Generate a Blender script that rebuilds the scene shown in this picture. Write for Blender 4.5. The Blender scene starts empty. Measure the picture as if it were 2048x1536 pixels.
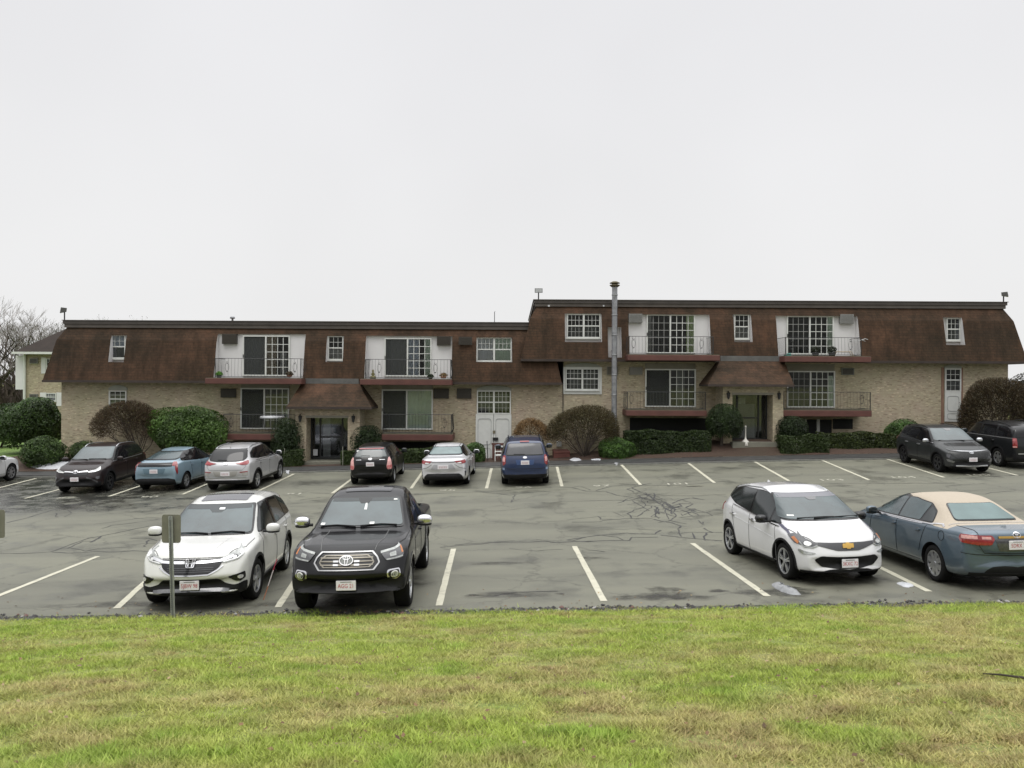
import bpy, bmesh, math, random
import numpy as np
from mathutils import Vector, Matrix
from mathutils.bvhtree import BVHTree

random.seed(7)
RNG = np.random.default_rng(11)
SC = bpy.context.scene
COL = SC.collection
R = math.radians

# ------------------------------------------------------------------ camera
F_PX, ROLL, CAM_Z = 1637.0, 0.0052, 3.6          # focal length in photo pixels (2048 wide), roll, eye height
cd = bpy.data.cameras.new('camera'); cam = bpy.data.objects.new('camera', cd); COL.objects.link(cam)
cd.sensor_width = 36.0; cd.lens = 36.0 * F_PX / 2048.0; cd.clip_end = 3000; cd.clip_start = 0.1
cam.matrix_world = Matrix.Translation((0, 0, CAM_Z)) @ Matrix.Rotation(R(90), 4, 'X') @ Matrix.Rotation(ROLL, 4, 'Z')
SC.camera = cam
SC.render.resolution_x, SC.render.resolution_y = 1024, 768
SC.view_settings.view_transform = 'Standard'; SC.view_settings.look = 'None'
SC.cycles.filter_width = 1.5
SC.view_settings.gamma = 1; SC.view_settings.exposure = 0.0
SC.view_settings.use_curve_mapping = False

# ------------------------------------------------------------------ overcast sky and a soft sun
SUN_EL, SUN_ROT = R(66), R(200)
w = bpy.data.worlds.new('World'); SC.world = w; w.use_nodes = True
nt = w.node_tree; nt.nodes.clear()
def wn(t, **k):
    n = nt.nodes.new(t)
    for a, b in k.items(): setattr(n, a, b)
    return n
out = wn('ShaderNodeOutputWorld'); bg = wn('ShaderNodeBackground')
sky = wn('ShaderNodeTexSky', sky_type='NISHITA', sun_disc=False, sun_elevation=SUN_EL, sun_rotation=SUN_ROT,
         air_density=1.0, dust_density=6.0, ozone_density=1.0)
hsv = wn('ShaderNodeHueSaturation'); hsv.inputs['Saturation'].default_value = 0.12
tc = wn('ShaderNodeTexCoord'); sep = wn('ShaderNodeSeparateXYZ')
ramp = wn('ShaderNodeValToRGB')
cr = ramp.color_ramp; cr.interpolation = 'EASE'
cr.elements[0].position = 0.0; cr.elements[0].color = (8.75, 8.75, 8.75, 1)
cr.elements[1].position = 1.0; cr.elements[1].color = (29.0, 29.2, 29.2, 1)
e = cr.elements.new(0.45); e.color = (8.2, 8.2, 8.4, 1)
nz = wn('ShaderNodeTexNoise'); nz.inputs['Scale'].default_value = 2.2; nz.inputs['Detail'].default_value = 3
mr = wn('ShaderNodeMapRange'); mr.inputs[3].default_value = 0.90; mr.inputs[4].default_value = 1.08
mul = wn('ShaderNodeMixRGB', blend_type='MULTIPLY'); mul.inputs[0].default_value = 1.0
mix = wn('ShaderNodeMixRGB'); mix.inputs[0].default_value = 0.93
L = nt.links.new
L(sky.outputs[0], hsv.inputs['Color']); L(tc.outputs['Generated'], sep.inputs[0]); L(sep.outputs['Z'], ramp.inputs[0])
L(tc.outputs['Generated'], nz.inputs[0]); L(nz.outputs[0], mr.inputs[0])
L(ramp.outputs[0], mul.inputs[1]); L(mr.outputs[0], mul.inputs[2])
L(hsv.outputs[0], mix.inputs[1]); L(mul.outputs[0], mix.inputs[2])
L(mix.outputs[0], bg.inputs[0]); bg.inputs[1].default_value = 0.105
L(bg.outputs[0], out.inputs[0])
sd = bpy.data.lights.new('sun', 'SUN'); sd.energy = 0.8; sd.angle = R(30); sd.color = (1.0, 0.97, 0.93)
so = bpy.data.objects.new('sun', sd); COL.objects.link(so)
so.rotation_euler = Vector((math.sin(SUN_ROT) * math.cos(SUN_EL), math.cos(SUN_ROT) * math.cos(SUN_EL), math.sin(SUN_EL))).to_track_quat('Z', 'Y').to_euler()

# ------------------------------------------------------------------ picture point -> world point
def ray(px, py):
    a = px - 1024; b = 768 - py
    return ((a - ROLL * b) / F_PX, (b + ROLL * a) / F_PX)      # dX, dZ per metre of depth
def at(px, py, Y):
    dx, dz = ray(px, py)
    return Vector((dx * Y, Y, CAM_Z + dz * Y))
def bx(px, Y): return (px - 1024) / F_PX * Y

# ------------------------------------------------------------------ ground heights
CY = [(-60, 0), (13.0, 0.0), (18.8, -0.165), (24, -0.19), (29.4, -0.135), (35.0, 0.01), (200, 0.01)]
SY = [(-60, .021), (13.0, .021), (35, .030), (200, .03)]
def lerp(tab, x):
    if x <= tab[0][0]: return tab[0][1]
    for (a, b), (c, d) in zip(tab, tab[1:]):
        if x <= c: return b + (d - b) * (x - a) / (c - a)
    return tab[-1][1]
def xlim(X): return 30 * math.tanh(X / 30)
def lot_z(X, Y): return lerp(CY, Y) + lerp(SY, Y) * xlim(X)
KERB_Y = 35.25
RISE = [(-26, .45), (-17, .30), (-13, .02), (-6, .0), (-3, -.05), (1, -.05), (4, .15), (8, .50), (11.5, .62), (16, .45), (30, .40)]
def bed_z(X, Y):
    t = min(max((Y - 36.9) / 1.3, 0), 1)
    return lot_z(X, KERB_Y) + .09 + t * lerp(RISE, X)
def lawn_z(X, Y):
    t = (12.85 - Y)
    return lot_z(X, 13.0) + 0.02 + 0.152 * t + .05 * math.sin(X * .9 + Y * .5) * min(t / 3, 1)
def ground_z(X, Y):
    if Y < 12.85: return lawn_z(X, Y)
    if Y < KERB_Y: return lot_z(X, Y)
    return bed_z(X, Y)
def on_ground(px, py, fn=None):
    fn = fn or ground_z
    dx, dz = ray(px, py); Y = 4.0
    while Y < 80:
        if CAM_Z + dz * Y <= fn(dx * Y, Y): break
        Y += .02
    return Vector((dx * Y, Y, fn(dx * Y, Y)))

# ------------------------------------------------------------------ objects, labels
def tag(o, label=None, cat=None, group=None, kind=None):
    if label: o['label'] = label
    if cat: o['category'] = cat
    if group: o['group'] = group
    if kind: o['kind'] = kind
    return o
def empty(name, loc, rz=0, label=None, cat=None, group=None):
    o = bpy.data.objects.new(name, None); COL.objects.link(o); o.empty_display_size = .3
    o.location = loc; o.rotation_euler = (0, 0, rz)
    return tag(o, label, cat, group)
def link_mesh(name, me, mats, parent=None, smooth=False):
    o = bpy.data.objects.new(name, me); COL.objects.link(o)
    for m in (mats if isinstance(mats, (list, tuple)) else [mats]): me.materials.append(m)
    if smooth: me.polygons.foreach_set('use_smooth', [True] * len(me.polygons))
    if parent: o.parent = parent
    return o
class MB:
    """collects shapes; build() links them as one mesh object"""
    def __init__(s): s.v = []; s.f = []; s.m = []
    def add(s, vs, fs, m=0):
        n = len(s.v); s.v += [tuple(v) for v in vs]; s.f += [tuple(i + n for i in f) for f in fs]; s.m += [m] * len(fs); return s
    def box(s, x0, x1, y0, y1, z0, z1, m=0):
        v = [(x, y, z) for z in (z0, z1) for y in (y0, y1) for x in (x0, x1)]
        return s.add(v, [(0, 2, 3, 1), (4, 5, 7, 6), (0, 1, 5, 4), (2, 6, 7, 3), (0, 4, 6, 2), (1, 3, 7, 5)], m)
    def quad(s, a, b, c, d, m=0): return s.add([a, b, c, d], [(0, 1, 2, 3)], m)
    def prism(s, poly, y0, y1, m=0):
        """polygon in (x, z) extruded from y0 to y1"""
        n = len(poly)
        v = [(x, y0, z) for x, z in poly] + [(x, y1, z) for x, z in poly]
        return s.add(v, [tuple(range(n)), tuple(reversed(range(n, 2 * n)))] + [(i, i + n, (i + 1) % n + n, (i + 1) % n) for i in range(n)], m)
    def tube(s, pts, r, k=6, m=0, cap=True):
        pts = [Vector(p) for p in pts]; rs = r if isinstance(r, (list, tuple)) else [r] * len(pts)
        rings = []; up = Vector((0, 0, 1))
        for i, p in enumerate(pts):
            d = (pts[min(i + 1, len(pts) - 1)] - pts[max(i - 1, 0)])
            d = d.normalized() if d.length > 1e-9 else Vector((0, 0, 1))
            a = d.cross(up if abs(d.z) < .95 else Vector((1, 0, 0))).normalized(); b = d.cross(a)
            rings.append([p + (a * math.cos(t) + b * math.sin(t)) * rs[i] for t in [2 * math.pi * j / k for j in range(k)]])
        v = [q for ring in rings for q in ring]
        f = [(i * k + j, i * k + (j + 1) % k, (i + 1) * k + (j + 1) % k, (i + 1) * k + j) for i in range(len(pts) - 1) for j in range(k)]
        if cap: f += [tuple(reversed(range(k))), tuple(range((len(pts) - 1) * k, len(pts) * k))]
        return s.add(v, f, m)
    def lathe(s, prof, c=(0, 0, 0), k=16, axis='z', m=0):
        v = []; n = len(prof)
        for j in range(k):
            t = 2 * math.pi * j / k
            for r, h in prof:
                p = {'z': (r * math.cos(t), r * math.sin(t), h), 'y': (r * math.cos(t), h, r * math.sin(t)), 'x': (h, r * math.cos(t), r * math.sin(t))}[axis]
                v.append((p[0] + c[0], p[1] + c[1], p[2] + c[2]))
        f = [(j * n + i, ((j + 1) % k) * n + i, ((j + 1) % k) * n + i + 1, j * n + i + 1) for j in range(k) for i in range(n - 1)]
        return s.add(v, f, m)
    def build(s, name, mats, parent=None, smooth=False, bevel=0):
        me = bpy.data.meshes.new(name); me.from_pydata(s.v, [], s.f)
        me.polygons.foreach_set('material_index', s.m)
        bm = bmesh.new(); bm.from_mesh(me); bmesh.ops.recalc_face_normals(bm, faces=bm.faces)
        if bevel:
            bmesh.ops.remove_doubles(bm, verts=bm.verts, dist=1e-5)
            bmesh.ops.bevel(bm, geom=[e for e in bm.edges if len(e.link_faces) == 2 and e.calc_face_angle(0) > .6], offset=bevel, segments=1, affect='EDGES')
        bm.to_mesh(me); bm.free(); me.update()
        return link_mesh(name, me, mats, parent, smooth)

# ------------------------------------------------------------------ materials
MATS = {}
def nodes_of(name):
    m = bpy.data.materials.new(name); m.use_nodes = True
    t = m.node_tree; return m, t, t.nodes['Principled BSDF']
def ramp_node(t, stops):
    n = t.nodes.new('ShaderNodeValToRGB'); e = n.color_ramp.elements
    e[0].position, e[0].color = stops[0][0], (*stops[0][1], 1); e[1].position, e[1].color = stops[-1][0], (*stops[-1][1], 1)
    for p, c in stops[1:-1]: q = e.new(p); q.color = (*c, 1)
    return n
def noise_node(t, scale, detail=4, rough=.55, coord='Object', stretch=None):
    tcn = t.nodes.new('ShaderNodeTexCoord'); n = t.nodes.new('ShaderNodeTexNoise')
    n.inputs['Scale'].default_value = scale; n.inputs['Detail'].default_value = detail; n.inputs['Roughness'].default_value = rough
    if stretch:
        mp = t.nodes.new('ShaderNodeMapping'); mp.inputs['Scale'].default_value = stretch
        t.links.new(tcn.outputs[coord], mp.inputs[0]); t.links.new(mp.outputs[0], n.inputs[0])
    else: t.links.new(tcn.outputs[coord], n.inputs[0])
    return n
def mixn(t, a, b, fac, blend='MIX'):
    n = t.nodes.new('ShaderNodeMixRGB'); n.blend_type = blend
    for i, q in ((0, fac), (1, a), (2, b)):
        if hasattr(q, 'is_linked') or hasattr(q, 'links'): t.links.new(q, n.inputs[i])
        elif isinstance(q, (int, float)): n.inputs[i].default_value = q if i == 0 else (q, q, q, 1)
        else: n.inputs[i].default_value = (*q, 1)
    return n.outputs[0]
def mat(name, col, rough=.6, metal=0, var=.15, scale=6, coat=0, spec=.5, bump=0, bscale=40, emit=0, ior=1.5):
    """plain surface with a little procedural unevenness"""
    if name in MATS: return MATS[name]
    m, t, p = nodes_of(name)
    n = noise_node(t, scale)
    c0 = tuple(max(0, c * (1 - var)) for c in col); c1 = tuple(min(1, c * (1 + var)) for c in col)
    r_ = ramp_node(t, [(.25, c0), (.75, c1)]); t.links.new(n.outputs[0], r_.inputs[0]); t.links.new(r_.outputs[0], p.inputs['Base Color'])
    p.inputs['Roughness'].default_value = rough; p.inputs['Metallic'].default_value = metal
    p.inputs['Specular IOR Level'].default_value = spec; p.inputs['Coat Weight'].default_value = coat; p.inputs['Coat Roughness'].default_value = .06
    p.inputs['IOR'].default_value = ior
    if bump:
        b = t.nodes.new('ShaderNodeBump'); b.inputs['Strength'].default_value = bump; b.inputs['Distance'].default_value = .01
        nb = noise_node(t, bscale, 3); t.links.new(nb.outputs[0], b.inputs['Height']); t.links.new(b.outputs[0], p.inputs['Normal'])
    MATS[name] = m
    return m
# ------------------------------------------------------------------ car workshop
def paint(name, col, metal=.0, rough=.32, flake=.06, film=.40):
    if name in MATS: return MATS[name]
    m, t, p = nodes_of(name)
    n = noise_node(t, 5.0, 5); r_ = ramp_node(t, [(.3, tuple(c * (1 - flake) for c in col)), (.7, tuple(min(1, c * (1 + flake)) for c in col))])
    t.links.new(n.outputs[0], r_.inputs[0])
    # road film: a dull grey-brown splash below about half a metre, with its own uneven edge
    ge = t.nodes.new('ShaderNodeTexCoord'); sp = t.nodes.new('ShaderNodeSeparateXYZ'); t.links.new(ge.outputs['Object'], sp.inputs[0])
    mr_ = t.nodes.new('ShaderNodeMapRange'); mr_.inputs[1].default_value = .62; mr_.inputs[2].default_value = .22; mr_.inputs[3].default_value = 0; mr_.inputs[4].default_value = film
    t.links.new(sp.outputs['Z'], mr_.inputs[0])
    n2 = noise_node(t, 9, 6, .65); mm = t.nodes.new('ShaderNodeMath'); mm.operation = 'MULTIPLY'
    t.links.new(mr_.outputs[0], mm.inputs[0]); t.links.new(n2.outputs[0], mm.inputs[1])
    c = mixn(t, r_.outputs[0], (.15, .135, .115), mm.outputs[0]); t.links.new(c, p.inputs['Base Color'])
    p.inputs['Metallic'].default_value = metal; p.inputs['Roughness'].default_value = rough
    p.inputs['Coat Weight'].default_value = .62 if max(col) < .05 else 1.0; p.inputs['Coat Roughness'].default_value = .04; p.inputs['Specular IOR Level'].default_value = .08 if max(col) < .05 else .4
    # rain beads
    v = t.nodes.new('ShaderNodeTexVoronoi'); v.inputs['Scale'].default_value = 75; tcn = t.nodes.new('ShaderNodeTexCoord'); t.links.new(tcn.outputs['Object'], v.inputs[0])
    rr = ramp_node(t, [(0, (1, 1, 1)), (.32, (0, 0, 0))]); t.links.new(v.outputs[0], rr.inputs[0])
    b = t.nodes.new('ShaderNodeBump'); b.inputs['Strength'].default_value = .22; b.inputs['Distance'].default_value = .004
    t.links.new(rr.outputs[0], b.inputs['Height']); t.links.new(b.outputs[0], p.inputs['Coat Normal'])
    MATS[name] = m; return m
def car_mats():
    M = {}
    M['glass'] = mat('car glass', (.013, .018, .019), .04, 0, .1, 2, spec=.5, ior=1.6, bump=.05, bscale=90)
    M['screen'] = mat('windshield glass', (.044, .066, .071), .05, 0, .6, 1.3, spec=.5, ior=1.75, bump=.06, bscale=80)
    M['tint'] = mat('privacy glass', (.008, .008, .009), .06, 0, .1, 2, spec=.5)
    M['black'] = mat('black plastic', (.009, .009, .010), .55, 0, .2, 12, bump=.1, spec=.25)
    M['gloss'] = mat('gloss black', (.008, .008, .009), .15, 0, .1, 5)
    M['seam'] = mat('panel gap', (.004, .004, .004), .8, 0, 0.1)
    M['dim'] = mat('shut line', (.10, .10, .10), .7, 0, 0.1)
    M['chrome'] = mat('chrome', (.72, .72, .74), .18, 1, .05, 8)
    M['alloy'] = mat('alloy', (.50, .51, .53), .32, .85, .12, 14)
    M['darkalloy'] = mat('dark alloy', (.05, .05, .055), .35, .6, .12, 14)
    M['tyre'] = mat('tyre rubber', (.009, .009, .009), .9, 0, .25, 22, bump=.25, bscale=60, spec=.2)
    M['lamp'] = mat('lamp lens', (.34, .35, .34), .12, .35, .35, 22, coat=1)
    M['lampdark'] = mat('lamp housing', (.06, .06, .065), .15, .2, .4, 30, coat=1)
    M['bulb'] = mat('lamp reflector', (.85, .85, .82), .15, .6, .2, 30)
    M['red'] = mat('tail lamp red', (.22, .012, .014), .15, 0, .3, 22, coat=1)
    M['redpale'] = mat('tail lamp pale', (.55, .28, .26), .15, 0, .3, 22, coat=1)
    M['amber'] = mat('amber lens', (.42, .15, .05), .2, 0, .2, 22)
    M['plate'] = mat('plate white', (.68, .66, .68), .45, 0, .06, 20)
    M['platered'] = mat('plate red lettering', (.42, .05, .06), .5, 0, .1, 20)
    M['gold'] = mat('gold emblem', (.46, .29, .08), .3, .8, .1, 20)
    M['paper'] = mat('paper sticker', (.7, .7, .68), .5, 0, .1, 20)
    return M
CM = car_mats()

def eval_mesh(o):
    dg = bpy.context.evaluated_depsgraph_get(); dg.update()
    return bpy.data.meshes.new_from_object(o.evaluated_get(dg), depsgraph=dg)
def drop(o):
    me = o.data; bpy.data.objects.remove(o)
    if me and me.users == 0 and isinstance(me, bpy.types.Mesh): bpy.data.meshes.remove(me)
def text_mesh(s, size, name='lettering', sx=1.0):
    """flat lettering in (x, y), centred"""
    cu = bpy.data.curves.new(name, 'FONT'); cu.body = s; cu.size = size; cu.align_x = 'CENTER'; cu.align_y = 'CENTER'; cu.resolution_u = 2
    o = bpy.data.objects.new(name, cu); COL.objects.link(o); me = eval_mesh(o); bpy.data.objects.remove(o); bpy.data.curves.remove(cu)
    if sx != 1:
        for v in me.vertices: v.co.x *= sx
    return me
def rounded(poly, r, n=4):
    out = []; N = len(poly)
    for i in range(N):
        p = Vector(poly[i]); a = Vector(poly[i - 1]); b = Vector(poly[(i + 1) % N])
        da, db = (a - p), (b - p); ra = min(r, da.length * .45, db.length * .45)
        A = p + da.normalized() * ra; B = p + db.normalized() * ra
        for k in range(n + 1):
            t = k / n; out.append(tuple(A * (1 - t) ** 2 + p * 2 * t * (1 - t) + B * t * t))
    return out
def ellipse(cx, cy, a, b, n=20, t0=0): return [(cx + a * math.cos(t0 + 2 * math.pi * i / n), cy + b * math.sin(t0 + 2 * math.pi * i / n)) for i in range(n)]
def ring_strip(outer, inner):
    """list of quads between two closed outlines with the same number of points"""
    n = len(outer); return [[outer[i], outer[(i + 1) % n], inner[(i + 1) % n], inner[i]] for i in range(n)]
def ribbon(pts, w_):
    P = [Vector(p) for p in pts]; res = []
    offs = []
    for i, p in enumerate(P):
        d = (P[min(i + 1, len(P) - 1)] - P[max(i - 1, 0)]).normalized(); offs.append(Vector((-d.y, d.x)) * w_ / 2)
    for i in range(len(P) - 1):
        res.append([tuple(P[i] + offs[i]), tuple(P[i + 1] + offs[i + 1]), tuple(P[i + 1] - offs[i + 1]), tuple(P[i] - offs[i])])
    return res
def clip(poly, x0, x1):
    def half(ps, f, sgn):
        o = []
        for i in range(len(ps)):
            a, b = ps[i - 1], ps[i]; da, db = (a[0] - f) * sgn, (b[0] - f) * sgn
            if (da >= 0) != (db >= 0):
                t = da / (da - db); o.append((f, a[1] + (b[1] - a[1]) * t))
            if db >= 0: o.append(b)
        return o
    return half(half(poly, x0, 1), x1, -1)
def mirror_poly(p):
    if isinstance(p[0][0], (list, tuple)): return [mirror_poly(q) for q in p]
    return [(-a, b) for a, b in reversed(p)]

class Car:
    def __init__(s, name, label, cat, sp, pt, group=None):
        s.sp = sp; s.pt = pt
        s.root = empty(name, (0, 0, 0), 0, label, cat, group)
        s.body()
    # ---- shell
    def body(s):
        sp = s.sp; xs = sorted({x for k in ('top', 'bot', 'sh', 'w', 'wt') for x, _ in sp[k]})
        xs2 = []
        for x in xs:
            if not xs2 or x - xs2[-1] > .035: xs2.append(x)
        fill = []
        for a, b in zip(xs2, xs2[1:]):
            fill.append(a); n = int((b - a) / .38)
            fill += [a + (b - a) * (k + 1) / (n + 1) for k in range(n)]
        xs = fill + [xs2[-1]]
        W = max(v for _, v in sp['w']); hl = xs[-1]
        dr0 = sp.get('edge', .085); rings = []
        for x in xs:
            zt = lerp(sp['top'], x); zb = lerp(sp['bot'], x); zs = min(lerp(sp['sh'], x), zt - .015); hw = lerp(sp['w'], x); wt = min(lerp(sp['wt'], x), hw * .95)
            d = min(dr0, max(.012, .40 * (zt - zs))); hs = zs - zb
            bulge = sp.get('bulge', .02) * min(1, (zt - zs) / .3)
            P = [(0, zb), (.78 * hw, zb), (.95 * hw, zb + .05 * hs), (.99 * hw, zb + .22 * hs), (hw, zb + .48 * hs), (.995 * hw, zb + .74 * hs), (.982 * hw, zs - .035 * min(1, hs / .4)), (.945 * hw, zs + .004),
                 ((.945 * hw + wt) / 2 + bulge, (zs + zt - d) / 2), (wt, zt - d), (wt * .90, zt - d * .33), (wt * .55, zt - d * .06), (0, zt)]
            rings.append((x, P))
        v = []; K = 13; N = 2 * K - 2
        for x, P in rings:
            full = [(y, z) for y, z in P] + [(-y, z) for y, z in P[-2:0:-1]]
            for y, z in full:
                t = abs(y) / W
                bf = sp.get('bend_f', .22) * t ** 2.4 * max(0, min(1, (x - (hl - sp.get('blen_f', 1.5))) / sp.get('blen_f', 1.5))) ** 1.0
                br = sp.get('bend_r', .12) * t ** 2.4 * max(0, min(1, (-x - (hl - 1.0)) / 1.0))
                v.append((x - bf + br, y, z))
        f = []; mi = []
        n = len(rings)
        for i in range(n - 1):
            xm = (rings[i][0] + rings[i + 1][0]) / 2
            for j in range(N):
                f.append((i * N + j, i * N + (j + 1) % N, (i + 1) * N + (j + 1) % N, (i + 1) * N + j))
                jj = j if j < K - 1 else N - 1 - j
                mi.append(2 if (jj >= 7 and sp.get('vinyl') and sp['vinyl'][0] <= xm <= sp['vinyl'][1]) else (1 if jj < 1 else 0))
        f += [tuple(reversed(range(N))), tuple(range((n - 1) * N, n * N))]; mi += [0, 0]
        me = bpy.data.meshes.new('body'); me.from_pydata(v, [], f); me.polygons.foreach_set('material_index', mi)
        bm = bmesh.new(); bm.from_mesh(me); bmesh.ops.recalc_face_normals(bm, faces=bm.faces); bm.to_mesh(me); bm.free()
        MS = [s.pt, CM['black']] + ([sp['vinyl'][2]] if sp.get('vinyl') else [])
        for q in MS: me.materials.append(q)
        o = bpy.data.objects.new('body', me); COL.objects.link(o)
        md = o.modifiers.new('s', 'SUBSURF'); md.levels = md.render_levels = 2
        sm = eval_mesh(o)
        b2 = bmesh.new(); b2.from_mesh(sm); s.bvh = BVHTree.FromBMesh(b2); b2.free()
        cut = []
        ar = sp.get('arch', sp['wr'] + .055)
        for ax in (sp['xf'], sp['xr']):
            for sg in (1, -1):
                c = MB(); y0, y1 = sorted((sg * (W - .36), sg * (W + .4))); k = 28
                ring = [(ax + ar * math.cos(2 * math.pi * q / k), sp['wr'] + ar * math.sin(2 * math.pi * q / k)) for q in range(k)]
                c.prism(ring, y0, y1); co = c.build('cutter', []); cut.append(co)
        for b in sp.get('cut', []):
            c = MB(); c.box(*b); cut.append(c.build('cutter', []))
        for co in cut:
            md = o.modifiers.new('b', 'BOOLEAN'); md.object = co; md.operation = 'DIFFERENCE'; md.solver = 'EXACT'
        fm = eval_mesh(o)
        if len(fm.polygons) < 200: fm = sm
        for co in cut: drop(co)
        drop(o)
        fm.name = 'body'
        for p in fm.polygons:
            c = p.center
            for ax in (sp['xf'], sp['xr']):
                d = math.hypot(c.x - ax, c.z - sp['wr'])
                if d < ar + .004 and abs(c.y) < W - .012 and (abs(p.normal.y) > .95 or d > ar - .02) and abs(c.y) > W - .5 and c.z < sp['wr'] + ar + .01:
                    rad = Vector((c.x - ax, 0, c.z - sp['wr'])); rad = rad.normalized() if rad.length > 1e-6 else Vector((0, 0, 1))
                    if p.normal.dot(rad) < -.6 or (abs(p.normal.y) > .9 and abs(c.y) < W - .3): p.material_index = 1
            for b in sp.get('cut', []):
                if b[0] - .01 <= c.x <= b[1] + .01 and b[2] - .01 <= c.y <= b[3] + .01 and b[4] - .01 <= c.z <= b[5] - .02: p.material_index = 1
        s.shell = link_mesh('body', fm, [], s.root)
        a = fm.polygons; a.foreach_set('use_smooth', [True] * len(a))
        # split shading at the cut edges
        bm = bmesh.new(); bm.from_mesh(fm)
        for e_ in bm.edges:
            if len(e_.link_faces) == 2 and e_.calc_face_angle(0) > .7: e_.smooth = False
        bm.to_mesh(fm); bm.free()
        for ax in (sp['xf'], sp['xr']):
            for sg in (1, -1): s.wheel(ax, sg, W)
    # ---- projected pieces
    DIR = {'L': ((0, 1, 0)), 'R': ((0, -1, 0)), 'F': ((1, 0, 0)), 'B': ((-1, 0, 0)), 'T': ((0, 0, 1))}
    def proj(s, axis, u, v_, off):
        d = Vector(s.DIR[axis])
        base = {'L': Vector((u, 0, v_)), 'R': Vector((u, 0, v_)), 'F': Vector((0, u, v_)), 'B': Vector((0, u, v_)), 'T': Vector((u, v_, 0))}[axis]
        if axis in 'FB':
            W = max(q for _, q in s.sp['w']); k = max(0, min(1, (abs(u) - .66 * W) / (.34 * W))) * .62
            if k > 0 and not getattr(s, 'straight', False):
                sg = 1 if axis == 'F' else -1
                d = Vector((sg, math.copysign(k, u), 0)).normalized()
                base = Vector((sg * (s.sp['top'][-1][0] - (s.sp['bend_f'] * .75 + .05 if sg > 0 else s.sp['bend_r'] * .75 + .04)), u, v_))
        loc, no, _, _ = s.bvh.ray_cast(base + d * 6, -d)
        s.miss = loc is None
        if loc is None:
            base2 = base + d * ({'L': 1, 'R': 1, 'F': 2.4, 'B': 2.4, 'T': 1.5}[axis])
            loc, no, _, _ = s.bvh.find_nearest(base2)
        if no.dot(d) < 0: no = -no
        return loc + no * off, no
    def pan(s, name, axis, polys, m, off=.008, res=.05, parent=None, thick=.02, both=False, label=None):
        if both:
            r_ = s.pan(name, axis, polys, m, off, res, parent, thick)
            if axis in 'LR': s.pan(name, 'R' if axis == 'L' else 'L', polys, m, off, res, parent, thick)
            else:
                pp = polys if isinstance(polys[0][0], (list, tuple)) else [polys]
                s.pan(name, axis, [mirror_poly(p) for p in pp], m, off, res, parent, thick)
            return r_
        pp = polys if isinstance(polys[0][0], (list, tuple)) else [polys]
        s.straight = any(q in name for q in ('wind', 'screen', 'spoiler', 'paper', 'camera', 'hanging', 'mirror'))
        bm = bmesh.new()
        for poly in pp:
            if len(poly) < 3: continue
            vs = [bm.verts.new((a, b, 0)) for a, b in poly]
            try: bm.faces.new(vs)
            except ValueError: pass
        bmesh.ops.triangulate(bm, faces=bm.faces[:])
        res = .045 if (res or len(pp) > 8) else .07
        off += .003
        if res:
            us = [v.co.x for v in bm.verts]; ws = [v.co.y for v in bm.verts]
            for k in (0, 1):
                lo, hi = (min(us), max(us)) if k == 0 else (min(ws), max(ws)); q = lo + res
                while q < hi - 1e-4:
                    co = (q, 0, 0) if k == 0 else (0, q, 0); no = (1, 0, 0) if k == 0 else (0, 1, 0)
                    bmesh.ops.bisect_plane(bm, geom=bm.verts[:] + bm.edges[:] + bm.faces[:], plane_co=co, plane_no=no); q += res
        bmesh.ops.triangulate(bm, faces=[f for f in bm.faces if len(f.verts) > 4])
        bmesh.ops.remove_doubles(bm, verts=bm.verts, dist=1e-5)
        nrm = {}
        lost = []
        for v in bm.verts:
            p, n = s.proj(axis, v.co.x, v.co.y, off); v.co = p; nrm[v] = n
            if s.miss: lost.append(v)
        if lost: bmesh.ops.delete(bm, geom=lost, context='VERTS')
        be = [e_ for e_ in bm.edges if len(e_.link_faces) == 1]; low = {}
        for e_ in be:
            for v in e_.verts:
                if v not in low: low[v] = bm.verts.new(v.co - nrm[v] * (thick + off))
        for e_ in be:
            a, b = e_.verts
            try: bm.faces.new((a, b, low[b], low[a]))
            except ValueError: pass
        bmesh.ops.recalc_face_normals(bm, faces=bm.faces)
        for f in bm.faces: f.smooth = True
        for e_ in bm.edges:
            if len(e_.link_faces) == 2 and e_.calc_face_angle(0) > .7: e_.smooth = False
        me = bpy.data.meshes.new(name); bm.to_mesh(me); bm.free()
        # outward side up
        o = link_mesh(name, me, m, parent or s.root)
        if label: o['label'] = label
        return o
    def line(s, name, axis, pts, wd, m=None, off=.002, both=False, parent=None):
        return s.pan(name, axis, ribbon(pts, wd), m or CM['seam'], off, .12, parent or s.shell, .006, both)
    def plate(s, axis, z, txt=None, y=0, wd=.305, h=.152, fwd=.02, tilt=0):
        sg = 1 if axis == 'F' else -1
        px_ = [s.proj(axis, y + a * wd / 2, z + b * h / 2, 0)[0].x for a in (-1, 0, 1) for b in (-1, 0, 1)]
        px_ = max(px_) if sg > 0 else min(px_)
        rt = Matrix.Translation((px_ + sg * (.012 + .4 * max(fwd - .02, 0)), y, z)) @ Matrix.Rotation(R(90) if sg > 0 else R(-90), 4, 'Z') @ Matrix.Rotation(R(90) - tilt, 4, 'X')
        m_ = MB(); m_.box(-wd / 2, wd / 2, -h / 2, h / 2, -.012, 0)
        o = m_.build('licence_plate', CM['plate'], s.root, bevel=.006); o.data.transform(rt)
        t_ = MB()
        if txt:
            me = text_mesh(txt, h * .60, sx=.80); me.transform(rt @ Matrix.Translation((0, -h * .05, .003)))
            link_mesh('plate_lettering', me, CM['platered'], o)
            b = MB(); b.box(-wd * .28, wd * .28, h * .33, h * .40, .001, .002)
        else:
            b = MB()
            for k in range(5): b.box(-wd * .36 + k * wd * .15, -wd * .36 + k * wd * .15 + wd * .10, -h * .28, h * .2, .001, .002)
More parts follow.
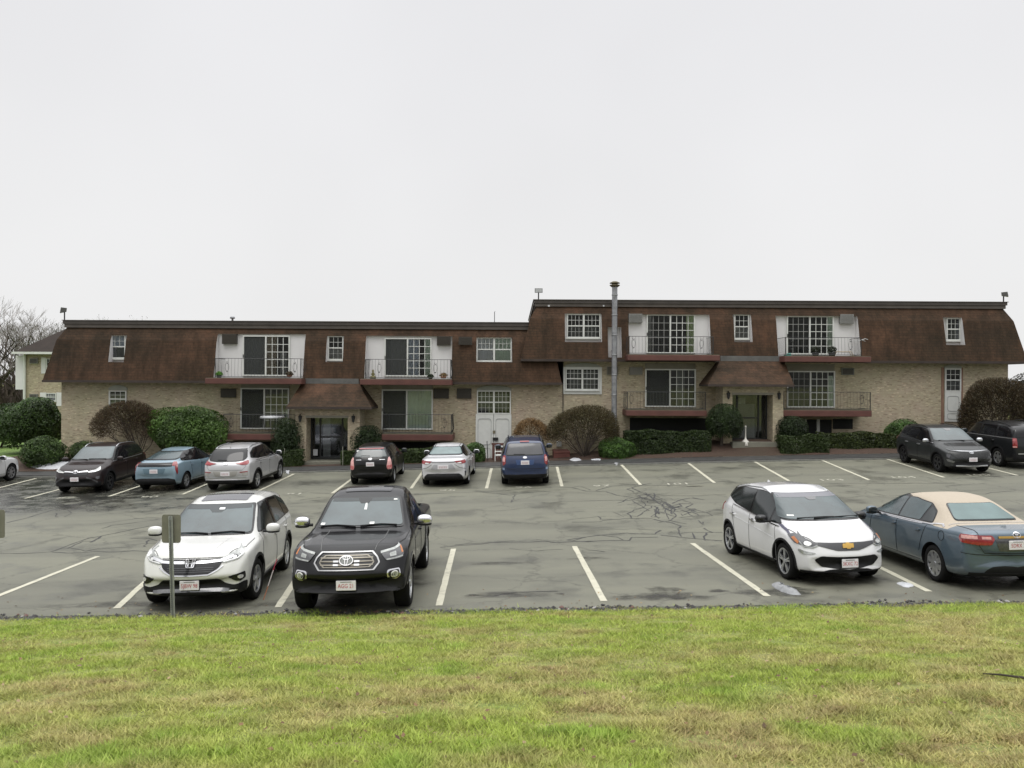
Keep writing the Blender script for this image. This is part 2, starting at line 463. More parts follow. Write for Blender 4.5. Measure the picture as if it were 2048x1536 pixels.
        q = b.build('plate_print', CM['platered' if not txt else 'dim'], o); q.data.transform(rt)
        if not txt: q.data.materials[0] = mat('plate faded print', (.55, .43, .45), .5)
        return o
    def wheel(s, ax, sg, W):
        sp = s.sp; r = sp['wr']; tw = sp.get('tw', .22); yo = W - .025; st = sp.get('rim', dict(n=5, m='alloy'))
        steer = R(sp.get('steer', 0)) if ax == sp['xf'] else 0
        h = empty('wheel', (ax, sg * (yo - tw / 2), r), steer); h.parent = s.root
        hw = tw / 2; rr = r * st.get('rr', .70)
        t = MB(); t.lathe([(rr * .93, -hw * .8), (rr, -hw * .92), (r * .90, -hw), (r * .97, -hw * .86), (r, -hw * .62), (r, hw * .62), (r * .97, hw * .86), (r * .90, hw), (rr, hw * .92), (rr * .93, hw * .8)], k=36, axis='y')
        t.build('tyre', CM['tyre'], h, smooth=True)
        f = sg * hw * .80
        m_ = MB()
        m_.lathe([(0, f * .45), (rr * .9, f * .45), (rr * .93, f * .2)], k=28, axis='y', m=1)                         # dark well behind the spokes
        m_.lathe([(rr * .86, f * .7), (rr * .88, f * 1.04), (rr * .97, f * 1.10), (rr * .99, f * .9)], k=36, axis='y')  # rim lip
        m_.lathe([(0, f * 1.06), (rr * .17, f * 1.04), (rr * .2, f * .6)], k=14, axis='y')
        n = st['n']; wd = st.get('w', .13)
        for i in range(n):
            for dt in ([-st['twin'], st['twin']] if st.get('twin') else [0]):
                a = 2 * math.pi * i / n + .3; b = a + dt
                d0 = Vector((math.cos(a + dt * .3), 0, math.sin(a + dt * .3))); d1 = Vector((math.cos(b), 0, math.sin(b))); q = Vector((-math.sin(a), 0, math.cos(a)))
                p0 = d0 * rr * .12; p1 = d1 * rr * .92; w0, w1 = rr * wd, rr * wd * st.get('flare', .8)
                y0 = Vector((0, f * .98, 0)); y1 = Vector((0, f * 1.0, 0)); y2 = Vector((0, f * .55, 0))
                m_.add([p0 - q * w0 + y0, p0 + q * w0 + y0, p1 + q * w1 + y1, p1 - q * w1 + y1, p0 - q * w0 + y2, p0 + q * w0 + y2, p1 + q * w1 + y2, p1 - q * w1 + y2],
                       [(0, 1, 2, 3), (0, 4, 5, 1), (1, 5, 6, 2), (2, 6, 7, 3), (3, 7, 4, 0)])
        m_.build('rim', [CM[st.get('m', 'alloy')], CM['black']], h)
    # ---- common fittings
    def blob(s, name, c, sx, sy, sz, m, parent=None, k=10, p=2.6):
        vs = []; fs = []
        for i in range(k + 1):
            th = math.pi * i / k
            for j in range(2 * k):
                ph = math.pi * j / k
                q = [math.sin(th) * math.cos(ph), math.sin(th) * math.sin(ph), math.cos(th)]
                nrm_ = sum(abs(a) ** p for a in q) ** (1 / p)
                vs.append((c[0] + sx * q[0] / nrm_, c[1] + sy * q[1] / nrm_, c[2] + sz * q[2] / nrm_))
        for i in range(k):
            for j in range(2 * k): fs.append((i * 2 * k + j, i * 2 * k + (j + 1) % (2 * k), (i + 1) * 2 * k + (j + 1) % (2 * k), (i + 1) * 2 * k + j))
        return MB().add(vs, fs).build(name, m, parent or s.root, smooth=True)
    def mirrors(s, x, z, m=None, size=(.075, .115, .085), gap=.09, base='black'):
        W = max(v for _, v in s.sp['w'])
        for sg in (1, -1):
            o = s.blob('side_mirror', (x, sg * (W + gap), z), *size, m or s.pt)
            b = MB(); b.tube([(x + .02, sg * (W - .06), z - .05), (x, sg * (W + gap), z - .05)], .028, 6); b.build('mirror_arm', CM[base], o)
            s.blob('mirror_glass', (x - size[0] * .86, sg * (W + gap), z), size[0] * .2, size[1] * .84, size[2] * .80, CM['glass'], o)
            s.blob('mirror_base', (x, sg * (W + gap), z - size[2] * .72), size[0] * .92, size[1] * .92, size[2] * .34, CM[base], o)
    def side_glass(s, dlo, splits, m='glass', trim='gloss', grow=.028, pill=.03, chrome=None):
        c = Vector((sum(p[0] for p in dlo) / len(dlo), sum(p[1] for p in dlo) / len(dlo)))
        big = []
        for p in dlo:
            d = Vector(p) - c; big.append((p[0] + math.copysign(min(abs(d.x), grow), d.x) * (1 if abs(d.x) > .25 else .3), p[1] + math.copysign(grow * .8, d.y)))
        big = rounded(big, .05)
        s.pan('window_surround', 'L', big, CM[trim], .003, .1, both=True)
        if chrome:
            zl = min(p[1] for p in dlo) - .035; x0 = min(p[0] for p in dlo); x1 = max(p[0] for p in dlo)
            lo = [(x0 + .25, zl + .03), (x0 + .7, zl + .015), (x1 - .5, zl), (x1, zl - .005)]
            s.line('window_moulding', 'L', lo, .014, CM[chrome], .008, both=True)
        xs = [min(p[0] for p in dlo)] + splits + [max(p[0] for p in dlo)]
        for i in range(len(xs) - 1):
            a = xs[i] + (pill if i else 0); b = xs[i + 1] - (pill if i < len(xs) - 2 else 0)
            q = clip(dlo, a, b)
            if len(q) > 2: s.pan('side_window', 'L', rounded(q, .035), CM[m if not isinstance(m, list) else m[i]], .008, .1, both=True)
    def screen(s, axis, poly, m='screen', frame=.03, name='windshield'):
        c = Vector((0, sum(p[1] for p in poly) / len(poly)))
        big = [(p[0] + math.copysign(frame, p[0]), p[1] + math.copysign(frame * .7, p[1] - c.y)) for p in poly]
        fr = s.pan(name + '_seal', axis, rounded(big, .05), CM['gloss'], .006, .09)
        g = s.pan(name, axis, rounded(poly, .05), CM[m], .013, .09)
        return g
    def doors(s, xs, zlo, belt, handles=(), hz=None, m=None, hm=None, fuel=None):
        for x in xs:
            pts = x if isinstance(x, list) else [(x, zlo), (x, (zlo + belt) / 2), (x, belt)]
            s.line('door_seam', 'L', pts, .009, m, both=True)
        s.line('sill_seam', 'L', [(min(x if not isinstance(x, list) else x[0][0] for x in xs), zlo), (max(x if not isinstance(x, list) else x[0][0] for x in xs), zlo)], .008, m, both=True)
        for x in handles:
            s.pan('door_handle', 'L', rounded([(x - .095, hz - .014), (x + .095, hz - .018), (x + .095, hz + .014), (x - .095, hz + .018)], .014), hm or s.pt, .035, .1, both=True, thick=.03)
            s.pan('handle_recess', 'L', rounded([(x - .07, hz - .035), (x + .05, hz - .035), (x + .05, hz + .03), (x - .07, hz + .03)], .03), CM['dim'], .002, .1, both=True)
    def cladding(s, zs_, m='black', arch=.055, x0=None, x1=None):
        sp = s.sp; ar = sp.get('arch', sp['wr'] + .055)
        for ax in (sp['xf'], sp['xr']):
            if arch:
                a = [(ax + (ar - .004) * math.cos(t), sp['wr'] + (ar - .004) * math.sin(t)) for t in [math.pi * (k / 22 * 1.16 - .08) for k in range(23)]]
                b = [(ax + (ar + arch) * math.cos(t), sp['wr'] + (ar + arch) * math.sin(t)) for t in [math.pi * (k / 22 * 1.16 - .08) for k in range(23)]]
                s.pan('arch_trim', 'L', [[a[i], a[i + 1], b[i + 1], b[i]] for i in range(22)], CM[m], .008, 0, both=True)
        s.pan('sill_trim', 'L', [(sp['xr'] + ar, .20), (sp['xf'] - ar, .20), (sp['xf'] - ar, zs_), (sp['xr'] + ar, zs_)], CM[m], .010, .12, both=True)
    def rails(s, x0, x1, y, m='alloy', h=.05, rad=.018, zoff=.0):
        for sg in (1, -1):
            pts = []
            for k in range(9):
                x = x0 + (x1 - x0) * k / 8; p, n = s.proj('T', x, sg * y, 0)
                pts.append(p + Vector((0, 0, (h if 0 < k < 8 else 0.0) + zoff)))
            MB().tube(pts, rad, 6).build('roof_rail', CM[m], s.root, smooth=True)
    def wiper(s, axis, pts, name='wiper'):
        P = [s.proj(axis, a, b, .025)[0] for a, b in pts]
        MB().tube(P, .011, 5).build(name, CM['black'], s.root)
    def fin(s, x, z=None, m=None):
        p, _ = s.proj('T', x, 0, 0)
        MB().add([(p.x - .07, -.02, p.z - .01), (p.x + .10, 0, p.z - .01), (p.x - .07, .02, p.z - .01), (p.x - .06, 0, p.z + .045)], [(0, 1, 3), (1, 2, 3), (2, 0, 3), (0, 2, 1)]).build('roof_antenna', m or s.pt, s.root)
    # ---- placing: local wheel-contact point lands on a picture point
    def place(s, px, py, local, heading):
        g = on_ground(px, py, lot_z)
        a = R(heading); l = Vector((local[0] * math.cos(a) - local[1] * math.sin(a), local[0] * math.sin(a) + local[1] * math.cos(a)))
        x, y = g.x - l.x, g.y - l.y
        e_ = .6; zx = (lot_z(x + e_, y) - lot_z(x - e_, y)) / (2 * e_); zy = (lot_z(x, y + 1.3) - lot_z(x, y - 1.3)) / 2.6
        n = Vector((-zx, -zy, 1)).normalized()
        fw = Vector((math.cos(a), math.sin(a), 0)); fw = (fw - n * fw.dot(n)).normalized(); lf = n.cross(fw)
        m_ = Matrix((fw, lf, n)).transposed().to_4x4(); m_.translation = Vector((x, y, lot_z(x, y)))
        s.root.matrix_world = m_
        return s
# ------------------------------------------------------------------ ground sheets
def sheet(name, x0, x1, y0, y1, fn, m, step=.5, off=0, kind='structure'):
    nx = max(2, int((x1 - x0) / step)); ny = max(2, int((y1 - y0) / step))
    xs = np.linspace(x0, x1, nx + 1); ys = np.linspace(y0, y1, ny + 1)
    v = [(x, y, fn(x, y) + off) for y in ys for x in xs]
    f = [(j * (nx + 1) + i, j * (nx + 1) + i + 1, (j + 1) * (nx + 1) + i + 1, (j + 1) * (nx + 1) + i) for j in range(ny) for i in range(nx)]
    o = MB().add(v, f).build(name, m, smooth=True)
    return tag(o, kind=kind)
def m_asphalt():
    m, t, p = nodes_of('wet asphalt')
    big = noise_node(t, .22, 5, .6); mid = noise_node(t, 1.6, 6, .65); fine = noise_node(t, 45, 3, .6); grit = noise_node(t, 190, 2, .6)
    base = ramp_node(t, [(.30, (.082, .083, .050)), (.52, (.118, .120, .073)), (.72, (.148, .145, .096))]); t.links.new(big.outputs[0], base.inputs[0])
    c = mixn(t, base.outputs[0], mixn(t, (.085, .084, .060), (.168, .165, .118), mid.outputs[0]), .55)
    c = mixn(t, c, mixn(t, (.03, .03, .028), (.28, .275, .235), fine.outputs[0]), .26)
    c = mixn(t, c, mixn(t, (.02, .02, .02), (.32, .315, .27), grit.outputs[0]), .22)
    trk = noise_node(t, 1.0, 5, .6, stretch=(.07, .75, 1)); rt = ramp_node(t, [(.30, (.76, .76, .77)), (.5, (1, 1, 1)), (.70, (1.16, 1.15, 1.12))]); t.links.new(trk.outputs[0], rt.inputs[0]); c = mixn(t, c, rt.outputs[0], .9, 'MULTIPLY')
    vd = t.nodes.new('ShaderNodeTexVoronoi'); vd.feature = 'DISTANCE_TO_EDGE'; vd.inputs['Scale'].default_value = .42; dn = noise_node(t, 1.4, 5, .7); tcv = t.nodes.new('ShaderNodeTexCoord'); va = t.nodes.new('ShaderNodeVectorMath'); va.operation = 'MULTIPLY_ADD'; va.inputs[1].default_value = (1.1, 1.1, 0)
    t.links.new(dn.outputs[1], va.inputs[0]); t.links.new(tcv.outputs['Object'], va.inputs[2]); t.links.new(va.outputs[0], vd.inputs[0])
    rc = ramp_node(t, [(0, (.25, .25, .25)), (.016, (1, 1, 1))]); t.links.new(vd.outputs[0], rc.inputs[0]); c = mixn(t, c, rc.outputs[0], mid.outputs[0], 'MULTIPLY')
    # wetness: broad on the low far corner of the lot and in scattered damp patches
    tc_ = t.nodes.new('ShaderNodeTexCoord'); sp = t.nodes.new('ShaderNodeSeparateXYZ'); t.links.new(tc_.outputs['Object'], sp.inputs[0])
    def rng(sock, a, b):
        n = t.nodes.new('ShaderNodeMapRange'); n.interpolation_type = 'SMOOTHSTEP'; n.inputs[1].default_value = a; n.inputs[2].default_value = b; t.links.new(sock, n.inputs[0]); return n.outputs[0]
    def mth(op, a, b):
        n = t.nodes.new('ShaderNodeMath'); n.operation = op; n.use_clamp = True
        for i, q in enumerate((a, b)):
            if isinstance(q, (int, float)): n.inputs[i].default_value = q
            else: t.links.new(q, n.inputs[i])
        return n.outputs[0]
    wx = mth('MULTIPLY', rng(sp.outputs['X'], -8.5, -15), rng(sp.outputs['Y'], 23.5, 27.5))
    patch = noise_node(t, .55, 4, .6); pm = rng(patch.outputs[0], .50, .66)
    wet = mth('ADD', wx, mth('MULTIPLY', pm, .50))
    wet = mth('MULTIPLY', wet, rng(mid.outputs[0], .22, .62))
    c = mixn(t, c, mixn(t, c, (.022, .023, .024), .85), wet); t.links.new(c, p.inputs['Base Color'])
    rr = t.nodes.new('ShaderNodeMapRange'); rr.inputs[3].default_value = .60; rr.inputs[4].default_value = .09; t.links.new(wet, rr.inputs[0]); t.links.new(rr.outputs[0], p.inputs['Roughness'])
    p.inputs['Specular IOR Level'].default_value = .45
    b = t.nodes.new('ShaderNodeBump'); b.inputs['Strength'].default_value = .35; b.inputs['Distance'].default_value = .004
    t.links.new(grit.outputs[0], b.inputs['Height']); t.links.new(b.outputs[0], p.inputs['Normal'])
    return m
ASPH = m_asphalt()
sheet('parking_lot', -60, 60, 12.95, KERB_Y, lot_z, ASPH, .6)
M_PAVE = mat('dark damp path', (.050, .050, .049), .45, 0, .3, 2.2, bump=.3, bscale=120)
M_KERB = mat('kerb grey', (.15, .15, .135), .7, 0, .25, 5, bump=.3, bscale=50)
def strip(name, y0, y1, z0, z1, m, x0=-60, x1=60, step=.75):
    """kerb-like bar following the slope"""
    n = int((x1 - x0) / step); mb = MB(); v = []
    for i in range(n + 1):
        x = x0 + (x1 - x0) * i / n; a = lot_z(x, KERB_Y)
        v += [(x, y0, a + z0), (x, y0 + .02, a + z1), (x, y1, a + z1), (x, y1, a + z0)]
    f = [(4 * i + k, 4 * i + (k + 1) % 4, 4 * i + 4 + (k + 1) % 4, 4 * i + 4 + k) for i in range(n) for k in range(4)]
    return tag(mb.add(v, f).build(name, m), kind='structure')
strip('kerb', KERB_Y - .16, KERB_Y, -.2, .055, M_KERB)
strip('pavement', KERB_Y, 36.95, -.2, .085, M_PAVE)
def m_mulch():
    m, t, p = nodes_of('bark mulch')
    n = noise_node(t, 14, 6, .75); big = noise_node(t, .5, 3)
    r_ = ramp_node(t, [(.28, (.022, .012, .009)), (.55, (.080, .036, .026)), (.8, (.15, .085, .06))]); t.links.new(n.outputs[0], r_.inputs[0])
    c = mixn(t, r_.outputs[0], (.045, .036, .022), big.outputs[0]); t.links.new(c, p.inputs['Base Color']); p.inputs['Roughness'].default_value = .9
    b = t.nodes.new('ShaderNodeBump'); b.inputs['Strength'].default_value = 1; b.inputs['Distance'].default_value = .04; t.links.new(n.outputs[0], b.inputs['Height']); t.links.new(b.outputs[0], p.inputs['Normal'])
    return m
sheet('planting_bed_ground', -24.4, 60, 36.9, 41.0, bed_z, m_mulch(), .35, .006)
def m_turf(name, a, b_, c_):
    m, t, p = nodes_of(name)
    n1 = noise_node(t, 1.1, 5, .6); n2 = noise_node(t, 16, 5, .7)
    r1 = ramp_node(t, [(.35, a), (.55, b_), (.72, c_)]); t.links.new(n1.outputs[0], r1.inputs[0])
    r2 = ramp_node(t, [(.3, (.35, .35, .35)), (.75, (1.3, 1.3, 1.3))]); t.links.new(n2.outputs[0], r2.inputs[0])
    t.links.new(mixn(t, r1.outputs[0], r2.outputs[0], 1.0, 'MULTIPLY'), p.inputs['Base Color']); p.inputs['Roughness'].default_value = .85
    b = t.nodes.new('ShaderNodeBump'); b.inputs['Strength'].default_value = .8; b.inputs['Distance'].default_value = .03; t.links.new(n2.outputs[0], b.inputs['Height']); t.links.new(b.outputs[0], p.inputs['Normal'])
    return m
M_TURF = m_turf('lawn turf', (.20, .26, .05), (.27, .27, .08), (.30, .25, .11))
def back_z(x, y): return bed_z(max(x, -24.4) if y < 44 else x * .4 - 14, min(y, 41)) - (.02 if y < 44 else .05)
sheet('back_lawn', -90, -24.2, 36.9, 110, lambda x, y: bed_z(-24.3, 41) + (x + 24.3) * .004 + .0, m_turf('back turf', (.10, .20, .025), (.14, .22, .04), (.16, .19, .05)), 2.0)
sheet('terrain', -400, 400, 40.5, 800, lambda x, y: -.9 + (y - 40) * .004, M_TURF, 20)
sheet('sky_blocking_hill', -160, 160, -70, -5.9, lambda x, y: lawn_z(x, max(y, -6)) + (max(-6 - y, 0)) * .26 - .012, m_turf('rough hillside', (.045, .045, .026), (.060, .052, .034), (.075, .060, .042)), 3)  # unseen hill added behind the camera to cut low sky light on the fronts
sheet('front_lawn', -45, 45, -6, 12.97, lambda x, y: lawn_z(x, y) - .012, M_TURF, .35)

# ------------------------------------------------------------------ grass blades (one uncountable mass)
def vnoise(x, y, s, seed):
    g = np.random.default_rng(seed).random((256, 256)); u = x * s + 1000; v = y * s + 1000
    i = np.floor(u).astype(int); j = np.floor(v).astype(int); a = u - i; b = v - j; a = a * a * (3 - 2 * a); b = b * b * (3 - 2 * b)
    h = lambda p, q: g[p % 256, q % 256]
    return (h(i, j) * (1 - a) + h(i + 1, j) * a) * (1 - b) + (h(i, j + 1) * (1 - a) + h(i + 1, j + 1) * a) * b
def fbm(x, y, s, seed): return (vnoise(x, y, s, seed) + .55 * vnoise(x, y, s * 2.1, seed + 1) + .3 * vnoise(x, y, s * 4.3, seed + 2)) / 1.85
def lawn_blades(n=420000):
    Y = 4.6 + (13.0 - 4.6) * RNG.random(n) ** 1.25; Y = np.where(Y > 12.6, Y + .22 * RNG.random(n) ** 3, Y); X = (RNG.random(n) * 2 - 1) * (Y * .66 + .5)
    k2 = n // 3; Yb = 3.2 + 9.8 * RNG.random(k2); eg = np.where(RNG.random(k2) < .5, -1, 1); Xb = eg * (Yb * .66 + .5 + 4.5 * RNG.random(k2)); X = np.r_[X, Xb]; Y = np.r_[Y, Yb]; n = n + k2
    big = fbm(X, Y * 1.5, .45, 3); pt = fbm(X, Y * 1.35, 1.25, 5); fine = vnoise(X, Y, 8, 9); tall = fbm(X, Y * 1.4, 2.2, 21)
    dry = np.clip((.62 * pt + .38 * big - .475) * 4.0 + .29 - (Y - 9) * .07, 0, 1) * .75 + .25 * RNG.random(n)
    brown = np.clip((fbm(X, Y * 1.7, 2.6, 31) - .59) * 8, 0, 1)
    lush = np.clip((fbm(X, Y * 1.6, 1.5, 41) - .60) * 8, 0, 1)
    g0 = np.array([.315, .405, .070]); g1 = np.array([.425, .365, .160]); g2 = np.array([.255, .175, .090]); g3 = np.array([.235, .365, .055])
    c = g0 + (g1 - g0) * dry[:, None]; c = c + (g3 - c) * (lush * (1 - dry) * .6)[:, None]; c = c + (g2 - c) * (brown * (.2 + .4 * dry))[:, None]
    c *= (.70 + .6 * RNG.random(n))[:, None] * (.80 + .4 * fine)[:, None]
    hgt = (.021 + .024 * RNG.random(n)) * (.55 + .9 * tall) * (1 + .35 * lush); lean = (.4 + 1.1 * RNG.random(n)) * hgt * (1 + .5 * dry)
    w_ = .003 + .004 * RNG.random(n); a = RNG.random(n) * 2 * np.pi; b = RNG.random(n) * 2 * np.pi
    Z = np.array([max(lawn_z(x, y), lot_z(x, 13.0)) for x, y in zip(X, Y)]) + .05 * (tall - .5) - .012
    P = np.zeros((n, 3, 3)); dx, dy = np.cos(a) * w_, np.sin(a) * w_
    P[:, 0] = np.stack([X - dx, Y - dy, Z], 1); P[:, 1] = np.stack([X + dx, Y + dy, Z], 1)
    P[:, 2] = np.stack([X + np.cos(b) * lean, Y + np.sin(b) * lean, Z + hgt], 1)
    me = bpy.data.meshes.new('grass'); me.vertices.add(3 * n); me.vertices.foreach_set('co', P.reshape(-1))
    me.loops.add(3 * n); me.loops.foreach_set('vertex_index', np.arange(3 * n)); me.polygons.add(n)
    me.polygons.foreach_set('loop_start', np.arange(0, 3 * n, 3)); me.polygons.foreach_set('loop_total', np.full(n, 3))
    me.update(calc_edges=True)
    at_ = me.color_attributes.new('tint', 'FLOAT_COLOR', 'POINT'); cc = np.ones((n, 3, 4)); cc[:, :, :3] = c[:, None, :]; at_.data.foreach_set('color', cc.reshape(-1))
    m, t, p = nodes_of('grass blades'); an = t.nodes.new('ShaderNodeAttribute'); an.attribute_name = 'tint'; t.links.new(an.outputs['Color'], p.inputs['Base Color'])
    p.inputs['Roughness'].default_value = .55; p.inputs['Specular IOR Level'].default_value = .25
    tr = t.nodes.new('ShaderNodeBsdfTranslucent'); t.links.new(an.outputs['Color'], tr.inputs[0]); ms = t.nodes.new('ShaderNodeMixShader'); ms.inputs[0].default_value = .22
    t.links.new(p.outputs[0], ms.inputs[1]); t.links.new(tr.outputs[0], ms.inputs[2]); t.links.new(ms.outputs[0], t.nodes['Material Output'].inputs[0])
    tag(link_mesh('grass', me, m), kind='stuff')
lawn_blades()
def fallen_twig():
    a = on_ground(1965, 1352); b = on_ground(2060, 1362)
    P = [a.lerp(b, k / 5) + Vector((0, random.uniform(-.02, .02), .02 + random.uniform(0, .015))) for k in range(6)]
    o = MB().tube(P, [.005, .008, .009, .010, .012, .012], 6).build('fallen_stick', mat('damp stick', (.035, .026, .018), .8))
    tag(o, 'thin dark stick lying in the front lawn', 'stick')
fallen_twig()

# ------------------------------------------------------------------ stone edging between lawn and lot
def gravel():
    mb = MB(); mats_n = 4
    for k in range(2000):
        x = random.uniform(-13, 13); y = 12.93 + abs(random.gauss(0, .10)) + .04 * math.sin(x * 1.3)
        s_ = random.choice([.012, .016, .022, .03, .042]) * random.uniform(.7, 1.3)
        z = (lot_z(x, 13.0)) + s_ * .25
        q = [random.uniform(.7, 1.2) for _ in range(6)]; a = random.uniform(0, 6.28); ca, sa = math.cos(a) * s_, math.sin(a) * s_
        v = [(x + ca * q[0], y + sa * q[0], z), (x - sa * q[1], y + ca * q[1], z), (x - ca * q[2], y - sa * q[2], z), (x + sa * q[3], y - ca * q[3], z), (x + ca * .15, y, z + s_ * .55 * q[4]), (x, y, z - s_ * .5)]
        mb.add(v, [(0, 1, 4), (1, 2, 4), (2, 3, 4), (3, 0, 4), (1, 0, 5), (2, 1, 5), (3, 2, 5), (0, 3, 5)], random.choice([0, 0, 0, 1, 1, 1, 1, 0, 1, 3, 2, 1]))
    o = mb.build('gravel', [mat('stone grey', (.055, .054, .053), .75, 0, .3, 20), mat('stone dark', (.028, .025, .026), .75, 0, .3, 20), mat('stone pale', (.26, .25, .24), .75, 0, .25, 20), mat('stone rust', (.12, .065, .055), .75, 0, .3, 20)])
    tag(o, kind='stuff')
sheet('verge', -45, 45, 12.70, 13.10, lambda x, y: lot_z(x, 13.0) + .008 - (y - 12.9) * .03, mat('dark wet grit', (.040, .038, .038), .6, 0, .5, 9, bump=.8, bscale=60), .2)
gravel()

# ------------------------------------------------------------------ painted bays, numbers, sealed cracks
def m_paint():
    m, t, p = nodes_of('worn bay paint')
    n = noise_node(t, 5, 6, .7); n2 = noise_node(t, 60, 3, .6)
    r_ = ramp_node(t, [(.30, (.24, .23, .18)), (.44, (.50, .48, .37)), (.75, (.62, .595, .47))]); t.links.new(n.outputs[0], r_.inputs[0])
    c = mixn(t, r_.outputs[0], mixn(t, (.12, .12, .10), (.60, .58, .48), n2.outputs[0]), .3); t.links.new(c, p.inputs['Base Color']); p.inputs['Roughness'].default_value = .55
    return m
M_PAINT = m_paint()
def ground_ribbon(mb, P, w_, off=.005, fn=lot_z, sub=.5, wob=0):
    Q = [P[0]]
    for a, b in zip(P, P[1:]):
        n = max(1, int((Vector(b) - Vector(a)).length / sub))
        Q += [(a[0] + (b[0] - a[0]) * k / n, a[1] + (b[1] - a[1]) * k / n) for k in range(1, n + 1)]
    V = []
    for i, p in enumerate(Q):
        d = Vector((Q[min(i + 1, len(Q) - 1)][0] - Q[max(i - 1, 0)][0], Q[min(i + 1, len(Q) - 1)][1] - Q[max(i - 1, 0)][1]))
        d = d.normalized() if d.length else Vector((1, 0)); ww = w_ * (1 + (random.uniform(-wob, wob) if wob else 0)) / 2
        for sg in (1, -1): x, y = p[0] - d.y * ww * sg, p[1] + d.x * ww * sg; V.append((x, y, fn(x, y) + off))
    mb.add(V, [(2 * i, 2 * i + 1, 2 * i + 3, 2 * i + 2) for i in range(len(Q) - 1)])
def bay_line(p0, p1, w_=.115):
    a, b = on_ground(*p0, lot_z), on_ground(*p1, lot_z); mb = MB()
    d = (b - a).to_2d(); n = max(2, int(d.length / .4))
    ground_ribbon(mb, [(a.x + d.x * k / n + (random.uniform(-.004, .004) if 0 < k < n else 0), a.y + d.y * k / n) for k in range(n + 1)], w_, .006, wob=.08)
    tag(mb.build('parking_line', M_PAINT), kind='structure')
LINES = [((878, 1212), (907, 1098)), ((1208, 1203), (1149, 1093)), ((1535, 1193), (1385, 1087)), ((556, 1215), (628, 1105)), ((233, 1217), (352, 1108)), ((-60, 1215), (196, 1113)), ((1858, 1184), (1650, 1080)),
         ((2180, 1172), (1925, 1075)),
         ((983, 937), (973, 977)), ((1114, 934), (1124, 973)), ((1243, 930), (1281, 970)), ((1374, 925), (1429, 966)), ((1503, 921), (1578, 962)), ((1632, 917), (1738, 960)), ((1759, 915), (1888, 955)), ((1890, 915), (2035, 951)),
         ((850, 938), (822, 977)), ((712, 952), (664, 987)), ((588, 948), (515, 983)), ((452, 952), (365, 989)), ((330, 955), (218, 993)), ((190, 960), (50, 997)), ((72, 957), (-70, 993))]
for a, b in LINES: bay_line(a, b)
def bay_number(txt, px, py, h=.42, sx=1.0, rot=0):
    g = on_ground(px, py, lot_z); me = text_mesh(txt, h, sx=sx)
    bm = bmesh.new(); bm.from_mesh(me); bmesh.ops.solidify(bm, geom=bm.faces[:], thickness=0.0) if False else None
    for v in bm.verts:
        x, y = v.co.x, v.co.y; X = g.x + x * math.cos(rot) - y * math.sin(rot); Y = g.y + x * math.sin(rot) + y * math.cos(rot); v.co = (X, Y, lot_z(X, Y) + .007)
    bm.to_mesh(me); bm.free(); me.name = 'bay_number'
    tag(link_mesh('bay_number', me, MATS.get('bay white') or mat('bay white', (.43, .42, .345), .5, 0, .4, 9)), kind='structure')
for t_, x, y in (('89', 131, 996), ('90', 298, 994), ('91', 590, 988), ('95', 895, 981), ('96', 1047, 975), ('97', 1203, 972), ('101', 1355, 968), ('103', 1662, 960), ('104', 1805, 955), ('105', 1955, 950)):
    bay_number(t_, x, y, .52, 1.25)
def zc(pts, ox, oy, s_): return [(ox + x / s_, oy + y / s_) for x, y in pts]
CR = []
Z6 = lambda *p: CR.append((zc(p, 1100, 960, 5.69), .05))
Z6((0, 80), (250, 85), (420, 130), (640, 130), (750, 175), (960, 205)); Z6((250, 85), (340, 70), (460, 115)); Z6((520, 125), (700, 70), (950, 50), (1200, 65), (1520, 60), (1700, 40), (1950, 20), (2048, 10))
Z6((0, 265), (120, 250), (560, 235), (930, 232)); Z6((930, 90), (1010, 130), (1150, 195), (1260, 230)); Z6((1080, 145), (1150, 190), (1280, 215)); Z6((1005, 175), (1060, 215), (1150, 235), (1300, 260), (1420, 310))
Z6((930, 232), (985, 270), (1060, 310), (960, 340), (880, 385), (940, 435)); Z6((930, 232), (1030, 230), (1090, 290), (1050, 310)); Z6((1060, 310), (1130, 345), (1060, 370), (1000, 415), (930, 410))
Z6((1090, 290), (1190, 300), (1240, 340), (1200, 400), (1250, 440)); Z6((1150, 195), (1240, 270), (1310, 300), (1450, 310), (1630, 330), (1780, 370), (1840, 410), (1620, 415), (1480, 430))
Z6((1300, 260), (1400, 330), (1560, 360), (1620, 415)); Z6((1450, 320), (1600, 345), (1710, 405)); Z6((1310, 330), (1400, 370), (1440, 420)); Z6((250, 480), (560, 480), (610, 460), (860, 440), (1180, 440))
Z6((1180, 445), (1260, 470), (1380, 490), (1480, 525), (1460, 600), (1500, 650)); Z6((545, 415), (570, 450), (720, 445)); Z6((190, 685), (330, 665), (560, 630), (860, 605), (1060, 615), (1180, 620), (1260, 580)); Z6((190, 685), (260, 690), (420, 650), (560, 630), (760, 650), (830, 685))
Z6((0, 715), (300, 705), (700, 690), (900, 690), (940, 655), (1240, 655)); Z6((1260, 630), (1440, 650), (1620, 670), (1950, 690)); Z6((1450, 610), (1620, 595), (1850, 600), (1960, 595)); Z6((1620, 600), (1650, 670)); Z6((1780, 600), (1750, 690)); Z6((1750, 550), (1850, 600))
Z6((1260, 240), (1310, 255), (1420, 310)); Z6((1110, 240), (1130, 265), (1200, 250), (1240, 270)); Z6((1200, 330), (1310, 340), (1330, 400), (1350, 450)); Z6((1190, 350), (1210, 420)); Z6((1260, 180), (1700, 180), (2000, 165)); Z6((1350, 460), (1560, 500))
ZL = lambda w_, *p: CR.append((zc(p, 0, 900, 4.52), w_))
